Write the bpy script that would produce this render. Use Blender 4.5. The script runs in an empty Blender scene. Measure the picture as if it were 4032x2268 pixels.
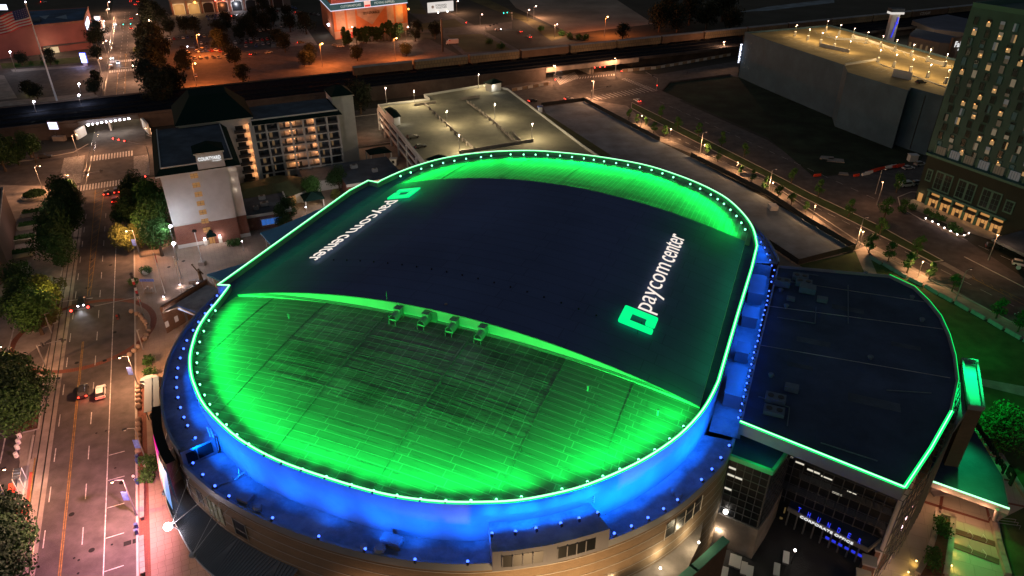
import bpy, math, random
from mathutils import Vector, Matrix, noise
rnd = random.Random(7)
scn = bpy.context.scene
COL = scn.collection
# ------------------------------------------------------------------ camera
PITCH = math.radians(30.3); CAM_H = 100.0; FPX = 2795.0
cam_data = bpy.data.cameras.new('camera'); cam = bpy.data.objects.new('camera', cam_data)
COL.objects.link(cam); scn.camera = cam
cam_data.sensor_width = 36.0; cam_data.lens = 36.0 * FPX / 4032.0
cam_data.clip_start = 1.0; cam_data.clip_end = 6000.0
cam.location = (0, 0, CAM_H); cam.rotation_euler = (math.pi/2 - PITCH, 0, 0)
# ------------------------------------------------------------------ sky, exposure
world = bpy.data.worlds.new("World"); scn.world = world; world.use_nodes = True
wn = world.node_tree; wn.nodes.clear()
sky = wn.nodes.new('ShaderNodeTexSky'); sky.sky_type = 'NISHITA'; sky.sun_disc = False
sky.sun_elevation = math.radians(0.0); sky.sun_rotation = math.radians(250); sky.altitude = 300
bg = wn.nodes.new('ShaderNodeBackground'); bg.inputs['Strength'].default_value = 0.18
wo = wn.nodes.new('ShaderNodeOutputWorld')
wn.links.new(sky.outputs[0], bg.inputs[0]); wn.links.new(bg.outputs[0], wo.inputs[0])
scn.view_settings.view_transform = 'Standard'; scn.view_settings.look = 'None'
scn.view_settings.exposure = 0.0; scn.view_settings.gamma = 1.0
scn.view_settings.use_curve_mapping = False
try:
    scn.render.engine = 'CYCLES'
    scn.cycles.use_denoising = True; scn.cycles.denoiser = 'OPENIMAGEDENOISE'
    scn.cycles.use_light_tree = True; scn.cycles.max_bounces = 4; scn.cycles.diffuse_bounces = 2
    scn.cycles.glossy_bounces = 2; scn.cycles.transmission_bounces = 2; scn.cycles.sample_clamp_indirect = 3.0
    scn.cycles.caustics_reflective = False; scn.cycles.caustics_refractive = False
except Exception: pass
dusk_fill = bpy.data.lights.new('dusk_fill', 'SUN'); dusk_fill.energy = 0.075; dusk_fill.angle = math.radians(50); dusk_fill.color = (.50, .62, 1)
mo = bpy.data.objects.new('dusk_fill', dusk_fill); COL.objects.link(mo); mo.rotation_euler = (math.radians(58), 0, math.radians(-32))  # added cool fill from behind the camera, lifts fronts and walls

# ------------------------------------------------------------------ frames
F_ = Vector((0, math.cos(PITCH), -math.sin(PITCH))); U_ = Vector((0, math.sin(PITCH), math.cos(PITCH)))
KS = 4032.0/2576.0
def ray(sx, sy):
    return F_*FPX + Vector((1, 0, 0))*(sx*KS-2016) - U_*(sy*KS-1134)
def S(sx, sy, z=0.0):                       # point at height z seen at a place of the photograph
    d = ray(sx, sy); t = (z-CAM_H)/d.z
    return Vector((d.x*t, d.y*t, z))
def T(i, j, x, y, z=0.0): return S(644*i+x/3.0, 483*j+y/3.0, z)
BX, BY = Vector((.907, .421, 0)), Vector((-.421, .907, 0))         # street grid
NX, EY = Vector((.9261, -.3774, 0)), Vector((.3774, .9261, 0))     # arena grid
O_ = Vector((0, 130, 0))
def A(p, q, z=0.0): return BX*p + BY*q + Vector((0, 0, z))
def R(u, v, z=0.0): return O_ + NX*u + EY*v + Vector((0, 0, z))
def toR(P): d = P-O_; return d.dot(NX), d.dot(EY)
def toA(P): return P.dot(BX), P.dot(BY)
ANG_A = math.atan2(BX.y, BX.x); ANG_R = math.atan2(NX.y, NX.x)
def W(x, y, z=0.0): return Vector((x, y, z))
# ------------------------------------------------------------------ materials
MATS = {}
def mat(name, col, rough=.8, var=.0, vscale=.5, bump=0.0, bscale=3.0, metal=0.0, emit=None, es=0.0, stretch=None, dirt=0.0, dscale=.08, spec=.3):
    m = bpy.data.materials.new(name); m.use_nodes = True; nt = m.node_tree; N = nt.nodes; L = nt.links
    bs = N['Principled BSDF']; bs.inputs['Roughness'].default_value = rough; bs.inputs['Metallic'].default_value = metal
    bs.inputs['Specular IOR Level'].default_value = spec
    c4 = (*col, 1)
    bs.inputs['Base Color'].default_value = c4
    geo = N.new('ShaderNodeNewGeometry'); src = geo.outputs['Position']
    if stretch:
        mp = N.new('ShaderNodeMapping'); mp.inputs['Rotation'].default_value = (0, 0, stretch[3]); mp.inputs['Scale'].default_value = stretch[:3]
        L.new(src, mp.inputs[0]); src = mp.outputs[0]
    last = None
    if var > 0:
        n = N.new('ShaderNodeTexNoise'); n.inputs['Scale'].default_value = vscale; n.inputs['Detail'].default_value = 6
        L.new(src, n.inputs['Vector'])
        r = N.new('ShaderNodeMapRange'); r.inputs[1].default_value = .3; r.inputs[2].default_value = .7
        r.inputs[3].default_value = 1-var; r.inputs[4].default_value = 1+var; L.new(n.outputs[0], r.inputs[0])
        last = r.outputs[0]
    if dirt > 0:
        n2 = N.new('ShaderNodeTexNoise'); n2.inputs['Scale'].default_value = dscale; n2.inputs['Detail'].default_value = 9; n2.inputs['Roughness'].default_value = .7
        L.new(src, n2.inputs['Vector'])
        r2 = N.new('ShaderNodeMapRange'); r2.inputs[1].default_value = .42; r2.inputs[2].default_value = .62
        r2.inputs[3].default_value = 1-dirt; r2.inputs[4].default_value = 1.0; L.new(n2.outputs[0], r2.inputs[0])
        if last:
            mm = N.new('ShaderNodeMath'); mm.operation = 'MULTIPLY'; L.new(last, mm.inputs[0]); L.new(r2.outputs[0], mm.inputs[1]); last = mm.outputs[0]
        else: last = r2.outputs[0]
    if last:
        vm = N.new('ShaderNodeVectorMath'); vm.operation = 'SCALE'; vm.inputs[0].default_value = col
        L.new(last, vm.inputs['Scale']); L.new(vm.outputs[0], bs.inputs['Base Color'])
    if bump > 0:
        nb = N.new('ShaderNodeTexNoise'); nb.inputs['Scale'].default_value = bscale; nb.inputs['Detail'].default_value = 5
        L.new(src, nb.inputs['Vector'])
        b = N.new('ShaderNodeBump'); b.inputs['Strength'].default_value = bump; b.inputs['Distance'].default_value = .2
        L.new(nb.outputs[0], b.inputs['Height']); L.new(b.outputs[0], bs.inputs['Normal'])
    if emit is not None:
        bs.inputs['Emission Color'].default_value = (*emit, 1); bs.inputs['Emission Strength'].default_value = es
    MATS[name] = m; return m
def brickmat(name, c1, c2, mortar, ang, w, h, ms=.02, rough=.85, vert=False, bumpd=.05, var=.25, vscale=.12):
    """courses of slabs or bricks; ang turns the pattern about z; vert = pattern up a wall"""
    m = bpy.data.materials.new(name); m.use_nodes = True; nt = m.node_tree; N = nt.nodes; L = nt.links
    bs = N['Principled BSDF']; bs.inputs['Roughness'].default_value = rough; bs.inputs['Specular IOR Level'].default_value = .25
    geo = N.new('ShaderNodeNewGeometry'); mp = N.new('ShaderNodeMapping'); mp.inputs['Rotation'].default_value = (0, 0, -ang)
    L.new(geo.outputs['Position'], mp.inputs[0]); src = mp.outputs[0]
    if vert:
        sp = N.new('ShaderNodeSeparateXYZ'); L.new(src, sp.inputs[0]); ad = N.new('ShaderNodeMath'); ad.operation = 'ADD'
        L.new(sp.outputs[0], ad.inputs[0]); L.new(sp.outputs[1], ad.inputs[1])
        cb = N.new('ShaderNodeCombineXYZ'); L.new(ad.outputs[0], cb.inputs[0]); L.new(sp.outputs[2], cb.inputs[1]); src = cb.outputs[0]
    br = N.new('ShaderNodeTexBrick'); br.inputs['Scale'].default_value = 1; br.inputs['Brick Width'].default_value = w; br.inputs['Row Height'].default_value = h
    br.inputs['Mortar Size'].default_value = ms; br.offset = .5 if vert else .12; br.inputs['Color1'].default_value = (*c1, 1); br.inputs['Color2'].default_value = (*c2, 1); br.inputs['Mortar'].default_value = (*mortar, 1)
    L.new(src, br.inputs['Vector'])
    n = N.new('ShaderNodeTexNoise'); n.inputs['Scale'].default_value = vscale; n.inputs['Detail'].default_value = 8; L.new(geo.outputs['Position'], n.inputs['Vector'])
    r = N.new('ShaderNodeMapRange'); r.inputs[1].default_value = .3; r.inputs[2].default_value = .7; r.inputs[3].default_value = 1-var; r.inputs[4].default_value = 1+var
    L.new(n.outputs[0], r.inputs[0])
    vm = N.new('ShaderNodeVectorMath'); vm.operation = 'SCALE'; L.new(br.outputs['Color'], vm.inputs[0]); L.new(r.outputs[0], vm.inputs['Scale'])
    L.new(vm.outputs[0], bs.inputs['Base Color'])
    b = N.new('ShaderNodeBump'); b.inputs['Distance'].default_value = bumpd; b.inputs['Strength'].default_value = .8; b.invert = True
    L.new(br.outputs['Fac'], b.inputs['Height']); L.new(b.outputs[0], bs.inputs['Normal'])
    MATS[name] = m; return m
def emat(name, col, s, base=(.02, .02, .02)): return mat(name, base, .6, emit=col, es=s)
# ------------------------------------------------------------------ mesh collector
class MB:
    def __init__(s): s.v = []; s.f = []; s.mi = []; s.cm = 0
    def vi(s, p): s.v.append((p[0], p[1], p[2])); return len(s.v)-1
    def face(s, pts):
        s.f.append([s.vi(p) for p in pts]); s.mi.append(s.cm); return s
    def hexa(s, b, t):               # bottom ring and top ring of same length
        n = len(b); i = [s.vi(p) for p in b]; j = [s.vi(p) for p in t]
        s.f.append(i[::-1]); s.f.append(j); s.mi += [s.cm]*2
        for k in range(n):
            s.f.append([i[k], i[(k+1) % n], j[(k+1) % n], j[k]]); s.mi.append(s.cm)
        return s
    def prism(s, pts, z0, z1): return s.hexa([(p[0], p[1], z0) for p in pts], [(p[0], p[1], z1) for p in pts])
    def box(s, fr, x0, x1, y0, y1, z0, z1):
        return s.hexa([fr(x0, y0, z0), fr(x1, y0, z0), fr(x1, y1, z0), fr(x0, y1, z0)], [fr(x0, y0, z1), fr(x1, y0, z1), fr(x1, y1, z1), fr(x0, y1, z1)])
    def beam(s, p, q, w, h):         # box beam from p to q, width w, height h up
        p = Vector(p); q = Vector(q); d = (q-p); d.normalize()
        sd = d.cross(Vector((0, 0, 1)))
        if sd.length < .01: sd = Vector((1, 0, 0))
        sd.normalize(); up = sd.cross(d); sd *= w/2; up *= h/2
        return s.hexa([p-sd-up, p+sd-up, p+sd+up, p-sd+up], [q-sd-up, q+sd-up, q+sd+up, q-sd+up])
    def tube(s, p, q, r, n=8, r2=None):
        p = Vector(p); q = Vector(q); d = (q-p).normalized(); a = d.orthogonal().normalized(); b = d.cross(a); r2 = r if r2 is None else r2
        ring = lambda c, rr: [c+a*math.cos(2*math.pi*k/n)*rr+b*math.sin(2*math.pi*k/n)*rr for k in range(n)]
        return s.hexa(ring(p, r), ring(q, r2))
    def ball(s, c, r, n=8, m=5, sz=1.0):
        c = Vector(c); rows = []
        for i in range(m+1):
            t = math.pi*i/m
            rows.append([s.vi(c+Vector((math.sin(t)*math.cos(2*math.pi*k/n)*r, math.sin(t)*math.sin(2*math.pi*k/n)*r, math.cos(t)*r*sz))) for k in range(n)])
        for i in range(m):
            for k in range(n):
                s.f.append([rows[i][k], rows[i+1][k], rows[i+1][(k+1) % n], rows[i][(k+1) % n]]); s.mi.append(s.cm)
        return s
    def ribbon(s, pts, w, h):        # a wall of thickness w, height h, along pts (3D base points)
        for p, q in zip(pts, pts[1:]):
            d = (Vector(q)-Vector(p)); n = Vector((-d.y, d.x, 0)).normalized()*w/2; p = Vector(p); q = Vector(q); e = d.normalized()*w*.3
            u = Vector((0, 0, h))
            s.hexa([p-n, q-n+e, q+n+e, p+n], [p-n+u, q-n+e+u, q+n+e+u, p+n+u])
        return s
    def path(s, pts, r, n=6):
        for p, q in zip(pts, pts[1:]): s.tube(p, q, r, n)
        return s
ORG = {}
def meshof(name, mb, mats, org=Vector((0, 0, 0)), smooth=False):
    me = bpy.data.meshes.new(name)
    me.from_pydata([(v[0]-org[0], v[1]-org[1], v[2]-org[2]) for v in mb.v], [], mb.f)
    if not isinstance(mats, (list, tuple)): mats = [mats]
    for m in mats: me.materials.append(MATS[m] if isinstance(m, str) else m)
    if len(mats) > 1: me.polygons.foreach_set('material_index', mb.mi)
    if smooth: me.polygons.foreach_set('use_smooth', [True]*len(me.polygons))
    me.update(); return me
def setp(o, label=None, cat=None, group=None, kind=None):
    if label: o['label'] = label
    if cat: o['category'] = cat
    if group: o['group'] = group
    if kind: o['kind'] = kind
    return o
def thing(name, loc, label, cat, group=None, rot=0.0):
    o = bpy.data.objects.new(name, None); COL.objects.link(o); o.location = loc; o.rotation_euler = (0, 0, rot); o.empty_display_size = .5
    ORG[o] = Vector(loc); return setp(o, label, cat, group)
def part(name, mb, m, parent, smooth=False, label=None, kind=None):
    org = ORG[parent]; me = meshof(name, mb, m, org, smooth); o = bpy.data.objects.new(name, me); COL.objects.link(o)
    o.parent = parent; ORG[o] = org; return setp(o, label, kind=kind or ('stuff' if name == 'mullion' else None))
def solo(name, mb, m, label, cat, group=None, kind=None, smooth=False, org=None):
    org = Vector((0, 0, 0)) if org is None else Vector(org)
    o = bpy.data.objects.new(name, meshof(name, mb, m, org, smooth)); COL.objects.link(o); o.location = org
    ORG[o] = org
    return setp(o, label, cat, group, kind)
def struct(name, mb, m, kind='structure'):
    o = bpy.data.objects.new(name, meshof(name, mb, m)); COL.objects.link(o); o['kind'] = kind; ORG[o] = Vector((0, 0, 0)); return o
def sheet(name, pts, z, m): 
    mb = MB(); mb.face([(p[0], p[1], z) for p in pts]); return struct(name, mb, m)
def light(kind, loc, energy, col, parent=None, size=.3, aim=None, cone=None, blend=1.0, name='bulb_or_fill'):
    key = (kind, energy, tuple(col), size, cone, blend)
    ld = LD.get(key)
    if ld is None:
        ld = bpy.data.lights.new(name, kind); ld.energy = energy; ld.color = col
        if kind == 'SPOT': ld.spot_size = cone; ld.spot_blend = blend; ld.shadow_soft_size = size
        elif kind == 'POINT': ld.shadow_soft_size = size
        elif kind == 'AREA': ld.size = size
        LD[key] = ld
    o = bpy.data.objects.new(name, ld); COL.objects.link(o); loc = Vector(loc)
    if aim is not None: o.rotation_euler = (Vector(aim)-loc).to_track_quat('-Z', 'Y').to_euler()
    if parent is not None: o.parent = parent; loc = loc-ORG[parent]
    o.location = loc; return o
LD = {}
def kids(o): return [c for c in bpy.data.objects if c.parent == o]
KC = {}
def dup(root, loc, rot, label=None, group=None):
    if root not in KC:
        def rec(o): return [(c, rec(c)) for c in bpy.data.objects if c.parent == o]
        KC[root] = rec(root)
    r = root.copy(); COL.objects.link(r); r.location = loc; r.rotation_euler = (0, 0, rot); ORG[r] = Vector(loc)
    if label: r['label'] = label
    if group: r['group'] = group
    def cp(lst, par):
        for c, sub in lst:
            d = c.copy(); COL.objects.link(d); d.parent = par; cp(sub, d)
    cp(KC[root], r); return r
def remove(root):
    def rec(o):
        for c, s_ in o: rec(s_); bpy.data.objects.remove(c)
    if root not in KC:
        def r2(o): return [(c, r2(c)) for c in bpy.data.objects if c.parent == o]
        KC[root] = r2(root)
    rec(KC[root]); bpy.data.objects.remove(root)
def text(name, body, org, xd, yd, w, h, depth, m, parent=None, label=None, cat=None, bold=0.0, flipcenter=False):
    """letters fitted into a w x h rectangle that starts at org and runs along xd, yd"""
    cu = bpy.data.curves.new(name, 'FONT'); cu.body = body; cu.size = 1; cu.extrude = .5; cu.offset = bold; cu.resolution_u = 3
    to = bpy.data.objects.new(name, cu); COL.objects.link(to)
    bpy.context.view_layer.update()
    me = bpy.data.meshes.new_from_object(to.evaluated_get(bpy.context.evaluated_depsgraph_get()))
    bpy.data.objects.remove(to)
    xs = [v.co.x for v in me.vertices]; ys = [v.co.y for v in me.vertices]
    x0, x1, y0, y1 = min(xs), max(xs), min(ys), max(ys)
    xd = Vector(xd).normalized(); yd = Vector(yd).normalized(); zd = xd.cross(yd).normalized(); org = Vector(org)
    off = ORG[parent] if parent is not None else org
    for v in me.vertices:
        c = v.co; v.co = org + xd*((c.x-x0)/(x1-x0)*w) + yd*((c.y-y0)/(y1-y0)*h) + zd*((c.z+.5)*depth) - off
    me.materials.clear(); me.materials.append(MATS[m]); me.name = name
    o = bpy.data.objects.new(name, me); COL.objects.link(o)
    if parent is not None: o.parent = parent; ORG[o] = ORG[parent]
    else: o.location = org; ORG[o] = org
    return setp(o, label, cat)
ORD = ['first', 'second', 'third', 'fourth', 'fifth', 'sixth', 'seventh', 'eighth', 'ninth', 'tenth', 'eleventh', 'twelfth', 'thirteenth', 'fourteenth',
       'fifteenth', 'sixteenth', 'seventeenth', 'eighteenth', 'nineteenth', 'twentieth', 'twenty-first', 'twenty-second', 'twenty-third', 'twenty-fourth', 'twenty-fifth']

mat('asphalt', (.10, .088, .085), .85, .25, .35, .3, 6, dirt=.3, dscale=.12)
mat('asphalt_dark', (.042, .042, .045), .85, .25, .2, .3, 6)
mat('concrete', (.30, .26, .23), .85, .12, .3, .2, 4, dirt=.25, dscale=.15)
mat('lot_gravel', (.19, .24, .28), .9, .2, .12, .3, 5, dirt=.3, dscale=.03)
mat('sand_lot', (.30, .25, .20), .95, .25, .03, .2, 2, dirt=.35, dscale=.02)
mat('dark_ground', (.035, .034, .028), .95, .3, .05, .2, 2)
mat('field', (.022, .036, .018), .95, .4, .1, .3, 2, dirt=.4, dscale=.05); mat('grass', (.045, .075, .022), .95, .3, .3, .4, 6)
mat('grass_dry', (.085, .075, .03), .95, .3, .08, .4, 3)
mat('soil', (.10, .045, .03), .95, .3, .8, .4, 6)
mat('line_white', (.62, .6, .58), .8, .2, 1.5, dirt=.4, dscale=1.2)
mat('line_yellow', (.36, .21, .06), .8, .2, 1.5, dirt=.4, dscale=1.2)
mat('rail_groove', (.02, .02, .02), .5)
mat('rail_steel', (.55, .5, .45), .25, metal=.9)
mat('kerb', (.38, .35, .32), .85, .1, 1)
mat('metal_grey', (.30, .30, .31), .45, metal=.6)
mat('metal_dark', (.05, .05, .055), .5, metal=.4)
mat('metal_white', (.62, .62, .62), .5)
mat('green_pole', (.05, .10, .06), .5)
mat('stucco', (.52, .51, .50), .9, .06, .4, dirt=.12, dscale=.15)
mat('stucco_trim', (.52, .51, .49), .85)
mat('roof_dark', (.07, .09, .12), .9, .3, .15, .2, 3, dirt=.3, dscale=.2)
mat('roof_green', (.008, .022, .02), .95, spec=.03)
mat('glass_dark', (.01, .012, .015), .38, spec=.5)
mat('black', (.006, .006, .006), .8)
mat('barrier_red', (.6, .05, .02), .5)
mat('barrier_white', (.7, .68, .65), .6)
mat('trunk', (.07, .05, .035), .95, .3, 3)
brickmat('brick_red', (.21, .07, .045), (.16, .05, .035), (.22, .16, .13), ANG_A, .6, .25, .03, vert=True, bumpd=.01)
brickmat('plaza_pave', (.27, .205, .16), (.25, .19, .15), (.19, .14, .11), ANG_A, 1.2, 1.2, .03, var=.25)
brickmat('plaza_green', (.33, .32, .25), (.31, .30, .24), (.25, .24, .19), ANG_R, 3.2, 3.2, .04, var=.15)
brickmat('brick_walk', (.20, .075, .05), (.17, .06, .04), (.10, .05, .04), ANG_A, .4, .2, .02, var=.2)
# ------------------------------------------------------------------ ground
g = MB()
g.face([(-3000, -600, 0), (3000, -600, 0), (3000, 5000, 0), (-3000, 5000, 0)])
struct('ground', g, 'dark_ground')
def grid_sheet(name, pts, z, m): return sheet(name, pts, z, m)
# blocks of paving that carry the arena, the hotel and the plazas
sheet('pavement', [A(-23.6, 20), A(130, 20), A(172, 60), A(172, 150), A(158, 286), A(-20.5, 289), A(-23.6, 240)], .02, 'plaza_pave')
sheet('street', [A(-260, 291), A(330, 291), A(330, 330), A(160, 346), A(-260, 330)], .026, 'asphalt')
# the avenue in three lengths
sheet('avenue', [A(-42.5, -20), A(-23.6, -20), A(-23.6, 250), A(-19, 300), A(-18, 420), A(-17.5, 900), A(-39, 900), A(-38.5, 420), A(-40, 300), A(-42.5, 230)], .034, 'asphalt')
sheet('avenue_left_pavement', [A(-64, 20), A(-42.6, 20), A(-42.6, 285), A(-70, 288), A(-66, 150)], .018, 'concrete')
sheet('side_street', [T(0, 2, -300, -60), T(0, 1, 100, 1300), T(0, 1, 390, 1100), T(0, 2, 290, -40), T(0, 2, 130, 330), T(0, 2, 180, 1000), T(0, 2, 60, 1449), T(0, 2, -400, 1449)], .023, 'asphalt')
sheet('side_path', [T(0, 1, -40, 960), T(0, 1, 130, 830), T(0, 1, 230, 1100), T(0, 1, 40, 1330), T(0, 1, -60, 1250)], .03, 'concrete')
# planted bed corners on the left
for k, poly in enumerate([[T(0, 2, -20, -60), T(0, 2, 330, 0), T(0, 2, 290, 340), T(0, 2, 165, 370), T(0, 2, -10, 250)],
                          [T(0, 2, -20, 1060), T(0, 2, 175, 1120), T(0, 2, 150, 1449), T(0, 2, -20, 1449)],
                          [T(0, 1, 190, 1010), T(0, 1, 230, 1065), T(0, 1, 430, 985), T(0, 1, 470, 770), T(0, 1, 200, 800)],
                          [T(0, 1, 480, 540), T(0, 1, 510, 420), T(0, 1, 600, 60), T(0, 1, 560, 60), T(0, 1, 450, 520)]]):
    sheet('planting_bed', poly, .045, 'soil')
    kb = MB(); pp = poly+[poly[0]]; kb.ribbon([Vector((p.x, p.y, .0)) for p in pp], .3, .16); struct('kerb', kb, 'kerb')
# plaza on the far left
sheet('plaza', [T(0, 1, -300, -60), T(0, 1, 560, -40), T(0, 1, 520, 580), T(0, 1, 430, 780), T(0, 1, 110, 790), T(0, 1, -300, 790)], .028, 'concrete')
sheet('lawn', [T(0, 1, -200, 790), T(0, 1, 130, 790), T(0, 1, 120, 850), T(0, 1, 0, 950), T(0, 1, -200, 1000)], .036, 'grass')
# the upper left corner beyond the railway
sheet('far_pavement_left', [A(-190, 400), A(-38.5, 400), A(-38.5, 640), A(-190, 640)], .022, 'asphalt')
sheet('far_lawn_left', [T(0, 0, 20, 520), T(0, 0, 660, 470), T(0, 0, 600, 430), T(0, 0, 0, 480)], .04, 'grass')
sheet('far_path_left', [T(0, 0, 100, 545), T(0, 0, 640, 505), T(0, 0, 640, 490), T(0, 0, 80, 525)], .05, 'concrete')
sheet('far_path_left', [T(0, 0, -60, 560), T(0, 0, 30, 570), T(0, 0, 130, 740), T(0, 0, -60, 760)], .05, 'concrete')
sheet('far_plaza_left', [T(0, 0, -60, 775), T(0, 0, 700, 700), T(0, 0, 760, 740), T(0, 0, -60, 835)], .045, 'concrete')
sheet('boulevard_far', [A(-220, 640), A(-39, 640), A(-39, 668), A(-220, 668)], .03, 'asphalt')
# parking lot, storage yard and beyond
sheet('parking_lot', [A(-13, 402), A(165, 402), A(165, 492), A(60, 510), A(50, 640), A(-13, 640)], .03, 'asphalt')
sheet('strip_mall_lot', [A(-13, 640), A(100, 640), A(100, 790), A(-13, 790)], .03, 'asphalt')
sheet('storage_road', [A(60, 510), A(90, 505), A(100, 640), A(96, 760), A(80, 760), A(84, 640)], .05, 'concrete')
sheet('far_lawn', [T(1, 0, 1180, 190), T(1, 0, 1500, 140), T(1, 0, 1580, 200), T(1, 0, 1300, 240)], .04, 'grass_dry')
sheet('far_lawn', [T(1, 0, 1140, 0), T(1, 0, 1230, 0), T(1, 0, 1290, 110), T(1, 0, 1170, 100)], .04, 'grass_dry')
sheet('far_lawn', [T(1, 0, 1440, 265), T(1, 0, 1700, 255), T(1, 0, 1930, 375), T(1, 0, 1580, 395)], .04, 'grass_dry')
sheet('boulevard_upper', [A(163, 398), A(204, 398), A(226, 720), A(196, 720), A(176, 500)], .032, 'asphalt')
sheet('cross_street_upper', [T(1, 0, 1180, 250), T(1, 0, 1650, 235), T(1, 0, 1932, 220), T(1, 0, 1932, 165), T(1, 0, 1560, 200), T(1, 0, 1250, 225)], .042, 'asphalt')
sheet('sand_lot', [T(2, 0, 30, 60), T(2, 0, -20, 0), T(2, 0, 60, -60), T(2, 0, 700, -60), T(2, 0, 1070, 180), T(2, 0, 440, 255), T(2, 0, 250, 165)], .03, 'sand_lot')
sheet('verge', [T(1, 0, 1560, -20), T(1, 0, 1720, -20), T(2, 0, 20, 90), T(2, 0, 440, 262), T(2, 0, 300, 310), T(2, 0, 100, 170)], .028, 'grass_dry')
sheet('far_track', [T(2, 0, 1720, 90), T(2, 0, 1932, 80), T(3, 0, 500, 20), T(3, 0, 500, -10), T(2, 0, 1932, 50)], .03, 'lot_gravel')
# right: intersection, boulevard, lots
sheet('intersection', [A(152, 288), A(192, 288), A(240, 302), A(240, 362), A(180, 366), A(152, 350)], .038, 'asphalt')
sheet('boulevard', [T(2, 0, 870, 800), T(2, 0, 1130, 700), T(2, 0, 1932, 1060), T(3, 0, 350, 1300), T(3, 0, 760, 1449), T(3, 1, 1400, 300), T(3, 1, 1932, 650), T(3, 1, 2400, 960), T(3, 1, 2400, 1300), T(3, 1, 1932, 1070), T(3, 1, 640, 400), T(2, 0, 1932, 1380), T(2, 0, 1115, 1040)], .031, 'asphalt')
sheet('street_right', [T(2, 0, 800, 560), T(2, 0, 1110, 560), T(2, 0, 1932, 420), T(3, 0, 200, 400), T(3, 0, 200, 520), T(2, 0, 1932, 560), T(2, 0, 1640, 575), T(2, 0, 1180, 625), T(2, 0, 1120, 700), T(2, 0, 900, 640)], .035, 'asphalt')
sheet('street_far_right', [T(3, 0, 360, 1340), T(3, 0, 900, 1290), T(3, 0, 1400, 1190), T(3, 0, 1500, 1449), T(3, 1, 1200, 300), T(3, 1, 700, 130), T(3, 0, 600, 1449)], .029, 'asphalt')
sheet('construction_field', [T(2, 0, 1190, 625), T(2, 0, 1640, 575), T(2, 0, 1760, 590), T(3, 0, 1180, 1160), T(3, 0, 1150, 1220), T(3, 0, 350, 1340), T(2, 0, 1932, 1040), T(2, 0, 1140, 690)], .05, 'field')
sheet('construction_lot', [T(2, 0, 235, 810), T(2, 0, 540, 765), T(2, 0, 1115, 1070), T(2, 0, 1345, 1185), T(3, 1, 640, 415), T(3, 1, 225, 545), T(2, 1, 1932, 380), T(2, 1, 1500, -20), T(2, 0, 700, 1230), T(2, 0, 260, 860)], .06, 'lot_gravel')
sheet('lawn_strip', [T(2, 0, 200, 850), T(2, 0, 262, 860), T(2, 0, 760, 1180), T(2, 0, 520, 1180)], .065, 'grass')
# grass median of the boulevard
md = [T(2, 0, 905, 775), T(2, 0, 1060, 850), T(2, 0, 1932, 1290), T(3, 1, 310, 5), T(3, 1, 830, 250), T(3, 1, 1320, 520), T(3, 1, 1240, 530), T(3, 1, 780, 295), T(3, 1, 200, 10), T(2, 0, 1932, 1345), T(2, 0, 1010, 880), T(2, 0, 900, 815)]
sheet('median', md, .06, 'grass')
kb = MB(); kb.ribbon([Vector((p.x, p.y, 0)) for p in md+[md[0]]], .25, .17); struct('kerb', kb, 'kerb')
sheet('median_nose', [T(3, 1, 1285, 535), T(3, 1, 1335, 530), T(3, 1, 1545, 645), T(3, 1, 1510, 658)], .1, 'concrete')
# lawn and path right of the arena
sheet('arena_lawn', [T(3, 1, 230, 548), T(3, 1, 650, 455), T(3, 1, 770, 500), T(3, 1, 1932, 1140), T(3, 1, 2600, 1500), T(3, 2, 2600, 1449), T(3, 2, 1500, 1449), T(3, 2, 1400, 0), T(3, 1, 900, 1000)], .045, 'grass')
sheet('lawn_path', [T(3, 1, 655, 440), T(3, 1, 735, 410), T(3, 1, 830, 640), T(3, 1, 740, 640)], .07, 'concrete')
sheet('sidewalk_right', [T(3, 1, 735, 408), T(3, 1, 790, 395), T(3, 1, 1932, 1035), T(3, 1, 2400, 1300), T(3, 1, 2400, 1370), T(3, 1, 1932, 1115), T(3, 1, 800, 500)], .07, 'concrete')
sheet('sidewalk_fence', [T(2, 0, 540, 745), T(2, 0, 870, 800), T(2, 0, 1115, 1030), T(2, 0, 1932, 1375), T(3, 1, 640, 390), T(3, 1, 600, 395), T(2, 0, 1932, 1440), T(2, 0, 1350, 1160), T(2, 0, 1120, 1070)], .055, 'concrete')
sheet('plaza_sidewalk', [T(3, 2, 1600, -40), T(3, 2, 1932, 20), T(3, 2, 1932, 95), T(3, 2, 1590, 10)], .075, 'concrete')
# kerb lines of the avenue
kb = MB()
kb.ribbon([A(-23.5, 20), A(-23.5, 248), A(-22, 268), A(-16, 284), A(-5, 290), A(150, 290)], .35, .15)
kb.ribbon([A(-42.7, 20), A(-42.7, 112)], .35, .15); kb.ribbon([A(-42.7, 122), A(-42.7, 142)], .35, .15); kb.ribbon([A(-42.7, 196), A(-42.7, 270), A(-50, 285)], .35, .15)
kb.ribbon([A(-41, 342), A(-46, 333), A(-60, 330), A(-200, 330)], .35, .15); kb.ribbon([A(-18, 345), A(-12, 333), A(100, 333)], .35, .15)
struct('kerb', kb, 'kerb')
kb = MB(); kb.ribbon([T(3, 1, 735, 408), T(3, 1, 1932, 1030), T(3, 1, 2400, 1290)], .3, .15)
kb.ribbon([T(2, 0, 1120, 1030), T(2, 0, 1932, 1370), T(3, 1, 720, 400)], .3, .15)
kb.ribbon([T(3, 1, 1480, 490), T(3, 1, 1932, 720), T(3, 1, 2400, 980)], .3, .15)
kb.ribbon([T(3, 1, 1300, 10), T(3, 1, 1080, 0), T(3, 1, 980, 40), T(3, 1, 1000, 120), T(3, 1, 1180, 220)], .3, .15)
struct('kerb', kb, 'kerb')
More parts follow.
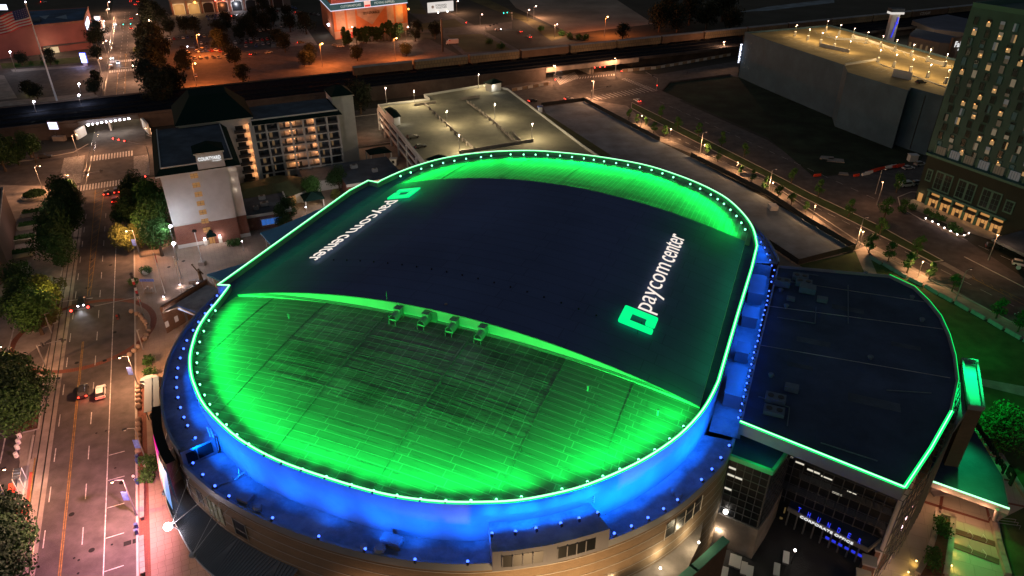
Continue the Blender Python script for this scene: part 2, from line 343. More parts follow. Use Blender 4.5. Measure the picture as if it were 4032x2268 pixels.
# painted markings
wl = MB(); yl = MB(); zz = .048
def dash(mb, fr, x, y0, y1, w=.16): mb.box(fr, x-w/2, x+w/2, y0, y1, zz, zz+.006)
q = 84.0
while q < 262:
    dash(wl, A, -32.15, q, q+4.2, .17); dash(wl, A, -38.2, q+2, q+6.2, .17); q += 11.4
dash(wl, A, -28.65, 78, 232, .17)
for q in (92, 99, 106.5, 114, 121.5, 129): wl.box(A, -28.5, -25.6, q, q+.17, zz, zz+.006)
dash(yl, A, -35.35, 78, 176, .16); dash(yl, A, -35.05, 78, 176, .16)
for x0, x1, q0, q1 in ((-35.3, -36.2, 200, 284), (-34.6, -33.2, 200, 284)): yl.beam(A(x0, q0, zz), A(x1, q1, zz), .16, .01)
for k in range(18): yl.beam(A(-35.3-.9*k/18, 203+4.5*k, zz), A(-34.5+1.2*k/18, 206+4.5*k, zz), .14, .01)
for x in (-28, -31.5): 
    for k in range(26): dash(wl, A, x+3*k/26, 400+12*k, 404+12*k, .2)
for k in range(30): yl.beam(A(-31.2+.08*k, 380+5*k, zz), A(-27.2+.05*k, 383.5+5*k, zz), .2, .01)
dash(yl, A, -31.2, 372, 525, .2); dash(yl, A, -27.2, 372, 530, .2)
# crosswalks
def cross(fr, x0, x1, y0, y1, n, along='x', w=.55):
    for k in range(n):
        t = (k+.5)/n
        if along == 'x': x = x0+(x1-x0)*t; wl.box(fr, x-w/2, x+w/2, y0, y1, zz, zz+.006)
        else: y = y0+(y1-y0)*t; wl.box(fr, x0, x1, y-w/2, y+w/2, zz, zz+.006)
cross(A, -39.5, -23.5, 318, 325, 15); cross(A, -42.5, -27, 285, 291, 16); cross(A, -23.4, -17.8, 292, 317, 19, 'y'); cross(A, -49, -41.5, 294, 327, 24, 'y', .5)
cross(A, -36, -20, 478, 484, 13, w=.8); cross(A, -36, -20, 505, 511, 13, w=.8)
wl.box(A, -32, -18, 488, 489, zz, zz+.006)
for c in ([T(2, 0, 330, 590), T(2, 0, 470, 545), T(2, 0, 365, 640), T(2, 0, 505, 590)], [T(2, 0, 620, 760), T(2, 0, 1060, 690), T(2, 0, 560, 735), T(2, 0, 990, 660)],
          [T(2, 0, 830, 600), T(2, 0, 1060, 690), T(2, 0, 860, 590), T(2, 0, 1100, 680)], [T(2, 0, 470, 600), T(2, 0, 770, 570), T(2, 0, 480, 585), T(2, 0, 770, 558)]):
    for k in range(16):
        t = k/15; wl.beam(c[0].lerp(c[1], t)+W(0, 0, zz), c[2].lerp(c[3], t)+W(0, 0, zz), .5, .012)
for k in range(26):     # boulevard lane dashes
    t = k/26; p = T(2, 0, 1120, 770).lerp(T(3, 1, 1932, 560), t); d = (T(3, 1, 1932, 560)-T(2, 0, 1120, 770)).normalized(); wl.beam(p+W(0, 0, zz), p+d*3.5+W(0, 0, zz), .15, .01)
    p = T(2, 0, 1180, 1010).lerp(T(3, 1, 1932, 900), t); wl.beam(p+W(0, 0, zz), p+d*3.5+W(0, 0, zz), .15, .01)
yl.beam(T(3, 1, 1540, 650, zz), T(3, 1, 1932, 850, zz), .16, .012); yl.beam(T(3, 1, 1450, 600, zz), T(3, 1, 1780, 770, zz), .16, .012)
yl.beam(T(3, 1, 1750, 730, zz), T(3, 1, 1932, 820, zz), .16, .012)
for k in range(5): yl.beam(T(3, 1, 1560+70*k, 650+35*k, zz), T(3, 1, 1540+70*k, 625+36*k, zz), .14, .012)
wl.beam(T(0, 1, 40, 1280, zz), T(0, 1, 130, 930, zz), .3, .012); wl.beam(T(0, 2, 0, 370, zz), T(0, 2, 40, 405, zz), .25, .012); wl.beam(T(0, 2, 40, 405, zz), T(0, 2, 0, 600, zz), .25, .012)
wl.beam(T(0, 1, 385, 835, zz), T(0, 1, 700, 800, zz), .3, .012); 
struct('painted_lines_white', wl, 'line_white'); struct('painted_lines_yellow', yl, 'line_yellow')
# pale and dark pavement bands of the avenue, round brick crossing
sheet('rail_lane', [A(-42.3, 78), A(-38.9, 78), A(-38.9, 262), A(-42.3, 262)], .040, 'concrete')
ring = MB(); cc = A(-35, 180); n = 48
for k in range(n):
    a0, a1 = 2*math.pi*k/n, 2*math.pi*(k+1)/n
    f = lambda a, r: A(-35+math.cos(a)*r*.98, 180+math.sin(a)*r, .041)
    ring.face([f(a0, 15.5), f(a0, 17), f(a1, 17), f(a1, 15.5)])
struct('brick_ring', ring, 'brick_walk')
sheet('brick_strip', [A(-23.2, 40), A(-21.5, 40), A(-21.5, 150), A(-23.2, 150)], .034, 'brick_walk')
gr = MB(); st = MB()
for x in (-41.3, -39.8):
    gr.beam(A(x, 60, .047), A(x, 290, .047), .22, .008); gr.beam(A(x, 290, .047), A(x+2.2, 360, .047), .22, .008)
    st.beam(A(x+.09, 60, .053), A(x+.09, 290, .053), .07, .012); st.beam(A(x+.09, 290, .053), A(x+2.3, 360, .053), .07, .012)
    gr.beam(A(x+2.2, 375, .047), A(x+4.6, 560, .047), .2, .008); st.beam(A(x+2.3, 375, .053), A(x+5, 700, .053), .09, .012)
struct('tram_groove', gr, 'rail_groove'); struct('tram_rail', st, 'rail_steel')
mh = MB()
for x, y in ((540, 985), (692, 1255), (920, 745)):
    c = T(0, 2, x, y); mh.tube((c.x, c.y, .036), (c.x, c.y, .052), .5, 14)
for x, y in ((800, 355), (728, 372), (870, 635), (560, 1315), (595, 1330), (845, 1213), (590, 1430)):
    c = T(0, 2, x, y); mh.tube((c.x, c.y, .036), (c.x, c.y, .05), .22, 8)
for x, y in ((685, 512), (835, 552), (865, 1060), (1385, 522), (790, 1273), (1275, 567), (660, 725), (580, 1290)):
    c = T(0, 1, x, y); mh.tube((c.x, c.y, .036), (c.x, c.y, .052), .5, 10)
struct('manhole_cover', mh, 'black')
mh = MB()
for x, y in ((962, 1202), (1030, 1182)): 
    c = toA(T(0, 2, x, y)); mh.box(A, c[0]-.6, c[0]+.6, c[1]-.5, c[1]+.5, .03, .05)
struct('utility_hatch', mh, 'black')
# ================================================================== THE ARENA
def cat_rom(pts, n=4):
    out = []
    for i in range(len(pts)-1):
        p0 = pts[max(i-1, 0)]; p1 = pts[i]; p2 = pts[i+1]; p3 = pts[min(i+2, len(pts)-1)]
        for k in range(n):
            t = k/n
            out.append(tuple(.5*((2*p1[c])+(-p0[c]+p2[c])*t+(2*p0[c]-5*p1[c]+4*p2[c]-p3[c])*t*t+(-p0[c]+3*p1[c]-3*p2[c]+p3[c])*t**3) for c in (0, 1)))
    out.append(tuple(pts[-1])); return out
near_rim = cat_rom([(-50.2, -27.4), (-48.2, -32.8), (-46.7, -37.4), (-44.7, -41.9), (-42.3, -45.7), (-39.4, -49.5), (-36, -52.9), (-32.5, -55.6), (-27.5, -58.8), (-19.7, -62.0), (-13.8, -63.5), (-8, -64.2), (-1, -64.3), (5.3, -64.1), (10.1, -63.5), (15.3, -62.2), (20.2, -60.3), (24.5, -58.2), (28.6, -55.3), (32.3, -52), (36.2, -47.3), (39.2, -42.8), (41.9, -37.5), (43.8, -32), (44.8, -27.3), (45.4, -22)], 3)
far_rim = cat_rom([(46.3, 31), (45, 38), (43.3, 43.4), (40.5, 49.3), (36.5, 55.6), (31.8, 60.3), (26.5, 64.3), (21, 67.5), (14.4, 70.6), (7.6, 72.3), (-3.6, 73.1), (-14.1, 72.3), (-21.3, 71.0), (-28, 68.2), (-33.8, 64.8), (-39.6, 59.9), (-44.2, 54.3), (-47.8, 47.4), (-50.2, 40.2), (-51.6, 33.1)], 3)
rim = near_rim + [(45.8, 0), (46.3, 20)] + far_rim + [(-51.6, 31.4), (-54.8, 31.6), (-55.6, 23.7), (-52.5, -28.2)]
ZR = 28.0
brickmat('roof_navy', (.075, .108, .235), (.07, .10, .22), (.052, .075, .17), ANG_R, 14, 3.1, .07, rough=.85, var=.16, vscale=.05, bumpd=.03)
brickmat('roof_sheet', (.19, .20, .19), (.175, .185, .175), (.30, .31, .30), ANG_R, 7.0, 1.3, .08, rough=.75, bumpd=.07, var=.12, vscale=.15)
brickmat('roof_sheet_worn', (.205, .215, .205), (.175, .185, .175), (.31, .32, .31), ANG_R, 1.7, 4.2, .09, rough=.8, bumpd=.12, var=.5, vscale=.10)
brickmat('roof_sheet_far', (.20, .21, .20), (.18, .19, .18), (.30, .31, .30), ANG_R+math.pi/2, 11.0, 1.1, .08, rough=.75, bumpd=.1, var=.18, vscale=.1)
for nm in ('roof_sheet_worn', 'roof_sheet', 'roof_sheet_far'):        # long wrinkles across the sheets
    nt = MATS[nm].node_tree; N = nt.nodes; L = nt.links; geo = N.new('ShaderNodeNewGeometry'); mp = N.new('ShaderNodeMapping')
    mp.inputs['Rotation'].default_value = (0, 0, -ANG_R+.05); L.new(geo.outputs['Position'], mp.inputs[0]); mp2 = N.new('ShaderNodeMapping'); mp2.inputs['Scale'].default_value = (.03, .5, .3); L.new(mp.outputs[0], mp2.inputs[0]); mp = mp2
    nz = N.new('ShaderNodeTexNoise'); nz.inputs['Scale'].default_value = 1.0; nz.inputs['Detail'].default_value = 7; nz.inputs['Roughness'].default_value = .6; L.new(mp.outputs[0], nz.inputs['Vector'])
    b = N.new('ShaderNodeBump'); b.inputs['Distance'].default_value = 1.0 if 'worn' in nm else .3; b.inputs['Strength'].default_value = .5; L.new(nz.outputs[0], b.inputs['Height'])
    ob = next(x for x in N if x.type == 'BUMP' and x != b); L.new(ob.outputs[0], b.inputs['Normal']); L.new(b.outputs[0], N['Principled BSDF'].inputs['Normal'])
mat('roof_gravel', (.38, .39, .41), .9, .1, .5, .3, 5, dirt=.5, dscale=.12)
mat('unit_dark', (.10, .13, .17), .7, .1, 1); mat('wall_panel', (.24, .24, .26), .75, .05, .3, dirt=.08, dscale=.3)
mat('parapet_metal', (.26, .28, .30), .5, .05, .5)
mat('wing_roof', (.05, .072, .125), .9, .25, .1, .15, 2, dirt=.3, dscale=.08)
brickmat('brick_buff', (.30, .215, .135), (.26, .185, .115), (.22, .17, .12), 0, .8, .3, .02, vert=True, bumpd=.01, var=.15)
brickmat('brick_brown', (.15, .09, .065), (.12, .075, .055), (.1, .07, .05), 0, .8, .3, .02, vert=True, bumpd=.01, var=.15)
mat('trim_pale', (.50, .47, .42), .8)
emat('led_green', (.36, 1.0, .50), 2.3); emat('led_glow', (0, 1.0, .16), 1.6)
emat('lens_green', (.18, 1.0, .45), 5.0)
emat('lens_blue', (.05, .13, 1.0), 4.2)
emat('lens_white', (1.0, .9, .8), 14.0)
emat('sign_white', (1.0, .88, .80), 1.0)
emat('sign_green', (.0, .85, .22), 1.25)
arena = thing('arena', R(0, 0, 0), 'huge oval arena with dark arched roof, green lit roof ends and blue lit walls', 'arena')
for q in range(15):
    for u_, s_ in ((45.2, -1), (-51.5, 1)): light('SPOT', R(u_, -22+3.8*q, 30.2), 190, (0, 1, .16), arena, .4, R(u_+s_*11, -22+3.8*q, 28), math.radians(150), 1, name='edge_light')
def bz(u, base=28.0, rise=7.0): return base + rise*max(0, 1-((u+1.6)/45.5)**2)
def crn(u): return max(0.0, 1-((u+1.6)/46.0)**2)
# centre roof band
VN, VF = -29.0, 32.5
NU, NV = 60, 12
mb = MB(); u0, u1 = -46.8, 43.6
def gridsurf(mb, f, nu, nv):
    ids = [[mb.vi(f(i/nu, j/nv)) for j in range(nv+1)] for i in range(nu+1)]
    for i in range(nu):
        for j in range(nv):
            mb.f.append([ids[i][j], ids[i+1][j], ids[i+1][j+1], ids[i][j+1]]); mb.mi.append(mb.cm)
gridsurf(mb, lambda s, t: R(u0+(u1-u0)*s, VN-.25+(VF-VN+.5)*t, bz(u0+(u1-u0)*s)), NU, NV)
part('roof_band', mb, 'roof_navy', arena, True)
mb = MB()
for s in range(NU):
    ua, ub = u0+(u1-u0)*s/NU, u0+(u1-u0)*(s+1)/NU
    for v in (VN, VF):
        mb.face([R(ua, v, 27.0), R(ub, v, 27.0), R(ub, v, bz(ub)-.02), R(ua, v, bz(ua)-.02)])
for u in (u0, u1): mb.face([R(u, VN, 26.5), R(u, VF, 26.5), R(u, VF, bz(u)-.01), R(u, VN, bz(u)-.01)])
part('gable_wall', mb, mat('gable_panel', (.5, .52, .5), .8, .06, .4), arena)
mb = MB()
for v, d in ((VN, -1), (VF, 1)):
    for hh, w in ((.05, .3), (2.4, .12), (2.75, .12)):
        prev = None
        for s in range(NU+1):
            u = u0+(u1-u0)*s/NU; z = bz(u)-.15 if hh == .05 else 28+4.2*crn(u)+ (hh-2.35)*.9
            if hh > 1 and z > bz(u)-.2: prev = None; continue
            p = R(u, v+d*.16, z)
            if prev is not None: mb.beam(prev, p, w, .16)
            prev = p
        part('gable_rail', mb, 'wall_panel', arena); mb = MB()
# roof ends: three fields of sheets each
def vrim(curve, u):
    best = None
    for a, b in zip(curve, curve[1:]):
        if (a[0]-u)*(b[0]-u) <= 0 and a[0] != b[0]:
            t = (u-a[0])/(b[0]-a[0]); v = a[1]+(b[1]-a[1])*t
            if best is None or abs(v) > abs(best): best = v
    return best
def shell_z(u, t): return 27.25 + 4.95*crn(u)*(1-t**1.5)
def sheet_field(ua, ub, curve, vg, sgn, m, name, nu=24, nv=16, ta=0.0, tb=1.0):
    mb = MB()
    def f(s, t):
        u = ua+(ub-ua)*s; vr = vrim(curve, u); vr = vg if vr is None else vr-sgn*.55
        tt = ta+(tb-ta)*t; return R(u, vg+(vr-vg)*tt, shell_z(u, tt))
    gridsurf(mb, f, nu, nv); return part(name, mb, m, arena, True)
sheet_field(-47.5, -25.5, near_rim, VN, -1, 'roof_sheet', 'roof_field')
sheet_field(-25.5, 21.5, near_rim, VN, -1, 'roof_sheet_worn', 'roof_field', tb=.62)
sheet_field(-25.5, 21.5, near_rim, VN, -1, 'roof_sheet', 'roof_field', ta=.62)
sheet_field(21.5, 43.6, near_rim, VN, -1, 'roof_sheet', 'roof_field')
sheet_field(-47.5, 44.6, far_rim, VF, 1, 'roof_sheet_far', 'roof_field', nu=48)
mb = MB()   # ridges between the fields
for u in (-25.5, 21.5, -38, 33, -12, 5):
    vr = vrim(near_rim, u)+.6; prev = None
    for k in range(15):
        t = k/14; p = R(u, VN+(vr-VN)*t, shell_z(u, t)+.03)
        if prev is not None: mb.beam(prev, p, .22, .16)
        prev = p
    part('roof_ridge', mb, 'roof_sheet', arena); mb = MB()
for u in (-36, -20, -4, 12, 26, 38):
    vr = vrim(far_rim, u)-.6; prev = None
    for k in range(12):
        t = k/11; p = R(u, VF+(vr-VF)*t, shell_z(u, t)+.03)
        if prev is not None: mb.beam(prev, p, .2, .14)
        prev = p
    part('roof_ridge', mb, 'roof_sheet', arena); mb = MB()
def seam(pts, mb, w=.09, h=.03):
    prev = None
    for p in pts:
        if p is None: prev = None; continue
        if prev is not None: mb.beam(prev, p, w, h)
        prev = p
def shp(u, v, curve, vg, sgn):
    vr = vrim(curve, u)
    if vr is None: return None
    vr -= sgn*.6; t = (v-vg)/(vr-vg)
    return R(u, v, shell_z(u, t)+.015) if 0 <= t <= 1 else None
for (ua, ub, st_) in ((-46, -25.7, 2.6), (-25.3, 21.3, 1.7), (21.7, 43, 2.6)):
    mb = MB(); v = VN-st_
    while v > -63.5: seam([shp(ua+(ub-ua)*k/16, v, near_rim, VN, -1) for k in range(17)], mb); v -= st_
    n_ = int((ub-ua)/(4.2 if st_ == 1.7 else 7))
    for k in range(1, n_): seam([shp(ua+(ub-ua)*k/n_, VN-3.4*j, near_rim, VN, -1) for j in range(11)], mb, .08, .03)
    part('roof_seam', mb, 'roof_sheet', arena, kind='stuff')
mb = MB(); u = -44.0
while u < 43.5: seam([shp(u, VF+2.6*j, far_rim, VF, 1) for j in range(16)], mb); u += 2.1
part('roof_seam', mb, 'roof_sheet_far', arena, kind='stuff')
# base deck and walkways under the edge
mb = MB(); mb.face([R(u, v, 27.1) for u, v in rim]); part('roof_gutter', mb, 'roof_navy', arena)
def wallstrip(mb, pts, z0, z1, off=0.0, closed=False):
    pts = list(pts); n = len(pts)
    P = []
    for i in range(n):
        a = pts[(i-1) % n] if (closed or i > 0) else pts[0]; b = pts[(i+1) % n] if (closed or i < n-1) else pts[-1]
        d = Vector((b[0]-a[0], b[1]-a[1])).normalized(); nn = Vector((d.y, -d.x)); P.append((pts[i][0]+nn.x*off, pts[i][1]+nn.y*off))
    for i in range(n if closed else n-1):
        a, b = P[i], P[(i+1) % n]; mb.face([R(*a, z0), R(*b, z0), R(*b, z1), R(*a, z1)])
    return P
mb = MB()
Pout = wallstrip(mb, rim, 26.2, 28.35, .3, True); Pin = wallstrip(mb, rim, 27.1, 28.35, -.3, True)
for i in range(len(rim)):
    a, b, c, d = Pout[i], Pout[(i+1) % len(rim)], Pin[(i+1) % len(rim)], Pin[i]
    mb.face([R(*a, 28.35), R(*b, 28.35), R(*c, 28.35), R(*d, 28.35)])
    a2, b2 = rim[i], rim[(i+1) % len(rim)]
    mb.face([R(*a, 26.2), R(*b, 26.2), R(*b2, 26.2), R(*a2, 26.2)])
part('rim_parapet', mb, 'wall_panel', arena)
mb = MB(); wallstrip(mb, rim, 0, 26.2, 0, True); part('drum_wall', mb, 'wall_panel', arena)
mb = MB()
rr = rim + [rim[0]]
for a, b in zip(rr, rr[1:]): mb.tube(R(*a, 28.5), R(*b, 28.5), .12, 6)
part('led_strip', mb, 'led_green', arena)
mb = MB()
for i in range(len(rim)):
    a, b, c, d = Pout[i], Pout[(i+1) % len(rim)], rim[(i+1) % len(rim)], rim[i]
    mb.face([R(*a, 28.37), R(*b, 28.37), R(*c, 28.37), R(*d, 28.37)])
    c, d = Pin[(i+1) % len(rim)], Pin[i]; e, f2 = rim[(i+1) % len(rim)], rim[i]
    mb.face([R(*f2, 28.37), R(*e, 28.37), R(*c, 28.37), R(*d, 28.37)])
part('led_fringe_glow', mb, 'led_glow', arena)  # green fringe glow of the LED tube, put in as emissive ribbons
# outer ring: left length stands at 24 m, near length at 21 m
outer_l = cat_rom([(-55.8, -26.2), (-53.4, -35.1), (-49.3, -44.4), (-45.2, -50.5), (-40.4, -56.1), (-35.6, -60.3), (-31.2, -63.3), (-28, -64.9)], 3)
outer_n = cat_rom([(-28, -64.9), (-24.6, -66), (-19.3, -67.5), (-11.4, -68.7), (-2.1, -69), (6.1, -68.4), (13.5, -67), (20.1, -64.8), (26, -61.7), (31.6, -58), (36.3, -53.9), (40.3, -49.4), (43.9, -44.2), (46.7, -38.3), (48.9, -32.5), (49.6, -27)], 3)
outer_f = []
for q in [(1893, 570), (1903, 583), (1917, 598), (1928, 612), (1939, 630), (1944, 640), (1950, 652), (1953, 664)]:
    u, v = toR(S(q[0], q[1], 24)); outer_f.append((u+.4, v+.2))
def inner_near(curve, pt):      # closest point of the rim curve
    return min(curve, key=lambda c: (c[0]-pt[0])**2+(c[1]-pt[1])**2)
def ringroof(name, outer, rimc, z, m='roof_gravel'):
    mb = MB()
    for a, b in zip(outer, outer[1:]):
        c, d = inner_near(rimc, b), inner_near(rimc, a)
        mb.face([R(*a, z), R(*b, z), R(*c, z), R(*d, z)])
    part(name, mb, m, arena)
ringroof('lower_roof', outer_l, near_rim, 24.0); ringroof('lower_roof', outer_n, near_rim, 21.0)
ringroof('lower_roof', outer_f, far_rim+[(46.2, 20), (46.1, 28)], 24.0)
mb = MB(); wallstrip(mb, outer_f, 0, 24.4); part('outer_wall', mb, 'brick_brown', arena)
mb = MB(); wallstrip(mb, [(46.5, 31), (50.2, 31)], 0, 24)
mb.face([R(45.5, 31, 20.9), R(50.4, 31, 20.9), R(50.4, -26, 20.9), R(45.5, -26, 20.9)]); part('lower_roof', mb, 'roof_gravel', arena)
def parapet(name, outer, z, m='parapet_metal', h=.6):
    mb = MB(); P = wallstrip(mb, outer, z-.8, z+h, .18); Q = wallstrip(mb, outer, z, z+h, -.25)
    for i in range(len(P)-1): mb.face([R(*P[i], z+h), R(*P[i+1], z+h), R(*Q[i+1], z+h), R(*Q[i], z+h)])
    part(name, mb, m, arena)
parapet('lower_parapet', outer_l, 24.0); parapet('lower_parapet', outer_n, 21.0); parapet('lower_parapet', outer_f, 24.0)
# outer walls: buff brick on the right, brown on the left, with pale bands
mb = MB(); wallstrip(mb, outer_l, 9, 23.2); part('outer_wall', mb, 'brick_brown', arena)
mb = MB(); wallstrip(mb, outer_n, 0, 20.2); part('outer_wall', mb, 'brick_buff', arena)
mb = MB(); wallstrip(mb, outer_l, 0, 9, -1.5); part('base_wall', mb, 'brick_buff', arena)
for zb in [2.0+1.95*k for k in range(10)]:
    mb = MB(); wallstrip(mb, outer_n, zb, zb+.14, .06)
    if zb > 9: wallstrip(mb, outer_l, zb, zb+.14, .06)
    part('trim_band', mb, 'trim_pale', arena)
mb = MB(); mb.face([R(-28, -64.9, 20.2), R(-25.7, -60.2, 20.2), R(-25.7, -60.2, 24), R(-28, -64.9, 24)]); st_ = part('step_wall', mb, 'wall_panel', arena)
mb = MB()
d0 = Vector((-28, -64.9)); d1 = Vector((-25.7, -60.2)); nn = Vector((.9, -.43))*.08
for a, b in ((.12, .42), (.45, .88)):
    p = d0.lerp(d1, a)+nn; q = d0.lerp(d1, b)+nn; mb.face([R(p.x, p.y, 21.3), R(q.x, q.y, 21.3), R(q.x, q.y, 23.4), R(p.x, p.y, 23.4)])
part('louvre', mb, 'black', arena)
# mid block on the near ring
MBP = [(20.8, -59.6), (23.4, -64.2), (25.8, -63.0), (29.6, -60.6), (33, -57.9), (36.4, -54.9), (32.4, -51.3), (28.8, -54.8), (24.9, -57.6)]
mb = MB(); mb.prism([R(*p) for p in MBP], 20.9, 24.6); part('penthouse', mb, 'roof_gravel', arena)
ff = [(23.4, -64.2), (25.8, -63.0), (29.6, -60.6), (33, -57.9), (36.4, -54.9)]
mb = MB(); wallstrip(mb, ff, 21.0, 24.75, .12); part('penthouse_front', mb, 'wall_panel', arena)
def along(pts, n):
    L = [0]
    for a, b in zip(pts, pts[1:]): L.append(L[-1]+math.hypot(b[0]-a[0], b[1]-a[1]))
    out = []
    for k in range(n+1):
        t = L[-1]*k/n
        for i in range(len(pts)-1):
            if L[i] <= t+1e-6 and t <= L[i+1]+1e-6:
                s = (t-L[i])/max(1e-6, L[i+1]-L[i]); out.append((pts[i][0]+(pts[i+1][0]-pts[i][0])*s, pts[i][1]+(pts[i+1][1]-pts[i][1])*s)); break
    return out
ap = along(ff, 24)
for a in (2, 4, 6, 8, 13, 15, 17, 19):
    mb = MB(); wallstrip(mb, ap[a:a+3], 21.7, 23.9, .16); fr_ = part('window', mb, 'glass_dark', arena)
    mb = MB(); mb.beam(R(*ap[a], 21.7)+NX*.1-EY*.25, R(*ap[a], 23.9)+NX*.1-EY*.25, .14, .14); part('mullion', mb, 'wall_panel', fr_)
def curve_window(curve, i0, i1, z0, z1, nm, lit=None):
    seg = curve[i0:i1+1]; mb = MB(); wallstrip(mb, seg, z0, z1, .05); w = part('window', mb, lit or 'glass_dark', arena)
    cols = along(seg, nm); mb = MB()
    for k in range(nm+1):
        c = cols[min(k, len(cols)-1)]; d = Vector((c[0]+2, c[1])).normalized()*.12; mb.beam(R(c[0]+d.x, c[1]+d.y, z0), R(c[0]+d.x, c[1]+d.y, z1), .1, .1)
    part('mullion', mb, 'trim_pale', w); return w
mat('mullion_dark', (.11, .11, .115), .6); emat('window_dim', (.5, .45, .22), .12, (.03, .03, .02))
curve_window(outer_n, 4, 6, 14.6, 18.2, 3, 'window_dim'); curve_window(outer_n, 2, 3, 15, 18, 1); curve_window(outer_n, 7, 8, 14.5, 17.8, 1)
curve_window(outer_n, 5, 7, 9, 12.4, 3, 'window_dim'); curve_window(outer_n, 3, 4, 9.5, 12.4, 1); curve_window(outer_n, 12, 14, 9.4, 12.0, 3)
curve_window(outer_n, 35, 39, 15.6, 18.9, 4); curve_window(outer_l, 17, 20, 14.5, 18, 2)
# floodlights along the rim
def lens_unit(name, pos, aim, lens, r=.28):
    mb = MB(); pos = Vector(pos); d = (Vector(aim)-pos).normalized()
    mb.tube(pos-W(0, 0, .55), pos, .07, 6); mb.tube(pos-d*.32, pos+d*.05, r*.9, 8)
    o = part('floodlight', mb, 'metal_dark', arena)
    mb = MB(); mb.ball(pos+d*.2, r, 8, 5); part('lens', mb, lens, o); return o
def rimlamp(u, v, tgt, power, far=False):
    pos = R(u, v, 28.35); lens_unit('floodlight', pos, R(*tgt, 30), 'lens_green', .25 if far else .19)
    light('SPOT', pos+W(0, 0, 2.0)+(R(*tgt, 28)-pos).normalized()*.45, power, (0, 1, .085), arena, .12, R(*tgt, 29.2), math.radians(125), .8)
    light('POINT', pos+W(0, 0, .25)+(R(*tgt, 28)-pos).normalized()*1.1, 55, (0, 1, .15), arena, .15)
greens_far = [(1, 0, x, y) for x, y in ((1083, 1325), (1160, 1298), (1240, 1270), (1322, 1246), (1407, 1226), (1493, 1210), (1582, 1194), (1695, 1182), (1772, 1172), (1920, 1162))] + \
  [(2, 0, x, y) for x, y in ((87, 1163), (178, 1164), (270, 1167), (363, 1172), (455, 1182), (545, 1193), (620, 1203), (698, 1215), (790, 1228), (880, 1242), (970, 1260), (1060, 1280), (1142, 1306), (1225, 1335), (1355, 1387), (1430, 1422))] + \
  [(2, 1, x, y) for x, y in ((1512, 18), (1565, 52), (1613, 88), (1663, 133), (1710, 180), (1748, 232), (1778, 282))]
PG = 3900.0
for t in greens_far:
    u, v = toR(T(*t, 28.3)); u *= .992; v = v-.3
    rimlamp(u, v, (u*.72, 34 if v > 45 else v-8), PG*(1.9 if abs(u) < 30 else 1.1), True)
greens_near = [(0, 1, x, y) for x, y in ((1618, 900), (1568, 975), (1530, 1055), (1499, 1137), (1481, 1222), (1477, 1294), (1480, 1367))] + \
  [(0, 2, x, y) for x, y in ((1500, 10), (1535, 90), (1575, 160), (1630, 235), (1700, 315), (1780, 390), (1870, 460))] + \
  [(1, 2, x, y) for x, y in ((65, 540), (195, 600), (345, 652), (525, 708), (715, 770), (883, 815), (1060, 850), (1240, 877), (1430, 890), (1620, 890), (1812, 882))] + \
  [(2, 2, x, y) for x, y in ((70, 862), (377, 803), (570, 748), (687, 706), (815, 652), (957, 580), (1080, 505), (1192, 423), (1297, 328))]
for t in greens_near:
    u, v = toR(T(*t, 28.3)); tu = u*.62
    rimlamp(u, v, (tu, max(v+30, -38)), PG)
# blue floodlights that wash the drum
def bluelamp(pos, aim, power, r=.21, cone=150):
    lens_unit('floodlight', pos, aim, 'lens_blue', r)
    d = (Vector(aim)-Vector(pos)).normalized()
    light('SPOT', Vector(pos)+d*.5+W(0, 0, 1.4), power, (0, .13, 1), arena, .12, aim, math.radians(cone), .8)
PB = 1800.0
blues_l = [(0, 1, x, y) for x, y in ((1633, 783), (1589, 857), (1541, 917), (1491, 982), (1450, 1046), (1403, 1123), (1378, 1185), (1353, 1255), (1335, 1331), (1325, 1404))] + \
  [(0, 2, x, y) for x, y in ((1325, 30), (1335, 105), (1353, 181), (1380, 257), (1408, 320), (1465, 411))]
for t in blues_l:
    P = T(*t, 25.0); u, v = toR(P); c = inner_near(near_rim, (u, v)); bluelamp(P, R(*c, 26.2), PB*.55)
blues_n = [(0, 2, x, y, 22.0) for x, y in ((1450, 604), (1525, 692), (1614, 776), (1722, 854))] + \
  [(1, 2, 120, 1020, 21.8), (1, 2, 470, 1160, 21.8), (1, 2, 820, 1255, 21.9), (1, 2, 1200, 1335, 21.9), (1, 2, 1597, 1350, 21.9)] + \
  [(2, 2, x, y, 22.0) for x, y in ((777, 1137), (907, 1081), (1031, 1019), (1150, 950), (1254, 883), (1437, 728), (1515, 650), (1583, 562), (1646, 470))]
for t in blues_n:
    P = T(*t); u, v = toR(P); c = inner_near(near_rim, (u, v)); bluelamp(P, R(*c, 25.2), PB*2.6)
for x, y in ((-152, 1137), (25, 1122), (184, 1097), (372, 1060), (508, 1022), (653, 977)):
    P = T(2, 2, x, y, 25.3); u, v = toR(P); c = inner_near(near_rim, (u, v)); bluelamp(P, R(*c, 26.4), PB)
blues_r = [(2, 1, x, y) for x, y in ((1815, 287), (1850, 330), (1884, 373), (1913, 418), (1930, 465))] + [(3, 1, x, y) for x, y in ((8, 462), (22, 511), (36, 553), (55, 588), (43, 634), (33, 676), (16, 745), (8, 783), (3, 818))] + \
  [(2, 1, x, y) for x, y in ((1928, 850), (1915, 890), (1905, 925), (1895, 963), (1886, 1002), (1877, 1042), (1870, 1082), (1862, 1122), (1845, 1165), (1835, 1208), (1825, 1252), (1815, 1298), (1805, 1345), (1795, 1390), (1782, 1440))] + \
  [(2, 2, x, y) for x, y in ((1770, 42), (1757, 93), (1745, 147), (1733, 200), (1718, 252))]
for t in blues_r:
    P = T(*t, 24.9); u, v = toR(P)
    c = inner_near(far_rim, (u, v)) if v > 31 else (45.8, v); bluelamp(P, R(*c, 22.5), PB*.22, .17, 150)
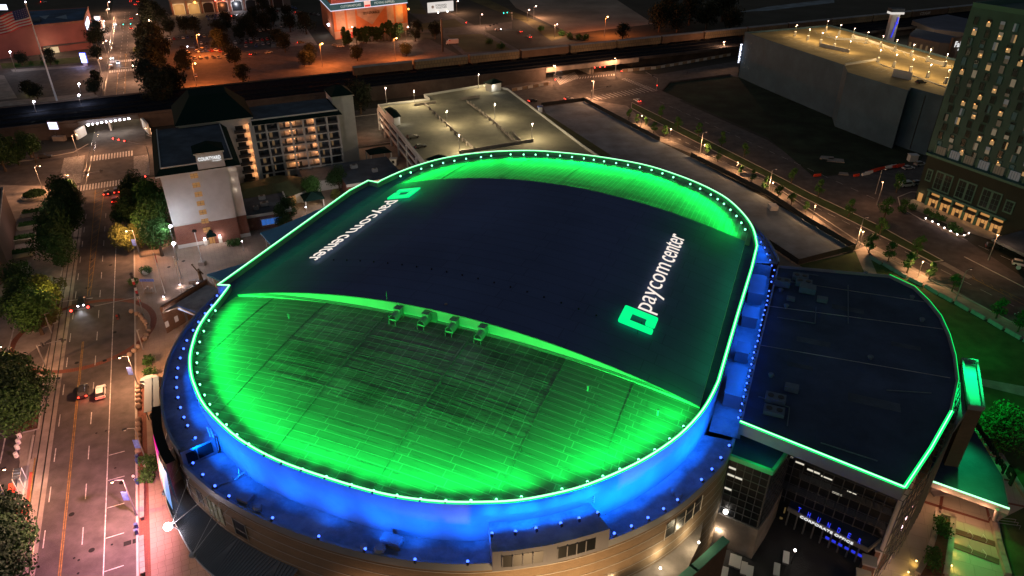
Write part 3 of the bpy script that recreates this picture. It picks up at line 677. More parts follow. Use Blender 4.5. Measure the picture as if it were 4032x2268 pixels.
for q in range(12): light('POINT', R(50.6, -24+4.6*q, 25.6), 45, (0, .12, 1), arena, .2)
# equipment houses in the slot between drum and wing
for x0, y0, x1, y1, h in ((46.6, 18, 49.6, 26.5, 2.6), (46.6, 8.2, 49.4, 12.5, 2.4), (46.8, -4.5, 49.2, -1, 2.2), (46.6, -18.5, 49.5, -9.5, 2.6)):
    mb = MB(); mb.box(R, x0, x1, y0, y1, 20.9, 20.9+h); mb.box(R, x0-.1, x1+.1, y0-.1, y1+.1, 20.9+h, 21.05+h); part('equipment_house', mb, 'wall_panel', arena)
# ladders
def ladder(pts, n, w=.7, par=arena):
    a, b = pts; mb = MB(); s = NX*w/2
    mb.tube(a-s, b-s, .05, 5); mb.tube(a+s, b+s, .05, 5)
    for k in range(n): p = a.lerp(b, (k+.5)/n); mb.tube(p-s, p+s, .03, 4)
    part('ladder', mb, 'metal_white', par)
lp = T(2, 2, 530, 870, 24.6); ladder((lp+W(0, 0, 0), T(2, 2, 527, 765, 28.9)), 10)
lp = T(2, 2, 600, 890, 24.6); ladder((lp, lp+W(0, 0, 2.6)), 7)
lp = T(0, 2, 1640, 500, 21.1); ladder((lp, lp+W(0, .3, 3.2)), 9)
ladder((T(0, 2, 1600, 400, 24.2), T(0, 2, 1575, 330, 26.8)), 8)
# plant on the lower roof, vents on the upper one
def rthing(name, label, cat, mbs, pos, grp=None):
    o = thing(name, pos, label, cat, grp)
    for nm, mb, m in mbs: part(nm, mb, m, o)
    return o
def hood(P, k, lab):
    b = MB(); c = MB(); d = MB(); x, y = toR(P); z = P.z
    L_ = lambda a, b_, c_: R(x+a*.68, y+b_*.68, z+c_*.72)
    b.box(L_, -.9, .9, 1.2, 3.0, .7, 2.7); b.box(L_, -1.0, 1.0, 1.1, 3.1, 2.7, 2.85)
    n = 8
    for i in range(n):
        a0, a1 = math.pi*i/n, math.pi*(i+1)/n
        f = lambda a, yy, dr: L_(math.cos(a)*(1.0+dr), yy, 1.25+math.sin(a)*(1.0+dr))
        c.hexa([f(a0, -1.2, 0), f(a1, -1.2, 0), f(a1, 1.2, 0), f(a0, 1.2, 0)], [f(a0, -1.2, .06), f(a1, -1.2, .06), f(a1, 1.2, .06), f(a0, 1.2, .06)])
    c.box(L_, -1, 1, -1.15, 1.2, .75, 1.2)
    for sx in (-.9, .9):
        for sy in (-1.4, 2.8): d.box(L_, sx-.07, sx+.07, sy-.07, sy+.07, -.25, .75)
        d.box(L_, sx-.08, sx+.08, -1.6, 3.0, .6, .75)
    rthing('roof_ventilator', lab, 'ventilator', [('fan_box', b, 'parapet_metal'), ('hood', c, 'parapet_metal'), ('frame', d, 'metal_grey')], P, 'ventilators under the near edge of the dark roof')
labs = ['leftmost of four box ventilators below the dark roof edge', 'second from left of four box ventilators below the dark roof edge, beside a door', 'third from left of four box ventilators, next to the antenna mast', 'rightmost of four box ventilators below the dark roof edge']
for k, (x, y) in enumerate(((1050, 975), (1262, 1015), (1472, 1065), (1688, 1120))):
    P = T(1, 1, x, y, 32.3); hood(P, k, labs[k])
mb = MB(); p = T(1, 1, 1440, 960, 32); mb.tube(p, p+W(0, 0, 3.2), .06, 6); mb.tube(p+W(-.9, 0, 2.4), p+W(1.2, 0, 2.7), .04, 5); mb.tube(p+W(-.9, 0, 1.6), p+W(.9, 0, 1.8), .04, 5)
mb.box(lambda a, b, c: p+W(a, b, c), -.25, .25, -.1, .1, 2.8, 3.3); solo('antenna_mast', mb, 'metal_grey', 'thin antenna mast with crossbars beside the ventilators on the roof', 'antenna', org=p)
mb = MB(); p = T(1, 1, 998, 905, 32); mb.tube(p, p+W(0, 0, 4.2), .05, 5); solo('lightning_rod', mb, 'metal_grey', 'single upright rod left of the leftmost ventilator', 'rod', org=p)
mb = MB(); p = T(1, 1, 1345, 985, 32.2); mb.box(lambda a, b, c: R(toR(p)[0]+a, VN-.12+b, p.z+c), -.6, .6, -.05, .05, 0, 2.1); part('roof_door', mb, 'metal_grey', arena)
for k, (i, j, x, y) in enumerate(((1, 1, 247, 935), (1, 1, 648, 1002), (1, 1, 1085, 1085), (1, 1, 1527, 1195), (2, 1, 70, 1322), (2, 2, 572, 30), (2, 2, 1100, 213))):
    P = T(i, j, x, y, 30.6); mb = MB(); mb.tube(P-W(0, 0, .6), P+W(0, 0, .35), .16, 8); mb.ball(P+W(0, 0, .4), .3, 8, 4, .5); part('roof_vent', mb, 'parapet_metal', arena)
mb = MB()
for k in range(18):
    u = -33+3.3*k; v = -15.5-.12*k; mb.tube(R(u, v, bz(u)), R(u, v, bz(u)+.25), .14, 6)
part('roof_vent', mb, 'black', arena)
for k, (t, sc) in enumerate((((1, 2, 20, 960, 21), 1.0), ((2, 2, 1215, 835, 21), .8), ((2, 2, 1250, 860, 21), .9), ((1, 2, 940, 1280, 21), 1.2), ((1, 2, 820, 1250, 21), .8))):
    P = T(*t); mb = MB(); mb.tube(P, P+W(0, 0, .8*sc), .45*sc, 12); mb.tube(P+W(0, 0, .8*sc), P+W(0, 0, 1.1*sc), .7*sc, 12, .5*sc)
    solo('exhaust_fan', mb, 'parapet_metal', ['round exhaust fan at left on the blue lit lower roof', 'farther of the paired mushroom fans by the right parapet', 'nearer of the paired mushroom fans by the right parapet', 'large mushroom fan beside the white plant cabinet on blue roof', 'small round fan left of the plant cabinet on blue roof'][k], 'exhaust fan', org=P)
P = T(1, 2, 1030, 1215, 21); x, y = toR(P); L_ = lambda a, b, c: R(x+a*.68, y+b*.68, 21+c*.7)
mb = MB(); mb.box(L_, -2, 2, -1, 1, .5, 1.9); m2 = MB(); m2.box(L_, -2.1, 2.1, -1.1, 1.1, 1.9, 2.0); m3 = MB()
for sx in (-1.8, 1.8):
    for sy in (-.8, .8): m3.box(L_, sx-.08, sx+.08, sy-.08, sy+.08, 0, .5)
m4 = MB(); m4.box(L_, -.2, 2.4, -1.35, -1.05, .6, 1.5)
rthing('plant_cabinet', 'pale plant cabinet with flat lid on the blue lit lower roof', 'air unit', [('cabinet', mb, 'wall_panel'), ('lid', m2, 'parapet_metal'), ('foot', m3, 'metal_grey'), ('coil', m4, 'metal_grey')], P)
P = T(0, 2, 1760, 730, 21); mb = MB(); mb.tube(P, P+W(1.6, .9, .9), .12, 6); mb.tube(P+W(0, 0, 0), P+W(0, 0, 1.0), .1, 6); mb.tube(P+W(.8, .45, .1), P+W(.6, 1.4, 1.1), .1, 6); mb.tube(P+W(-2, -1.2, .2), P, .14, 6); mb.ball(P+W(-2.1, -1.3, .3), .45, 8, 5)
solo('pipe_cluster', mb, 'metal_grey', 'bent pipes standing on the blue lower roof near the louvred step', 'pipes', org=P)
P = T(0, 2, 1860, 880, 21); x, y = toR(P); mb = MB(); mb.box(lambda a, b, c: R(x+a, y+b, 21+c), -1, 1, -.8, .8, .2, .9); mb.box(lambda a, b, c: R(x+a, y+b, 21+c), -.8, .8, -.6, .6, 0, .2)
solo('roof_hatch', mb, 'wall_panel', 'low square hatch on the blue lower roof above the brown wall', 'hatch', org=P)
# ---------------------------------------------------------------- roof signs
def roofsign(uc, sgn, lab, logo_v0, logo_v1, tv0, tv1, du):
    """sgn=+1: runs along +e with letter tops towards -n"""
    z0 = bz(uc)+.75; sl = -2*7*(uc+1.6)/45.5**2
    ndir = (NX + W(0, 0, sl)).normalized(); xd = EY*sgn; yd = -ndir*sgn
    o = thing('roof_sign', R(uc, (logo_v0+tv1)/2, z0-.6), lab, 'sign')
    base = R(uc, logo_v0, z0) + ndir*(du/2)*sgn
    lw = abs(logo_v1-logo_v0)
    # square logo with a bent inner stroke, as flat letters 0.5 m deep
    def sq(x0, x1, y0, y1, mb, r=.35):
        pts = []
        for cx, cy, a0 in ((x1-r, y0+r, -90), (x1-r, y1-r, 0), (x0+r, y1-r, 90), (x0+r, y0+r, 180)):
            for k in range(4): a = math.radians(a0+30*k); pts.append((cx+r*math.cos(a), cy+r*math.sin(a)))
        zd = Vector((0, 0, .35)); P = [base+xd*x+yd*y for x, y in pts]; mb.hexa(P, [p+zd for p in P])
    mb = MB(); s = lw; h = du
    sq(0, s*.27, 0, h, mb); sq(0, s, h*.72, h, mb); sq(s*.73, s, 0, h, mb); sq(s*.38, s, 0, h*.28, mb)
    part('logo', mb, 'sign_green', o)
    tb = R(uc, tv0, z0+.02) + ndir*(.43*du)*sgn
    L = abs(tv1-tv0)
    text('letters', 'paycom', tb, xd, yd, L*.575, du*.60, .1, 'sign_white', o, bold=-.008)
    tb2 = tb + xd*(L*.615) + yd*(du*.60*.27)
    text('letters', 'center', tb2, xd, yd, L*.385, du*.60*.86, .1, 'sign_white', o, bold=-.004)
    mb = MB()
    for k in range(14):
        p = base + xd*(k*(lw+L)/13) + yd*du*.4; mb.tube(p-W(0, 0, 1.0), p, .06, 5)
    part('sign_post', mb, 'metal_dark', o)
roofsign(30.1, 1, 'illuminated name sign with square green logo on the right side of the dark roof', -18.0, -12.6, -11.6, 21.3, 6.2)
roofsign(-37.4, -1, 'upside down illuminated name sign along the left edge of the dark roof', 24.0, 17.8, 16.4, -16.8, 6.4)

# ================================================================== THE WING
wing = thing('arena_wing', R(66, 0, 0), 'dark flat roofed wing with curved side and green edge light joined to the arena', 'building')
wp = [(49.9, -26.1), (73.3, -31.8), (77.5, -21.5), (81.5, -10.5), (83.6, -.6), (84.0, 7.2), (83.8, 14.5), (83.0, 21.2), (81.3, 26.8), (79.0, 32.0), (74.3, 35.6), (51.4, 31)]
mb = MB(); mb.face([R(u, v, 23.9) for u, v in wp]); part('wing_roof', mb, 'wing_roof', wing)
mb = MB(); P = wallstrip(mb, wp, 22.0, 24.5, .0, True); Q = wallstrip(mb, wp, 23.9, 24.5, -.35, True)
for i in range(len(P)): mb.face([R(*P[i], 24.5), R(*P[(i+1) % len(P)], 24.5), R(*Q[(i+1) % len(P)], 24.5), R(*Q[i], 24.5)])
wallstrip(mb, wp, 22.0, 22.01, 0, True); mb.face([R(u, v, 22.0) for u, v in wp])
part('fascia', mb, 'wall_panel', wing)
wi = wallstrip(MB(), wp, 0, 1, -1.2, True); wi[0] = (50.5, -17.8); wi[1] = (75.4, -23.2)
mb = MB(); wallstrip(mb, wi, 0, 21.99, 0, True); part('glass_wall', mb, 'glass_dark', wing)
mb = MB()
fl = [wi[0], wi[1]]; n = 16
for k in range(n+1):
    t = k/n; p = (wi[0][0]+(wi[1][0]-wi[0][0])*t, wi[0][1]+(wi[1][1]-wi[0][1])*t); mb.beam(R(p[0], p[1]-.08, 4.5), R(p[0], p[1]-.08, 22), .12, .12)
for z in (5.5, 7.3, 9, 10.8, 12.6, 14.3, 16, 17.8, 19.6): mb.beam(R(wi[0][0], wi[0][1]-.08, z), R(wi[1][0], wi[1][1]-.08, z), .1, .1)
part('mullion', mb, 'mullion_dark', wing)
# sun louvres in three banks over the glass
for zz0, a, b in ((15.6, .32, .98), (12.4, .42, .98), (9.0, .3, .98)):
    for k in range(5):
        p0 = Vector(wi[0]).lerp(Vector(wi[1]), a); p1 = Vector(wi[0]).lerp(Vector(wi[1]), b); o_ = .5+.28*k
        mb = MB(); mb.beam(R(p0.x, p0.y-o_, zz0), R(p1.x, p1.y-o_, zz0), .12, .08); part('louvre', mb, 'mullion_dark', wing)
    mb = MB()
    for k in range(12):
        p = p0.lerp(p1, k/11); mb.beam(R(p.x, p.y, zz0), R(p.x, p.y-1.8, zz0), .08, .08)
    part('louvre_bracket', mb, 'mullion_dark', wing)
emat('window_office', (1.0, .93, .75), .7)
for a, b, z, hh in ((.30, .36, 14.4, .4), (.38, .44, 13.8, .5), (.46, .54, 13.2, .4), (.55, .62, 13.0, .3), (.64, .7, 10.6, .5), (.72, .78, 12.0, .3)):
    p0 = Vector(wi[0]).lerp(Vector(wi[1]), a); p1 = Vector(wi[0]).lerp(Vector(wi[1]), b)
    mb = MB(); mb.face([R(p0.x, p0.y-.03, z), R(p1.x, p1.y-.03, z), R(p1.x, p1.y-.03, z+hh), R(p0.x, p0.y-.03, z+hh)]); part('lit_window', mb, 'window_office', wing)
# lattice along the curved side
mb = MB()
lt = along([(74.3, -30), (78.9, -20.8), (82.9, -10), (85, -.5), (85.5, 5)], 22)
for (u, v) in lt:
    mb.beam(R(u, v, 1), R(u, v, 20.5), .12, .12); mb.beam(R(u, v, 20.3), R(u-1.3, v+.3, 20.3), .1, .1)
for z in (4, 7, 10, 13, 16, 18.5, 20.4):
    for a, b in zip(lt, lt[1:]): mb.beam(R(*a, z), R(*b, z), .1, .1)
for a, b in zip(lt, lt[2:]):
    mb.beam(R(*a, 13), R(*b, 16), .08, .08)
part('lattice', mb, 'mullion_dark', wing)
mb = MB(); mb.tube(R(75.6, -24.4, 0), R(75.6, -24.4, 22), .5, 10); part('column', mb, 'stucco', wing)
mb = MB()
for a, b in ((wp[0], wp[1]), (wp[1], wp[2]), (wp[2], wp[3])): mb.tube(R(*a, 24.62), R(*b, 24.62), .11 if a == wp[0] else .08, 6)
part('led_strip', mb, 'led_green', wing)
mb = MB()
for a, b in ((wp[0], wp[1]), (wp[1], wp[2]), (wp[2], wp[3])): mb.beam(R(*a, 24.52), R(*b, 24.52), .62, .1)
part('led_fringe_glow', mb, 'led_glow', wing)  # emissive band imitating the green glow around the wing tube
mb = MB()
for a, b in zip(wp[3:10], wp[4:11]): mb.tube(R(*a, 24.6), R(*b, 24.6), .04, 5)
part('led_strip', mb, 'led_glow', wing)
mb = MB()
for a, b in (((50, 13), (83, 17)), ((50, -2), (82.5, .2)), ((50, 25), (82, 27))): mb.beam(R(*a, 23.95), R(*b, 23.95), .12, .08)
part('roof_seam', mb, 'roof_gravel', wing)
for k, (x0, y0, x1, y1, h, lab) in enumerate(((3, 1, 60, 690, 1.6, ''), (3, 1, 200, 645, 1.2, ''), (3, 1, 225, 690, 1.3, ''), (3, 2, 10, 115, 1.2, ''), (3, 2, 0, 205, 1.0, ''))):
    P = T(x0, y0, x1+40, y1+20, 23.9); u, v = toR(P); L_ = lambda a, b, c: R(u+a, v+b, 23.9+c); mb = MB(); mb.box(L_, -1.6, 1.6, -1.0, 1.0, .25, h); m2 = MB(); m2.box(L_, -1.3, 1.3, -.8, .8, 0, .25); m3 = MB()
    for q in (-.8, .8): m3.tube(L_(q, 0, h), L_(q, 0, h+.12), .5, 10)
    rthing('air_unit', ['large rooftop air unit nearest the blue lamps at the top of the wing roof', 'air unit farthest back in the group on the wing roof', 'air unit on the right of the group on the wing roof', 'larger of two air units at the left side of the wing roof', 'smaller of two air units at the left side of the wing roof'][k], 'air unit',
           [('cabinet', mb, 'unit_dark'), ('base', m2, 'metal_dark'), ('fan', m3, 'metal_dark')], P)
for k, (i, j, x, y) in enumerate(((3, 1, 95, 750), (3, 1, 135, 870), (3, 1, 770, 1260), (3, 1, 1160, 975), (3, 1, 20, 1395), (3, 1, 1085, 805), (3, 1, 735, 625))):
    P = T(i, j, x, y, 23.9); mb = MB(); mb.tube(P, P+W(0, 0, .5), .35, 10); mb.tube(P+W(0, 0, .5), P+W(0, 0, .75), .55, 10, .35); part('roof_vent', mb, 'unit_dark', wing)
for k, pts in enumerate((((56, 24), (56, 30), (60, 30)), ((53, 9), (60, 9.5), (60, 16)), ((52, -18), (57, -19), (57, -24)), ((66, 28), (66, 12)), ((72, -8), (79, -6)), ((62, -26), (70, -27)))):
    mb = MB(); mb.path([R(*p, 24.15) for p in pts], .1); part('roof_pipe', mb, 'unit_dark', wing)
for u, v, s in ((58, 22, 1.6), (61, 19, 1.0), (55, 17, .8), (57, -14, 1.1)):
    mb = MB(); mb.box(R, u-s, u+s, v-s*.7, v+s*.7, 24.1, 24.1+s*.8); part('roof_unit', mb, 'unit_dark', wing)
for u, v, s in ((60, 3, 3), (70, -12, 4), (66, 18, 3), (76, 8, 2.5), (58, -6, 2.2)):
    mb = MB(); mb.box(R, u-s, u+s, v-s*.3, v+s*.3, 23.9, 23.93); part('roof_patch', mb, 'roof_dark', wing)
# glass block between drum and wing
gb = thing('glass_entrance_block', R(54, -27, 0), 'glazed corner block with green edged flat roof between arena and wing', 'building')
gp = [(49.4, -29.6), (56.0, -30.7), (57.7, -25.6), (59.2, -19.3), (50.0, -18)]
mb = MB(); mb.prism([R(*p) for p in gp], 19.6, 20.0); part('roof', mb, 'wing_roof', gb)
mb = MB(); 
for a, b in ((gp[0], gp[1]), (gp[1], gp[2])): mb.ribbon([R(*a, 19.5), R(*b, 19.5)], .5, .9)
mat('edge_green', (.1, .55, .25), .6); part('roof_edge', mb, 'edge_green', gb)
light('AREA', R(54, -31.5, 22.5), 60, (0, 1, .25), gb, 2.0, R(54, -29, 19.5), name='edge_light')
mb = MB(); mb.prism([R(*p) for p in [(49.6, -29.3), (55.8, -30.4), (57.4, -25.6), (59, -19.4), (50.2, -18)]], 0, 19.5); part('core_wall', mb, 'glass_dark', gb)
def facade(par, p0, p1, z0, z1, nc, nr, lit=()):
    d = (Vector(p1)-Vector(p0)); L_ = d.length; d.normalize(); nn = Vector((d.y, -d.x))*.1; fr = MB()
    for i in range(nc+1): p = Vector(p0)+d*(L_*i/nc)+nn; fr.beam(R(p.x, p.y, z0), R(p.x, p.y, z1), .1, .1)
    for j in range(nr+1): a = Vector(p0)+nn; b = Vector(p1)+nn; z = z0+(z1-z0)*j/nr; fr.beam(R(a.x, a.y, z), R(b.x, b.y, z), .1, .1)
    part('mullion', fr, 'mullion_dark', par)
    for i in range(nc):
        for j in range(nr):
            a = Vector(p0)+d*(L_*(i+.05)/nc)+nn*.5; b = Vector(p0)+d*(L_*(i+.95)/nc)+nn*.5; za = z0+(z1-z0)*(j+.05)/nr; zb = z0+(z1-z0)*(j+.95)/nr
            mb = MB(); mb.face([R(a.x, a.y, za), R(b.x, b.y, za), R(b.x, b.y, zb), R(a.x, a.y, zb)])
            if (i, j) in lit: zc = zb-(zb-za)*.35; mb = MB(); mb.face([R(a.x, a.y, zc), R(b.x, b.y, zc), R(b.x, b.y, zb), R(a.x, a.y, zb)]); part('pane', mb, 'window_office', par)
            else: part('pane', mb, 'glass_dark', par)
facade(gb, (49.6, -29.3), (55.8, -30.4), 7.2, 19.4, 5, 8, {(0, 5), (1, 5), (0, 6), (0, 3)}); facade(gb, (55.8, -30.4), (57.4, -25.6), 7.2, 19.4, 4, 8); facade(gb, (57.4, -25.6), (59, -19.4), 7.2, 19.4, 4, 8)
mb = MB(); mb.prism([R(*p) for p in [(49.4, -29.6), (56.1, -30.8), (57.8, -25.4), (59.3, -19.2), (50.2, -18)]], 0, 7.1); part('base_wall', mb, 'concrete', gb)
mb = MB(); mb.ball(T(2, 2, 1612, 965, 8.2), .4, 8, 6); part('globe_lamp', mb, 'lens_white', gb)
mb = MB(); mb.ball(T(2, 2, 1550, 1088, 3.4), .42, 8, 6); o = part('wall_lamp', mb, 'lens_white', arena); light('POINT', T(2, 2, 1548, 1092, 3.4)+W(0, -.8, 0), 260, (1, .75, .5), arena, .3)
# entrance canopy and its two-line sign
cn = thing('entrance_canopy', R(67, -21, 0), 'low dark canopy roof with blue and white letters in front of the wing', 'canopy')
cp_ = [(60.2, -25.5), (61.2, -29.3), (73.4, -33), (75.4, -29), (74.6, -27.6)]
ca, cb, cc2, cd = [toR(T(3, 2, *q, 5.2)) for q in ((150, 935), (755, 1250), (850, 1175), (180, 860))]
mb = MB(); mb.prism([R(*p) for p in (ca, cb, cc2, cd)], 4.9, 5.3); part('canopy_roof', mb, 'wing_roof', cn)
mb = MB(); mb.ribbon([R(*ca, 4.6), R(*cb, 4.6), R(*cc2, 4.6)], .25, .9); part('fascia', mb, 'metal_grey', cn)
mb = MB()
for k in range(9):
    t = .04+k/9; p = Vector(ca).lerp(Vector(cb), t); q = Vector(cd).lerp(Vector(cc2), .5); mb.beam(R(p.x, p.y+1.2, 0), R(p.x, p.y+1.2, 4.8), .2, .2)
part('post', mb, 'metal_grey', cn)
emat('neon_blue', (.03, .05, 1.0), 1.1); emat('neon_white', (1, 1, 1), .9)
tho = thing('letter_sign', R(*ca, 5.3), 'blue outlined letters above a white second line on the entrance canopy edge', 'sign')
cdv = (R(*cb)-R(*ca)); clen = cdv.length; cdv.normalize(); cside = Vector((-cdv.y, cdv.x, 0))
for k, ch in enumerate('THUNDER'):
    text('blue_letter', ch, R(*ca, 5.45)+cdv*(clen*(.12+.125*k))+cside*.05, cdv, W(0, 0, 1)*.97+cside*.2, .42, .95, .08, 'neon_blue', tho)
text('white_letters', 'CORPORATE OFFICE', R(*ca, 4.75)+cdv*(clen*.17)-cside*.2, cdv, W(0, 0, 1)*.97+cside*.2, clen*.66, .42, .12, 'neon_white', tho)
for k in range(6):
    t = .52+.08*k; mb = MB(); p = Vector(ca).lerp(Vector(cb), t); q = Vector(ca).lerp(Vector(cb), t+.05); mb.face([R(p.x, p.y+.3, 2.6), R(q.x, q.y+.3, 2.6), R(q.x, q.y+.3, 3.2), R(p.x, p.y+.3, 3.2)]); part('lit_panel', mb, mat('panel_blue%d' % k, (.02, .02, .1), .5, emit=(.03, .05, 1), es=.7), cn)
# light columns of the plaza
emat('tube_pink', (1.0, .62, .7), 5.0)
k2 = 0
for (x, y, hh) in ((765, 1340, 4.0), (720, 1449, 4.0), (860, 1240, 4.0)):
    P = T(3, 2, x, y, hh); u, v = toR(P); o = thing('light_column', R(u, v, 0), ['square dark column with tall pink tube light, middle of three by the plaza', 'square dark column with tube light nearest the bottom edge', 'square dark column with pink tube light nearest the canopy'][k2], 'column', 'columns with tube lights'); k2 += 1
    mb = MB(); mb.box(R, u-.9, u+.9, v-.9, v+.9, 0, hh); part('shaft', mb, 'brick_brown', o)
    mb = MB(); mb.box(R, u-1.1, u+1.1, v-1.1, v+1.1, hh, hh+.3); part('cap', mb, 'parapet_metal', o)
    mb = MB(); mb.box(R, u+.95, u+1.1, v-.1, v+.1, .9, hh-.7); part('tube_light', mb, 'tube_pink', o)
    light('POINT', R(u+1.8, v, 2.2), 90, (1, .5, .3), o, .3)
mb = MB(); 
for (x, y) in ((1010, 1080), (1048, 1000), (1085, 930)): P = T(3, 2, x, y, 3); u, v = toR(P); mb.box(R, u-.07, u+.07, v-.07, v+.07, 2.2, 3.4)
part('tube_light', mb, 'tube_pink', wing)
# triangular canopy with standing letters
tri = thing('triangle_canopy', R(88, 0, 0), 'dark triangular canopy with green edge light and black standing letters beside the wing', 'canopy')
ZC = 6.5; tp = [toR(T(3, 2, x, y, ZC)) for x, y in ((1200, 725), (1820, 945), (1770, 700), (1560, 350), (1440, 330))]; tp.append((84.6, 0))
mb = MB(); mb.prism([R(*p) for p in tp], ZC-.4, ZC); part('canopy_roof', mb, 'wing_roof', tri)
mb = MB(); mb.tube(R(*tp[0], ZC+.15), R(*tp[1], ZC+.15), .14, 6); part('led_strip', mb, 'led_green', tri)
mb = MB(); mb.ribbon([R(*tp[0], ZC-1.1), R(*tp[1], ZC-1.1)], .3, 1.1); part('fascia', mb, 'stucco', tri)
mb = MB(); mb.tube(T(3, 2, 1700, 1045, 0), R(*tp[1], ZC-.6)-NX*1.6, .3, 8); part('column', mb, 'stucco', tri)
a3, b3 = R(*tp[3], ZC), R(*tp[2], ZC); dd = (a3-b3); ll = dd.length; dd.normalize()
text('standing_letters', 'paycom', b3+dd*.5+W(0, 0, .2), dd, W(0, 0, 1), ll*.68, 1.9, .3, 'black', tri, bold=.02)
text('standing_letters', 'center', b3+dd*(.5+ll*.70)+W(0, 0, .65), dd, W(0, 0, 1), ll*.3, 1.4, .3, 'black', tri, bold=.02)
lg = MB(); lo = b3-dd*2.6+W(0, 0, .3)
for x0, x1, z0, z1 in ((0, .7, 0, 2.8), (0, 2.4, 2.1, 2.8), (1.8, 2.4, .9, 2.8), (1.1, 2.4, .7, 1.3)): lg.hexa([lo+dd*x0+W(0, 0, z0), lo+dd*x1+W(0, 0, z0), lo+dd*x1+W(0, 0, z0)+NX*.3, lo+dd*x0+W(0, 0, z0)+NX*.3], [lo+dd*x0+W(0, 0, z1), lo+dd*x1+W(0, 0, z1), lo+dd*x1+W(0, 0, z1)+NX*.3, lo+dd*x0+W(0, 0, z1)+NX*.3])
part('logo', lg, 'black', tri)
for x, y in ((1320, 860), (1480, 900), (1620, 960)): light('POINT', T(3, 2, x, y, 4.6), 420, (1, .42, .22), tri, .5)
# bright green stair tower
gt = thing('stair_tower', R(86, 0, 0), 'tall narrow box tower flooded with green light beside the curved wing', 'tower')
g0 = [toR(T(3, 1, 1460, 1275, 20)), toR(T(3, 1, 1570, 1290, 20)), toR(T(3, 2, 1622, 195, 20)), toR(T(3, 2, 1508, 178, 20))]
mb = MB(); mb.prism([R(*p) for p in g0], 0, 19.6); part('shaft', mb, 'brick_brown', gt)
mb = MB(); mb.prism([R(*p) for p in g0], 19.6, 20); part('tower_roof', mb, 'wall_panel', gt)
mb = MB(); mb.ribbon([R(*p, 20) for p in g0+[g0[0]]], .35, .7); part('parapet', mb, 'wall_panel', gt)
c0 = Vector(g0[0]).lerp(Vector(g0[3]), .35); mb = MB(); mb.prism([R(84.0, 9, 0), R(84.1, -6.5, 0), R(*g0[3]), R(*g0[0])], 17.5, 19); part('link', mb, 'wall_panel', gt)
gc = sum((R(*p, 0) for p in g0), Vector())/4
light('SPOT', gc+W(6, 8, 33), 90000, (0, 1, .2), gt, .5, gc+W(0, 0, 19), math.radians(42), .9, name='green_floodlight')
light('SPOT', R(87, 15, 25), 30000, (0, 1, .18), wing, .5, R(104, 20, 0), math.radians(75), 1, name='green_floodlight')
light('SPOT', R(85, -8, 14), 5500, (.1, 1, .12), wing, .5, R(102, -12, 0), math.radians(110), 1, name='green_floodlight')
light('SPOT', R(85, 35, 20), 16000, (0, 1, .18), wing, .5, R(102, 60, 0), math.radians(80), 1, name='green_floodlight')
# plaza paving, wall, steps, planter
sheet('plaza_floor', [T(3, 2, 60, 1700), T(3, 2, 150, 900), T(3, 2, 1100, 800), T(3, 2, 1560, 330), T(3, 2, 1700, 520), T(3, 2, 1790, 560), T(3, 2, 2000, 900), T(3, 2, 1740, 1030), T(3, 2, 1820, 1449), T(3, 2, 1850, 1700)], .09, 'plaza_green')
for pts in ([T(3, 2, 1110, 860), T(3, 2, 1300, 920), T(3, 2, 1690, 1045), T(3, 2, 1690, 1060), T(3, 2, 1300, 940), T(3, 2, 1110, 880)], [T(3, 2, 1300, 850), T(3, 2, 1325, 850), T(3, 2, 1305, 985), T(3, 2, 1280, 985)], [T(3, 2, 1635, 920), T(3, 2, 1655, 925), T(3, 2, 1690, 1050), T(3, 2, 1665, 1045)],
            [T(3, 2, 1780, 715), T(3, 2, 1870, 735), T(3, 2, 1870, 750), T(3, 2, 1780, 730)], [T(3, 2, 1810, 895), T(3, 2, 1932, 920), T(3, 2, 1932, 935), T(3, 2, 1810, 910)]):
    sheet('brick_border', pts, .10, 'brick_walk')
pl = thing('plaza_planter', T(3, 2, 1280, 1200), 'long curved stone planter with shrubs dividing the green lit plaza', 'planter')
mb = MB(); mb.ribbon([T(3, 2, *q) for q in ((1120, 1449), (1190, 1330), (1240, 1180), (1260, 1080), (1275, 985), (1390, 1020), (1380, 1150), (1360, 1300), (1335, 1449))], .9, .9); part('stone_wall', mb, 'concrete', pl)
mb = MB(); mb.face([T(3, 2, *q, .6) for q in ((1130, 1449), (1260, 1200), (1290, 1000), (1380, 1025), (1365, 1280), (1330, 1449))]); part('soil', mb, 'soil', pl)
mb = MB(); mb.ribbon([T(3, 2, *q) for q in ((1690, 1050), (1730, 1200), (1760, 1310), (1800, 1449))], .9, 1.0); solo('low_wall', mb, 'concrete', 'curved low stone wall at the right side of the stepped plaza', 'wall')
mb = MB(); mb.ribbon([T(3, 2, *q) for q in ((1580, 370), (1680, 535), (1755, 550), (1880, 770), (1960, 900))], .7, .7); solo('low_wall', mb, 'concrete', 'bent low kerb wall behind the standing letters of the plaza', 'wall')
mb = MB()
for x0, y0, x1, y1 in ((1395, 1090, 1715, 1195), (1385, 1195, 1745, 1330)):
    for k in range(4): mb.beam(T(3, 2, x0, y0+9*k, .18-.0*k), T(3, 2, x1, y1+9*k, .18), .35, .12)
struct('steps', mb, 'brick_brown')
for k, (x0, y0) in enumerate(((1505, 1135), (1610, 1165), (1500, 1240), (1605, 1275))):
    P = T(3, 2, x0, y0); mb = MB(); mb.tube(P, P+W(0, 0, 1), .04, 5); mb.tube(P+W(0, -1.2, 0), P+W(0, -1.2, 1), .04, 5); mb.tube(P+W(0, 0, 1), P+W(0, -1.2, 1), .04, 5)
    solo('handrail', mb, 'metal_white', ['upper left thin handrail on the plaza steps', 'upper right thin handrail on the plaza steps', 'lower left thin handrail on the plaza steps', 'lower right thin handrail on the plaza steps'][k], 'handrail', org=P)
emat('lens_warm', (1.0, .62, .22), 5.0)
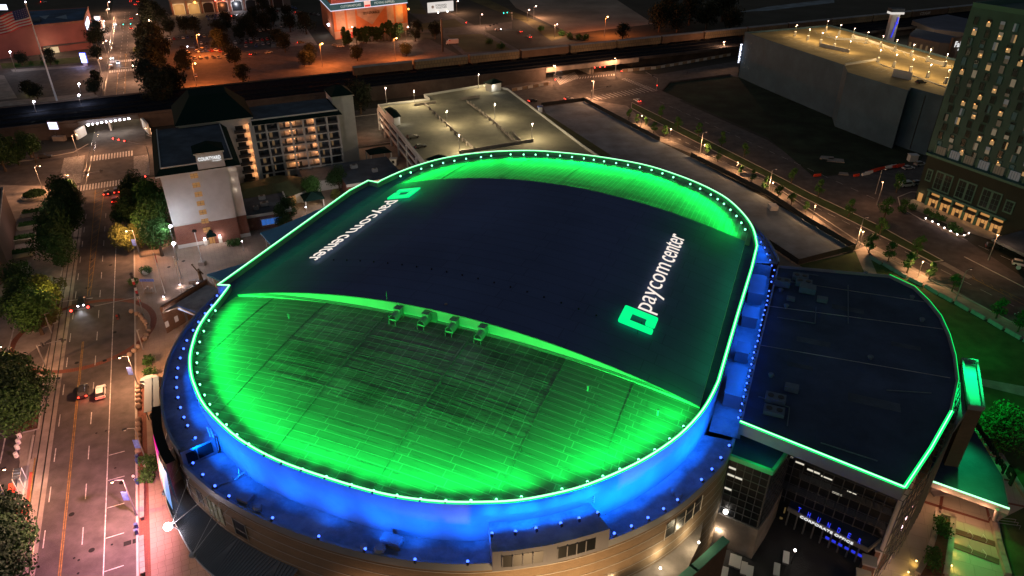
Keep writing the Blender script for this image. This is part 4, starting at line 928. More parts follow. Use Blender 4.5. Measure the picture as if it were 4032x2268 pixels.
for x, y in ((1395, 1160), (1390, 1260), (1385, 1370), (1120, 1335), (1060, 1420)):
    P = T(3, 2, x, y, .7); mb = MB(); mb.ball(P, .16, 8, 5); part('wall_light', mb, 'lens_warm', pl); light('POINT', P+W(.3 if x > 1200 else -.3, -.2, .1), 55, (1, .55, .12), pl, .15)
light('POINT', T(3, 2, 930, 1430, 9), 600, (1, .5, .18), wing, 1.0); light('POINT', T(3, 2, 1600, 1420, 8), 500, (1, .62, .15), wing, 1.0)  # added fill lights above the plaza, no fixtures there
# lower right terrace and its dark wall
ter = thing('side_terrace', R(44, -47, 0), 'lit concrete terrace roof with green capped brick wall below the buff wall', 'terrace')
t0 = [toR(T(2, 2, x, y, 12)) for x, y in ((1300, 1100), (1440, 1215), (1590, 1150), (1250, 1449), (560, 1600))]
tpoly = [outer_n[j] for j in range(30, 41)]
mb = MB(); mb.face([R(*p, 11.2) for p in tpoly] + [R(47.6, -41.0, 11.2), R(46.6, -47.2, 11.2), R(42.2, -55.3, 11.2), R(33.5, -64, 11.2)]); part('terrace_floor', mb, 'concrete', ter)
mb = MB(); mb.ribbon([R(51.2, -39.6, 0), R(47.8, -46.4, 0), R(43.4, -54.6, 0), R(36, -63, 0)], 1.1, 12.2); part('brick_wall', mb, 'brick_brown', ter)
mb = MB(); mb.ribbon([R(51.3, -39.4, 12.2), R(47.8, -46.4, 12.2), R(43.4, -54.6, 12.2), R(36, -63, 12.2)], 1.3, .25)
mat('cap_green', (.10, .30, .2), .7); part('wall_cap', mb, 'cap_green', ter)
for x, y, e_ in ((1410, 1195, 420), (1120, 1390, 380), (700, 1500, 600)):
    P = T(2, 2, x, y, 12.3); mb = MB(); mb.ball(P, .18, 8, 5); part('floodlight', mb, 'lens_white', ter); light('POINT', P+(R(44, -46, 13.5)-P).normalized()*.9+W(0, 0, .7), e_, (1, .8, .5), ter, .3)
light('SPOT', R(38, -74, 11), 34000, (1, .62, .3), arena, 1.5, R(31, -60, 11), math.radians(120), 1, name='wall_fill')  # three added fill spots for the outer wall, without fixtures
light('SPOT', R(8, -76, 8), 9000, (1, .55, .28), arena, .5, R(8, -68, 9), math.radians(110), 1, name='wall_fill')
light('SPOT', R(-16, -75, 8), 4500, (1, .5, .3), arena, .5, R(-16, -68, 9), math.radians(110), 1, name='wall_fill')
# yard under the glass block
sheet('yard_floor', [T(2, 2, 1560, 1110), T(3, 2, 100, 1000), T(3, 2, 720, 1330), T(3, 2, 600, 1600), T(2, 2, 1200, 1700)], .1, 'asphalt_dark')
for k, (i, x, y) in enumerate(((2, 1660, 1350), (2, 1700, 1365), (2, 1745, 1410), (2, 1790, 1440), (2, 1600, 1449), (3, 130, 1330), (3, 60, 1420))):
    P = T(i, 2, x, y); u, v = toR(P); o = thing('picnic_table', R(u, v, 0), ['first', 'second', 'third', 'fourth', 'bottom left', 'rightmost upper', 'rightmost lower'][k]+' pale folding table in the dark yard below the glass block', 'table', 'tables in the dark yard')
    mb = MB(); mb.box(R, u-.5, u+.5, v-1.3, v+1.3, .72, .78); part('tabletop', mb, 'metal_white', o)
    for sy in (-1, 1): mb = MB(); mb.box(R, u-.4, u+.4, v+sy-.04, v+sy+.04, .02, .72); part('leg', mb, 'metal_grey', o)
P = T(2, 2, 1710, 1180, .2); mb = MB(); mb.tube(P, P+W(0, 0, .15), 1.5, 20); mb.ball(P+W(-1, 1.2, .6), .9, 10, 5, .6); solo('round_table_canopy', mb, 'stucco_trim', 'round pale umbrella tops beside the glass block wall', 'umbrella', org=P)
P = T(3, 2, 205, 1255, 3.5); mb = MB(); mb.tube(W(P.x, P.y, 0), P, .08, 6); o = solo('yard_lamp', mb, 'metal_dark', 'small white lamp in the dark yard by the canopy', 'lamp', org=W(P.x, P.y, 0)); mb = MB(); mb.ball(P, .22, 8, 5); part('bulb', mb, 'lens_white', o); light('POINT', P+W(0, 0, -.6), 60, (1, .8, .6), o, .2)
# figure shaped gold sign at the canopy's left end
P = T(3, 2, 140, 930, 3); mb = MB(); mb.box(lambda a, b, c: P+W(a, b, c), -.4, .4, -.3, .3, -1.2, .2); mb.ball(P+W(.2, 0, .8), .5, 8, 5); mb.box(lambda a, b, c: P+W(a, b, c), -.7, .7, -.25, .25, -2.8, -2.4)
mat('gold', (.5, .35, .12), .35, metal=.7, emit=(.6, .4, .15), es=.12); solo('gold_ornament', mb, 'gold', 'small gold upright ornament at the left end of the entrance canopy', 'ornament', org=W(P.x, P.y, 0))

# ================================================================== left side of the arena
# ribbed metal canopy below the outer wall, held by masts
mcan = thing('ribbed_canopy', R(-36, -62, 12), 'ribbed metal canopy hung round the lower left wall on white rods', 'canopy')
oc = cat_rom([(-46.5, -52.5), (-43, -57.2), (-39.3, -60.8), (-33.7, -65.6), (-29.2, -68.4), (-22, -72.2), (-15, -74.2), (-6, -75.0)], 4)
ic = [inner_near(outer_l+outer_n, p) for p in oc]
mb = MB()
for k in range(len(oc)-1): mb.face([R(*oc[k], 12), R(*oc[k+1], 12), R(*ic[k+1], 13.2), R(*ic[k], 13.2)])
part('canopy_sheet', mb, 'metal_grey', mcan)
mb = MB()
for k in range(len(oc)-1):
    for s in range(5):
        t = s/5; a = Vector(oc[k]).lerp(Vector(oc[k+1]), t); b = Vector(ic[k]).lerp(Vector(ic[k+1]), t); mb.beam(R(a.x, a.y, 12.06), R(b.x, b.y, 13.26), .12, .12)
o = part('canopy_rib', mb, 'metal_grey', mcan, kind='stuff')
mb = MB(); mb.path([R(*p, 12) for p in oc], .14); part('canopy_edge', mb, 'metal_white', mcan)
for k, (x, y, zl) in enumerate(((1240, 580, 13), (1245, 820, 13), (1295, 1065, 13), (1450, 1292, 13))):
    P = T(0, 2, x, y, zl); u, v = toR(P); w1 = inner_near(outer_l+outer_n, (u, v)); mb = MB()
    mb.tube(P, R(*w1, 19.5), .05, 5); j = min(range(len(oc)), key=lambda q: (oc[q][0]-u)**2+(oc[q][1]-v)**2)
    mb.tube(P, R(*ic[min(j+3, len(ic)-1)], 20), .05, 5); mb.tube(P, R(*oc[j], 12), .09, 6); part('rod', mb, 'metal_white', mcan)
    mb = MB(); mb.box(lambda a, b, c: P+W(a, b, c), -.35, .35, -.3, .3, -.3, .3); part('lamp_box', mb, 'metal_white', mcan)
emat('lens_flare', (.95, .85, 1.0), 30.0)
P = T(0, 2, 1295, 1065, 13.2); mb = MB(); mb.ball(P+W(-.4, -.4, .1), .62, 12, 8); part('floodlight', mb, 'lens_flare', mcan); light('POINT', P+W(-2.5, -2.5, -3), 700, (.95, .85, 1), mcan, .4)
P = T(1, 2, 487, 1352, 15.5); mb = MB(); mb.ball(P, .4, 8, 6); mb.beam(P+W(0, 0, -1.5), P+W(0, 0, 1.8), .06, .06); part('floodlight', mb, 'lens_flare', mcan)
# video screen
scr = bpy.data.materials.new('screen_picture'); scr.use_nodes = True; nt = scr.node_tree; bs = nt.nodes['Principled BSDF']
geo = nt.nodes.new('ShaderNodeNewGeometry'); sp = nt.nodes.new('ShaderNodeSeparateXYZ'); nt.links.new(geo.outputs['Position'], sp.inputs[0])
ns = nt.nodes.new('ShaderNodeTexNoise'); ns.inputs['Scale'].default_value = 1.1; nt.links.new(geo.outputs['Position'], ns.inputs['Vector'])
ad = nt.nodes.new('ShaderNodeMath'); ad.operation = 'MULTIPLY_ADD'; ad.inputs[1].default_value = 3.0; nt.links.new(ns.outputs[0], ad.inputs[0]); nt.links.new(sp.outputs[1], ad.inputs[2])
mr = nt.nodes.new('ShaderNodeMapRange'); yA = R(-42, -55).y; yB = R(-29, -64.5).y; mr.inputs[1].default_value = yA+3; mr.inputs[2].default_value = yB+1; nt.links.new(ad.outputs[0], mr.inputs[0])
cr = nt.nodes.new('ShaderNodeValToRGB'); els = cr.color_ramp.elements; els[0].color = (.8, .08, .75, 1); els[1].color = (.1, .35, .8, 1)
for ps, c in ((.3, (.6, .02, .5, 1)), (.42, (.9, .01, .3, 1)), (.86, (.9, .02, .32, 1)), (.90, (.2, .8, .25, 1)), (.94, (.5, .6, 1, 1))): e_ = els.new(ps); e_.color = c
nt.links.new(mr.outputs[0], cr.inputs[0]); nt.links.new(cr.outputs[0], bs.inputs['Emission Color']); bs.inputs['Emission Strength'].default_value = 1.1; bs.inputs['Base Color'].default_value = (.01, .01, .01, 1); MATS['screen_picture'] = scr
vs = thing('video_screen', R(-37, -61, 9), 'curved video screen glowing pink and blue under the left roof edge', 'screen')
sc_ = cat_rom([(-42.0, -57.4), (-40.2, -59.2), (-36.8, -62.2), (-32.8, -65.0), (-29.6, -66.8)], 4)
Pa_ = wallstrip(MB(), sc_, 0, 1, .9); Pb_ = wallstrip(MB(), sc_, 0, 1, .1); mb = MB()
for a in range(len(Pa_)-1): mb.face([R(*Pa_[a], 13.6), R(*Pa_[a+1], 13.6), R(*Pb_[a+1], 21.0), R(*Pb_[a], 21.0)])
part('picture', mb, 'screen_picture', vs)
mb = MB(); wallstrip(mb, sc_, 13.3, 22.6, -.12)
P_ = wallstrip(MB(), sc_, 0, 1, -.12); Q_ = wallstrip(MB(), sc_, 0, 1, -1.6)
for a in range(len(P_)-1): mb.face([R(*P_[a], 22.6), R(*P_[a+1], 22.6), R(*Q_[a+1], 22.6), R(*Q_[a], 22.6)])
part('housing', mb, 'black', vs)
light('SPOT', R(-40.5, -64.5, 16), 60000, (1, .38, .52), vs, .4, R(-58, -84, 0), math.radians(155), .5, name='screen_light')
# low blue canopy roofs left of the drum, and the entrance gate
for k, (pts, z, lab, m) in enumerate(((((520, 690), (655, 650), (725, 600), (590, 722)), 9, 'flat blue tinted canopy roof beside the left straight wall, nearer one', 'wing_roof'),
        (((655, 585), (700, 570), (840, 510), (870, 490), (740, 600), (690, 625)), 9, 'flat blue tinted canopy roof beside the left straight wall, farther one', 'wing_roof'))):
    o = thing('side_canopy', S(*pts[0], 0), lab, 'canopy'); mb = MB(); pw = [S(*q, z) for q in pts]; mb.prism(pw, z-.5, z); part('canopy_roof', mb, mat('canopy_blue%d' % k, (.05, .24, .42), .6, .1, .3), o)
    mb = MB()
    for q in (0, 1): 
        for t in (.05, .5, .95): c = pw[q].lerp(pw[(q+1) % len(pw)], t)*1.0; c = c.lerp(sum(pw, Vector())/len(pw), .08); mb.tube((c.x, c.y, 0), (c.x, c.y, z-.5), .18, 6)
    part('post', mb, 'stucco_trim', o)
    mb = MB(); cen = sum(pw, Vector())/len(pw); pi = [p.lerp(cen, .18) for p in pw]; mb.prism(pi, 0, z-.6); part('glass_wall', mb, 'window_dim', o)
    if k: light('POINT', W(cen.x-6, cen.y-4, 5), 900, (1, .85, .65), o, .5)
gate = thing('entrance_gate', T(0, 1, 1400, 900), 'dark brick gatehouse with grey flat roof and blue welcome banner left of the arena', 'gatehouse')
gq = [T(0, 1, x, y, 8) for x, y in ((1225, 905), (1560, 700), (1680, 735), (1590, 860), (1490, 935), (1350, 865))]
mb = MB(); mb.prism(gq, 7.6, 8.0); part('canopy_roof', mb, 'roof_gravel', gate)
mb = MB(); mb.ribbon([T(0, 1, 1225, 905, 7.0), T(0, 1, 1560, 700, 7.0)], .6, 1.5); part('fascia', mb, 'brick_brown', gate)
e0, e1 = T(0, 1, 1255, 945, 7), T(0, 1, 1345, 900, 7)
mb = MB(); b0 = T(0, 1, 1265, 1065, 0); b1 = T(0, 1, 1355, 1012, 0); b2 = T(0, 1, 1445, 958, 0)
dgx = (b1-b0).normalized(); 
for c in (b0+dgx*.8, b1, b2): mb.hexa([c-dgx*.9-W(0, .1, 0), c+dgx*.9, c+dgx*.9+W(.5, 1.2, 0), c-dgx*.9+W(.5, 1.2, 0)], [c-dgx*.9+W(0, -.1, 6.2), c+dgx*.9+W(0, 0, 6.2), c+dgx*.9+W(.5, 1.2, 6.2), c-dgx*.9+W(.5, 1.2, 6.2)])
part('pier', mb, 'brick_brown', gate)
mb = MB(); mb.ribbon([b0+W(0, .4, 5.4), b2+W(0, .4, 5.4)], 1.2, 1.7); part('lintel', mb, 'brick_brown', gate)
for c in (b0+dgx*.8, b1):
    mb = MB(); c2 = c-W(.1, .35, 0); mb.hexa([c2-dgx*.5+W(0, 0, 1.6), c2+dgx*.5+W(0, 0, 1.6), c2+dgx*.5+W(0, .06, 1.6), c2-dgx*.5+W(0, .06, 1.6)], [c2-dgx*.5+W(0, 0, 3.2), c2+dgx*.5+W(0, 0, 3.2), c2+dgx*.5+W(0, .06, 3.2), c2-dgx*.5+W(0, .06, 3.2)]); part('poster', mb, mat('poster_%d' % int(c.y), (.4, .38, .36), .7, emit=(.6, .6, .6), es=.12), gate)
bn0 = T(0, 1, 1345, 885, 6.9); bn1 = T(0, 1, 1480, 935, 6.9); bd = (bn1-bn0); bl = bd.length; bd.normalize()
mb = MB(); mb.ribbon([bn0, bn1], .25, 1.1); mat('banner_blue', (.12, .22, .5), .7, emit=(.25, .4, 1), es=.25); part('banner', mb, 'banner_blue', gate)
nb_ = Vector((bd.y, -bd.x, 0)); text('banner_letters', 'WELCOME TO THE', bn0+bd*.4+nb_*.17+W(0, 0, .25), bd, W(0, 0, 1), bl*.9, .6, .04, 'neon_white', gate)
P = T(0, 1, 1295, 882, 7.6); mb = MB(); mb.ball(P, .38, 8, 6); part('wall_lamp', mb, 'lens_flare', gate); light('POINT', P+W(-.2, -1.0, 0), 350, (1, .85, .75), gate, .3)
light('POINT', T(0, 1, 1300, 1130, 4), 260, (1, .62, .35), gate, .4)
# ================================================================== THE HOTEL
ho = thing('hotel', A(20, 245), 'pale stepped hotel with dark hipped roofs and warm lit balconies left of the arena', 'hotel')
emat('window_warm', (1.0, .50, .16), .22, (.2, .12, .05)); emat('window_soft', (1.0, .62, .3), .10, (.1, .07, .04)); emat('lens_sconce', (1.0, .5, .2), 2.5)
emat('window_blue', (.05, .22, .8), .5)
mb = MB(); mb.box(A, -11, 10.2, 220.2, 262, 7.5, 23.6); part('wall', mb, 'stucco', ho)
mb = MB(); mb.box(A, -11, 10.2, 220.2, 262, 1.2, 7.4); part('brick_base', mb, 'brick_red', ho)
mb = MB(); mb.box(A, -11.1, 10.3, 220.1, 262, 0, 1.2); mb.box(A, -11.1, 10.3, 220.1, 262, 7.4, 7.6); part('stone_base', mb, 'stucco_trim', ho)
mb = MB(); mb.box(A, -12.2, 11.4, 219, 263, 23.6, 24.1); part('eave', mb, 'stucco_trim', ho)
mb = MB(); mb.hexa([A(-12.3, 218.9, 24.1), A(11.5, 218.9, 24.1), A(11.5, 263, 24.1), A(-12.3, 263, 24.1)], [A(-10.6, 220.8, 25.6), A(9.8, 220.8, 25.6), A(9.8, 261, 25.6), A(-10.6, 261, 25.6)]); part('mansard', mb, 'roof_green', ho)
mb = MB(); mb.box(A, -10.2, 9.4, 221.2, 260.6, 25.6, 25.68); part('flat_roof', mb, 'roof_dark', ho)
mb = MB(); mb.ribbon([A(-10.3, 221, 25.6), A(9.5, 221, 25.6), A(9.5, 261, 25.6)], .3, .35); mb.ribbon([A(-10.3, 261, 25.6), A(-10.3, 221, 25.6)], .3, .35); part('parapet', mb, 'stucco_trim', ho)
# sign tower
mb = MB(); mb.box(A, -.4, 7.2, 219.2, 226, 7.6, 28.9); mb.box(A, -.8, 7.6, 218.8, 226.4, 28.9, 29.4); part('sign_tower_wall', mb, 'stucco', ho)
mb = MB(); mb.box(A, -.4, 7.2, 219.2, 226, 0, 7.55); part('sign_tower_base', mb, 'brick_red', ho)
mb = MB(); mb.hexa([A(-1, 218.6, 29.4), A(7.8, 218.6, 29.4), A(7.8, 226.6, 29.4), A(-1, 226.6, 29.4)], [A(3.3, 221.5, 31.4), A(3.5, 221.5, 31.4), A(3.5, 223.5, 31.4), A(3.3, 223.5, 31.4)]); part('tower_roof', mb, 'roof_green', ho)
text('hotel_letters', 'COURTYARD', A(.1, 219.1, 26.9), BX, W(0, 0, 1), 6.3, 1.05, .12, 'neon_white', ho, bold=.02)
text('hotel_letters', 'BY MARRIOTT', A(4.0, 219.1, 26.3), BX, W(0, 0, 1), 2.5, .32, .08, 'neon_white', ho)
mb = MB()
for k in range(7):
    z = 22.4-2.95*k
    if k < 7:
        m1 = MB(); m1.box(A, -3.0, -.9, 220.02, 220.2, z-.75, z+.75); w = part('window', m1, 'window_warm', ho)
        m2 = MB(); m2.box(A, -2.0, -1.9, 219.96, 220.02, z-.75, z+.75); m2.box(A, -3.0, -.9, 219.96, 220.02, z-.04, z+.04); part('mullion', m2, 'metal_dark', w)
for z in (23.0, 19.5, 16): light('POINT', A(8.6, 219.4, z), 18, (1, .8, .6), ho, .1)
mb = MB(); mb.hexa([A(-2.6, 217.8, 3.0), A(.4, 217.8, 3.0), A(.4, 220, 3.0), A(-2.6, 220, 3.0)], [A(-1.4, 219, 4.6), A(-1, 219, 4.6), A(-1, 220, 4.6), A(-1.4, 220, 4.6)]); part('door_canopy', mb, 'roof_green', ho)
mb = MB(); mb.box(A, -2.1, .1, 219.8, 220.0, 0, 2.6); dr = part('door', mb, 'window_warm', ho)
mb = MB()
for x in (-2.1, -1.05, 0): mb.box(A, x-.06, x+.06, 219.7, 219.8, 0, 2.7)
part('door_frame', mb, 'metal_dark', dr)
for x in (-3.2, 1.2):
    mb = MB(); mb.box(A, x-.5, x+.5, 218.9, 219.9, 0, 1.9); part('pillar', mb, 'stucco_trim', ho); mb = MB(); mb.ball(A(x, 218.7, 2.5), .3, 8, 6); part('lantern', mb, 'lens_flare', ho)
    light('POINT', A(x, 217.9, 2.6), 260, (1, .75, .6), ho, .2)
# middle block
mb = MB(); mb.box(A, -3.5, 19.9, 259.5, 284, 0, 26.3); part('wall', mb, 'stucco', ho)
mb = MB(); mb.box(A, -4.3, 20.6, 258.8, 285, 26.3, 26.8); part('eave', mb, 'stucco_trim', ho)
mb = MB(); mb.hexa([A(-4.6, 258.4, 26.8), A(20.9, 258.4, 26.8), A(20.9, 285, 26.8), A(-4.6, 285, 26.8)], [A(2, 267, 34), A(14, 267, 34), A(14, 277, 34), A(2, 277, 34)]); part('hip_roof', mb, 'roof_green', ho)
# main wing with the balcony grid
q0 = 261.5
mb = MB(); mb.box(A, 19.95, 51, q0+2.0, 281, 0, 23.2); part('wall', mb, 'stucco', ho)
mb = MB(); mb.hexa([A(19.9, q0-1.0, 23.2), A(52, q0-1.0, 23.2), A(52, 282, 23.2), A(19.9, 282, 23.2)], [A(19.9, q0+.6, 24.3), A(50.8, q0+.6, 24.3), A(50.8, 281, 24.3), A(19.9, 281, 24.3)]); part('mansard', mb, 'roof_green', ho)
mb = MB(); mb.box(A, 20.3, 50.4, q0+1.2, 280.5, 24.3, 24.4); part('flat_roof', mb, 'roof_dark', ho)
mb = MB(); mb.ribbon([A(20, q0+.9, 24.3), A(50.7, q0+.9, 24.3)], .35, .5); part('parapet', mb, 'stucco_trim', ho)
mb = MB(); mb.box(A, 51.4, 59.4, 273.5, 285, 0, 26.2); part('end_tower', mb, 'stucco', ho)
mb = MB(); mb.box(A, 51, 59.8, 273.1, 285.4, 26.2, 26.6); part('eave', mb, 'stucco_trim', ho)
mb = MB(); mb.hexa([A(50.8, 272.9, 26.6), A(60, 272.9, 26.6), A(60, 285.6, 26.6), A(50.8, 285.6, 26.6)], [A(54, 277, 29), A(57, 277, 29), A(57, 281, 29), A(54, 281, 29)]); part('hip_roof', mb, 'roof_green', ho)
for k in range(8): x = 20.3+k*(30.2/7); mb = MB(); mb.box(A, x-.32, x+.32, q0, q0+2, 0, 23.1); part('pier', mb, 'stucco', ho)
for r in range(8): z = 1.6+3.05*r if r else .2; mb = MB(); mb.box(A, 20.0, 50.8, q0-.08, q0+2, z-.2 if r else 0, z+.2); part('floor_slab', mb, 'stucco', ho)
rng = random.Random(5)
for c in range(7):
    for r in range(7):
        x = 20.3+c*(30.2/7)+.35; x2 = x+30.2/7-.7; z = 1.6+3.05*r+.2
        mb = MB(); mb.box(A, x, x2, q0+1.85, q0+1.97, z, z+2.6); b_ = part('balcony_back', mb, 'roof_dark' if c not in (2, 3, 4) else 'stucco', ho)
        xs_ = x+rng.uniform(.3, 1.6); mb = MB(); mb.box(A, xs_, xs_+rng.uniform(.5, 1.1), q0+1.78, q0+1.85, z+.1, z+2.3); part('window', mb, rng.choice(['window_soft', 'window_soft', 'glass_dark', 'glass_dark']), b_)
        mb = MB(); mb.box(A, x, x2, q0+.05, q0+.12, z+.95, z+1.02); mb.box(A, x, x2, q0+.06, q0+.11, z+.1, z+.8); part('railing', mb, 'metal_dark', b_)
        if c in (2, 3, 4) and r > 0:
            s = x2-.25 if c != 3 else x+.25
            mb = MB(); mb.ball(A(s, q0+.9, z+2.0), .17, 6, 4); part('sconce', mb, 'lens_sconce', b_); light('POINT', A(s+(-.35 if c != 3 else .35), q0+.9, z+1.7), 70, (1, .38, .13), ho, .1)
# lit recessed balconies of the middle block
for r in range(7):
    z = 4.2+2.95*r
    mb = MB(); mb.box(A, 13.6, 18.7, 259.38, 259.46, z, z+2.5); b_ = part('balcony_back', mb, 'stucco_trim', ho)
    mb = MB(); mb.box(A, 13.6, 17.6, 258.2, 259.4, z-.15, z+.0); mb.box(A, 13.6, 17.6, 258.2, 258.28, z+.4, z+1.1); part('railing', mb, 'metal_dark', b_)
    mb = MB(); mb.box(A, 14.2, 16.8, 259.28, 259.38, z+.1, z+2.2); part('window', mb, 'glass_dark', b_)
    mb = MB(); mb.box(A, 18.7, 19.2, 257.6, 259.5, z-.3, z+2.75); part('fin', mb, 'stucco', b_)
    light('POINT', A(18.1, 258.5, z+1.7), 85, (1, .40, .14), ho, .1)
# low wings, green rotunda roof, terrace
mb = MB(); mb.box(A, 10.3, 24, 224, 240, 0, 4.6); part('low_wing_wall', mb, 'brick_red', ho)
mb = MB(); mb.box(A, 10.3, 24.2, 223.8, 240.2, 4.6, 4.9); part('flat_roof', mb, 'roof_dark', ho)
mb = MB(); mb.ribbon([A(10.4, 223.7, 4.6), A(24.3, 223.7, 4.6), A(24.3, 240, 4.6)], .4, .8); part('parapet', mb, 'stucco_trim', ho)
mb = MB(); mb.box(A, 14.5, 21, 223.5, 223.7, 1.4, 3.4); w = part('window', mb, 'window_blue', ho)
mb = MB()
for k in range(6): mb.box(A, 14.5+1.3*k-.05, 14.5+1.3*k+.05, 223.4, 223.5, 1.4, 3.4)
mb.box(A, 14.3, 21.2, 223.38, 223.48, 1.2, 1.4); mb.box(A, 14.3, 21.2, 223.38, 223.48, 3.4, 3.6); part('window_frame', mb, 'stucco_trim', w)
mb = MB(); mb.box(A, 10.3, 33, 240.5, 256, 0, 3.6); part('low_wing_wall', mb, 'stucco', ho)
rc = A(24, 249, 0); mb = MB(); mb.tube(rc, rc+W(0, 0, 3.8), 9.5, 24); part('rotunda_wall', mb, 'brick_red', ho)
mb = MB(); mb.tube(rc+W(0, 0, 3.8), rc+W(0, 0, 6.6), 10.8, 24, 4.0); mb.hexa([A(10, 240, 3.7), A(24, 239.5, 3.7), A(24, 257, 3.7), A(10, 257, 3.7)], [A(12, 246, 6), A(24, 246, 6.3), A(24, 252, 6.3), A(12, 252, 6)])
mat('roof_olive', (.055, .075, .035), .6, .2, .5); part('rotunda_roof', mb, 'roof_olive', ho)
for a in (-70, -50, -30):
    t = math.radians(a)+ANG_A; p = rc+W(math.cos(t)*9.6, math.sin(t)*9.6, 0); d = W(-math.sin(t), math.cos(t), 0); mb = MB(); mb.beam(p-d*1.1+W(0, 0, 1.7), p+d*1.1+W(0, 0, 1.7), .1, 2.6); part('window', mb, 'window_warm', ho)
mb = MB(); mb.box(A, 33.5, 56, 248, 262, 0, 4.0); part('low_wing_wall', mb, 'stucco', ho)
mb = MB(); mb.box(A, 33.5, 56.2, 247.8, 261, 4.0, 4.25); part('flat_roof', mb, 'concrete', ho)
mb = MB(); mb.box(A, 46, 66, 236, 258, 0, 5.2); part('low_wing_wall', mb, 'brick_red', ho)
mb = MB(); mb.box(A, 45.6, 66.4, 235.6, 258.4, 5.2, 5.6); part('flat_roof', mb, 'roof_dark', ho)
mb = MB(); mb.box(A, 45.4, 66.6, 235.4, 235.8, 4.9, 5.8); part('parapet', mb, 'stucco_trim', ho)
for x in (48, 53, 58, 62.5): mb = MB(); mb.box(A, x, x+2.6, 235.86, 235.98, .8, 3.8); part('window', mb, 'window_warm', ho)
light('POINT', A(56, 233.5, 3.5), 420, (1, .45, .15), ho, .3); light('POINT', A(27, 236, 3), 160, (1, .7, .35), ho, .3); light('POINT', A(38, 226, 9), 4200, (1, .84, .74), ho, .3)
k = 0
for x, y, lab in ((0, 0, ''),):
    for (p, q, s, zz_, lb) in ((17, 231, 1.3, 4.9, 'boxy air unit on the low hotel roof, nearest the brick parapet'), (14, 229, .8, 4.9, 'small air unit on the low hotel roof beside the stair wall'), (17, 237, 1.1, 4.9, 'air unit on the low hotel roof next to the green rotunda roof'), (52, 251, 1.3, 5.6, 'paired air units on the dark roof at the hotel right side'), (58, 244, 1.0, 5.6, 'small air unit near the edge of the dark hotel annex roof')):
        mb = MB(); mb.box(A, p-s, p+s, q-s*.7, q+s*.7, zz_+.2, zz_+1.3); mb.box(A, p-s*.8, p+s*.8, q-s*.5, q+s*.5, zz_, zz_+.2); m2 = MB(); m2.tube(A(p, q, zz_+1.3), A(p, q, zz_+1.45), s*.5, 10)
        rthing('air_unit', lb, 'air unit', [('cabinet', mb, 'parapet_metal'), ('fan', m2, 'metal_dark')], A(p, q, zz_))
for k, (x, y) in enumerate(((1440, 180), )):    # gazebo in the garden
    P = T(1, 1, 435, 95, 0); o = thing('gazebo', P, 'small open garden gazebo with dark hipped roof beside the hotel', 'gazebo'); mb = MB(); f = lambda a, b, c: P+BX*a+BY*b+W(0, 0, c)
    mb.hexa([f(-3.6, -3.6, 3), f(3.6, -3.6, 3), f(3.6, 3.6, 3), f(-3.6, 3.6, 3)], [f(-.2, -.2, 4.8), f(.2, -.2, 4.8), f(.2, .2, 4.8), f(-.2, .2, 4.8)]); part('roof', mb, 'roof_green', o)
    for a in (-3, 3):
        for b in (-3, 3): mb = MB(); mb.box(f, a-.2, a+.2, b-.2, b+.2, 0, 3); part('post', mb, 'stucco_trim', o)
    light('POINT', P+W(0, 0, 2.6), 110, (1, .75, .45), o, .2)
# ================================================================== PARKING DECK
dk = thing('parking_deck', A(105, 290), 'pale open roofed parking deck with ramps and lit lamps behind the arena', 'parking garage')
mat('deck_floor', (.26, .235, .17), .85, .12, .15, .2, 3, dirt=.3, dscale=.06)
ZD = 11.5
dc = [S(x, y, ZD) for x, y in ((951, 263), (1081, 247), (1067, 237), (1217, 213), (1277, 222), (1465, 363))]
dl = S(1071, 410, ZD); dc2 = dc[:5]+[dc[5], dc[5]+(dl-dc[0])*.35, dl+(dl-dc[0])*.45]
mb = MB(); mb.prism(dc2, 9.6, ZD-.9); part('deck_slab', mb, 'deck_floor', dk)
mb = MB(); mb.ribbon([W(p.x, p.y, ZD-1.3) for p in dc2+[dc2[0]]], .3, 1.35); part('parapet', mb, 'stucco_trim', dk)
cen = sum(dc2, Vector())/len(dc2)
mb = MB(); mb.prism([p.lerp(cen, .03) for p in dc2], 0, 9.6); part('core_wall', mb, 'brick_red', dk)
for z in (3.0, 6.2, 9.2): mb = MB(); mb.ribbon([W(p.x, p.y, z) for p in (dc2[-1], dc2[0], dc2[1])], .6, 1.1); part('spandrel', mb, 'stucco', dk)
for t in (0, .1, .2, .32, .45, .58): p = dc2[0].lerp(dc2[-1], t); mb = MB(); mb.tube(W(p.x-.2, p.y, 0), W(p.x-.2, p.y, 9.6), .55, 6); part('pier', mb, 'stucco', dk)
p = dc2[0].lerp(dc2[-1], .06); light('POINT', W(p.x-3, p.y, 4), 500, (1, .85, .55), dk, .3)
ZF = ZD-.88
def TD(x, y): return T(1, 0, x, y, ZF)
for pts, h in (([TD(1195, 800), TD(1355, 780)], 1.1), ([TD(1535, 755), TD(1685, 735)], 1.1), ([TD(1535, 1160), T(1, 0, 1932, 1095, ZF), T(2, 0, 160, 1070, ZF)], 1.2), ([TD(1275, 790), TD(1640, 1125)], .9), ([TD(1590, 770), TD(1800, 925), T(1, 0, 1932, 1060, ZF), T(2, 0, 60, 1085, ZF)], .9), ([T(2, 0, 0, 1000, ZF), T(2, 0, 65, 1065, ZF)], .9)):
    mb = MB(); mb.ribbon(pts, .35, h); part('ramp_wall', mb, 'concrete', dk)
def picket(a, b, n):
    for k in range(n): p = a.lerp(b, k/(n-1)); mb = MB(); mb.box(lambda x, y, z: p+W(x, y, z), -.28, .28, -.28, .28, 0, 1.5); part('ramp_post', mb, 'concrete', dk)
picket(TD(1620, 790), T(1, 0, 1932, 1050, ZF), 13); picket(TD(1310, 830), TD(1590, 1100), 11)
for k, (i, x, y) in enumerate(((1, 1000, 870), (2, -300, 610))): pass
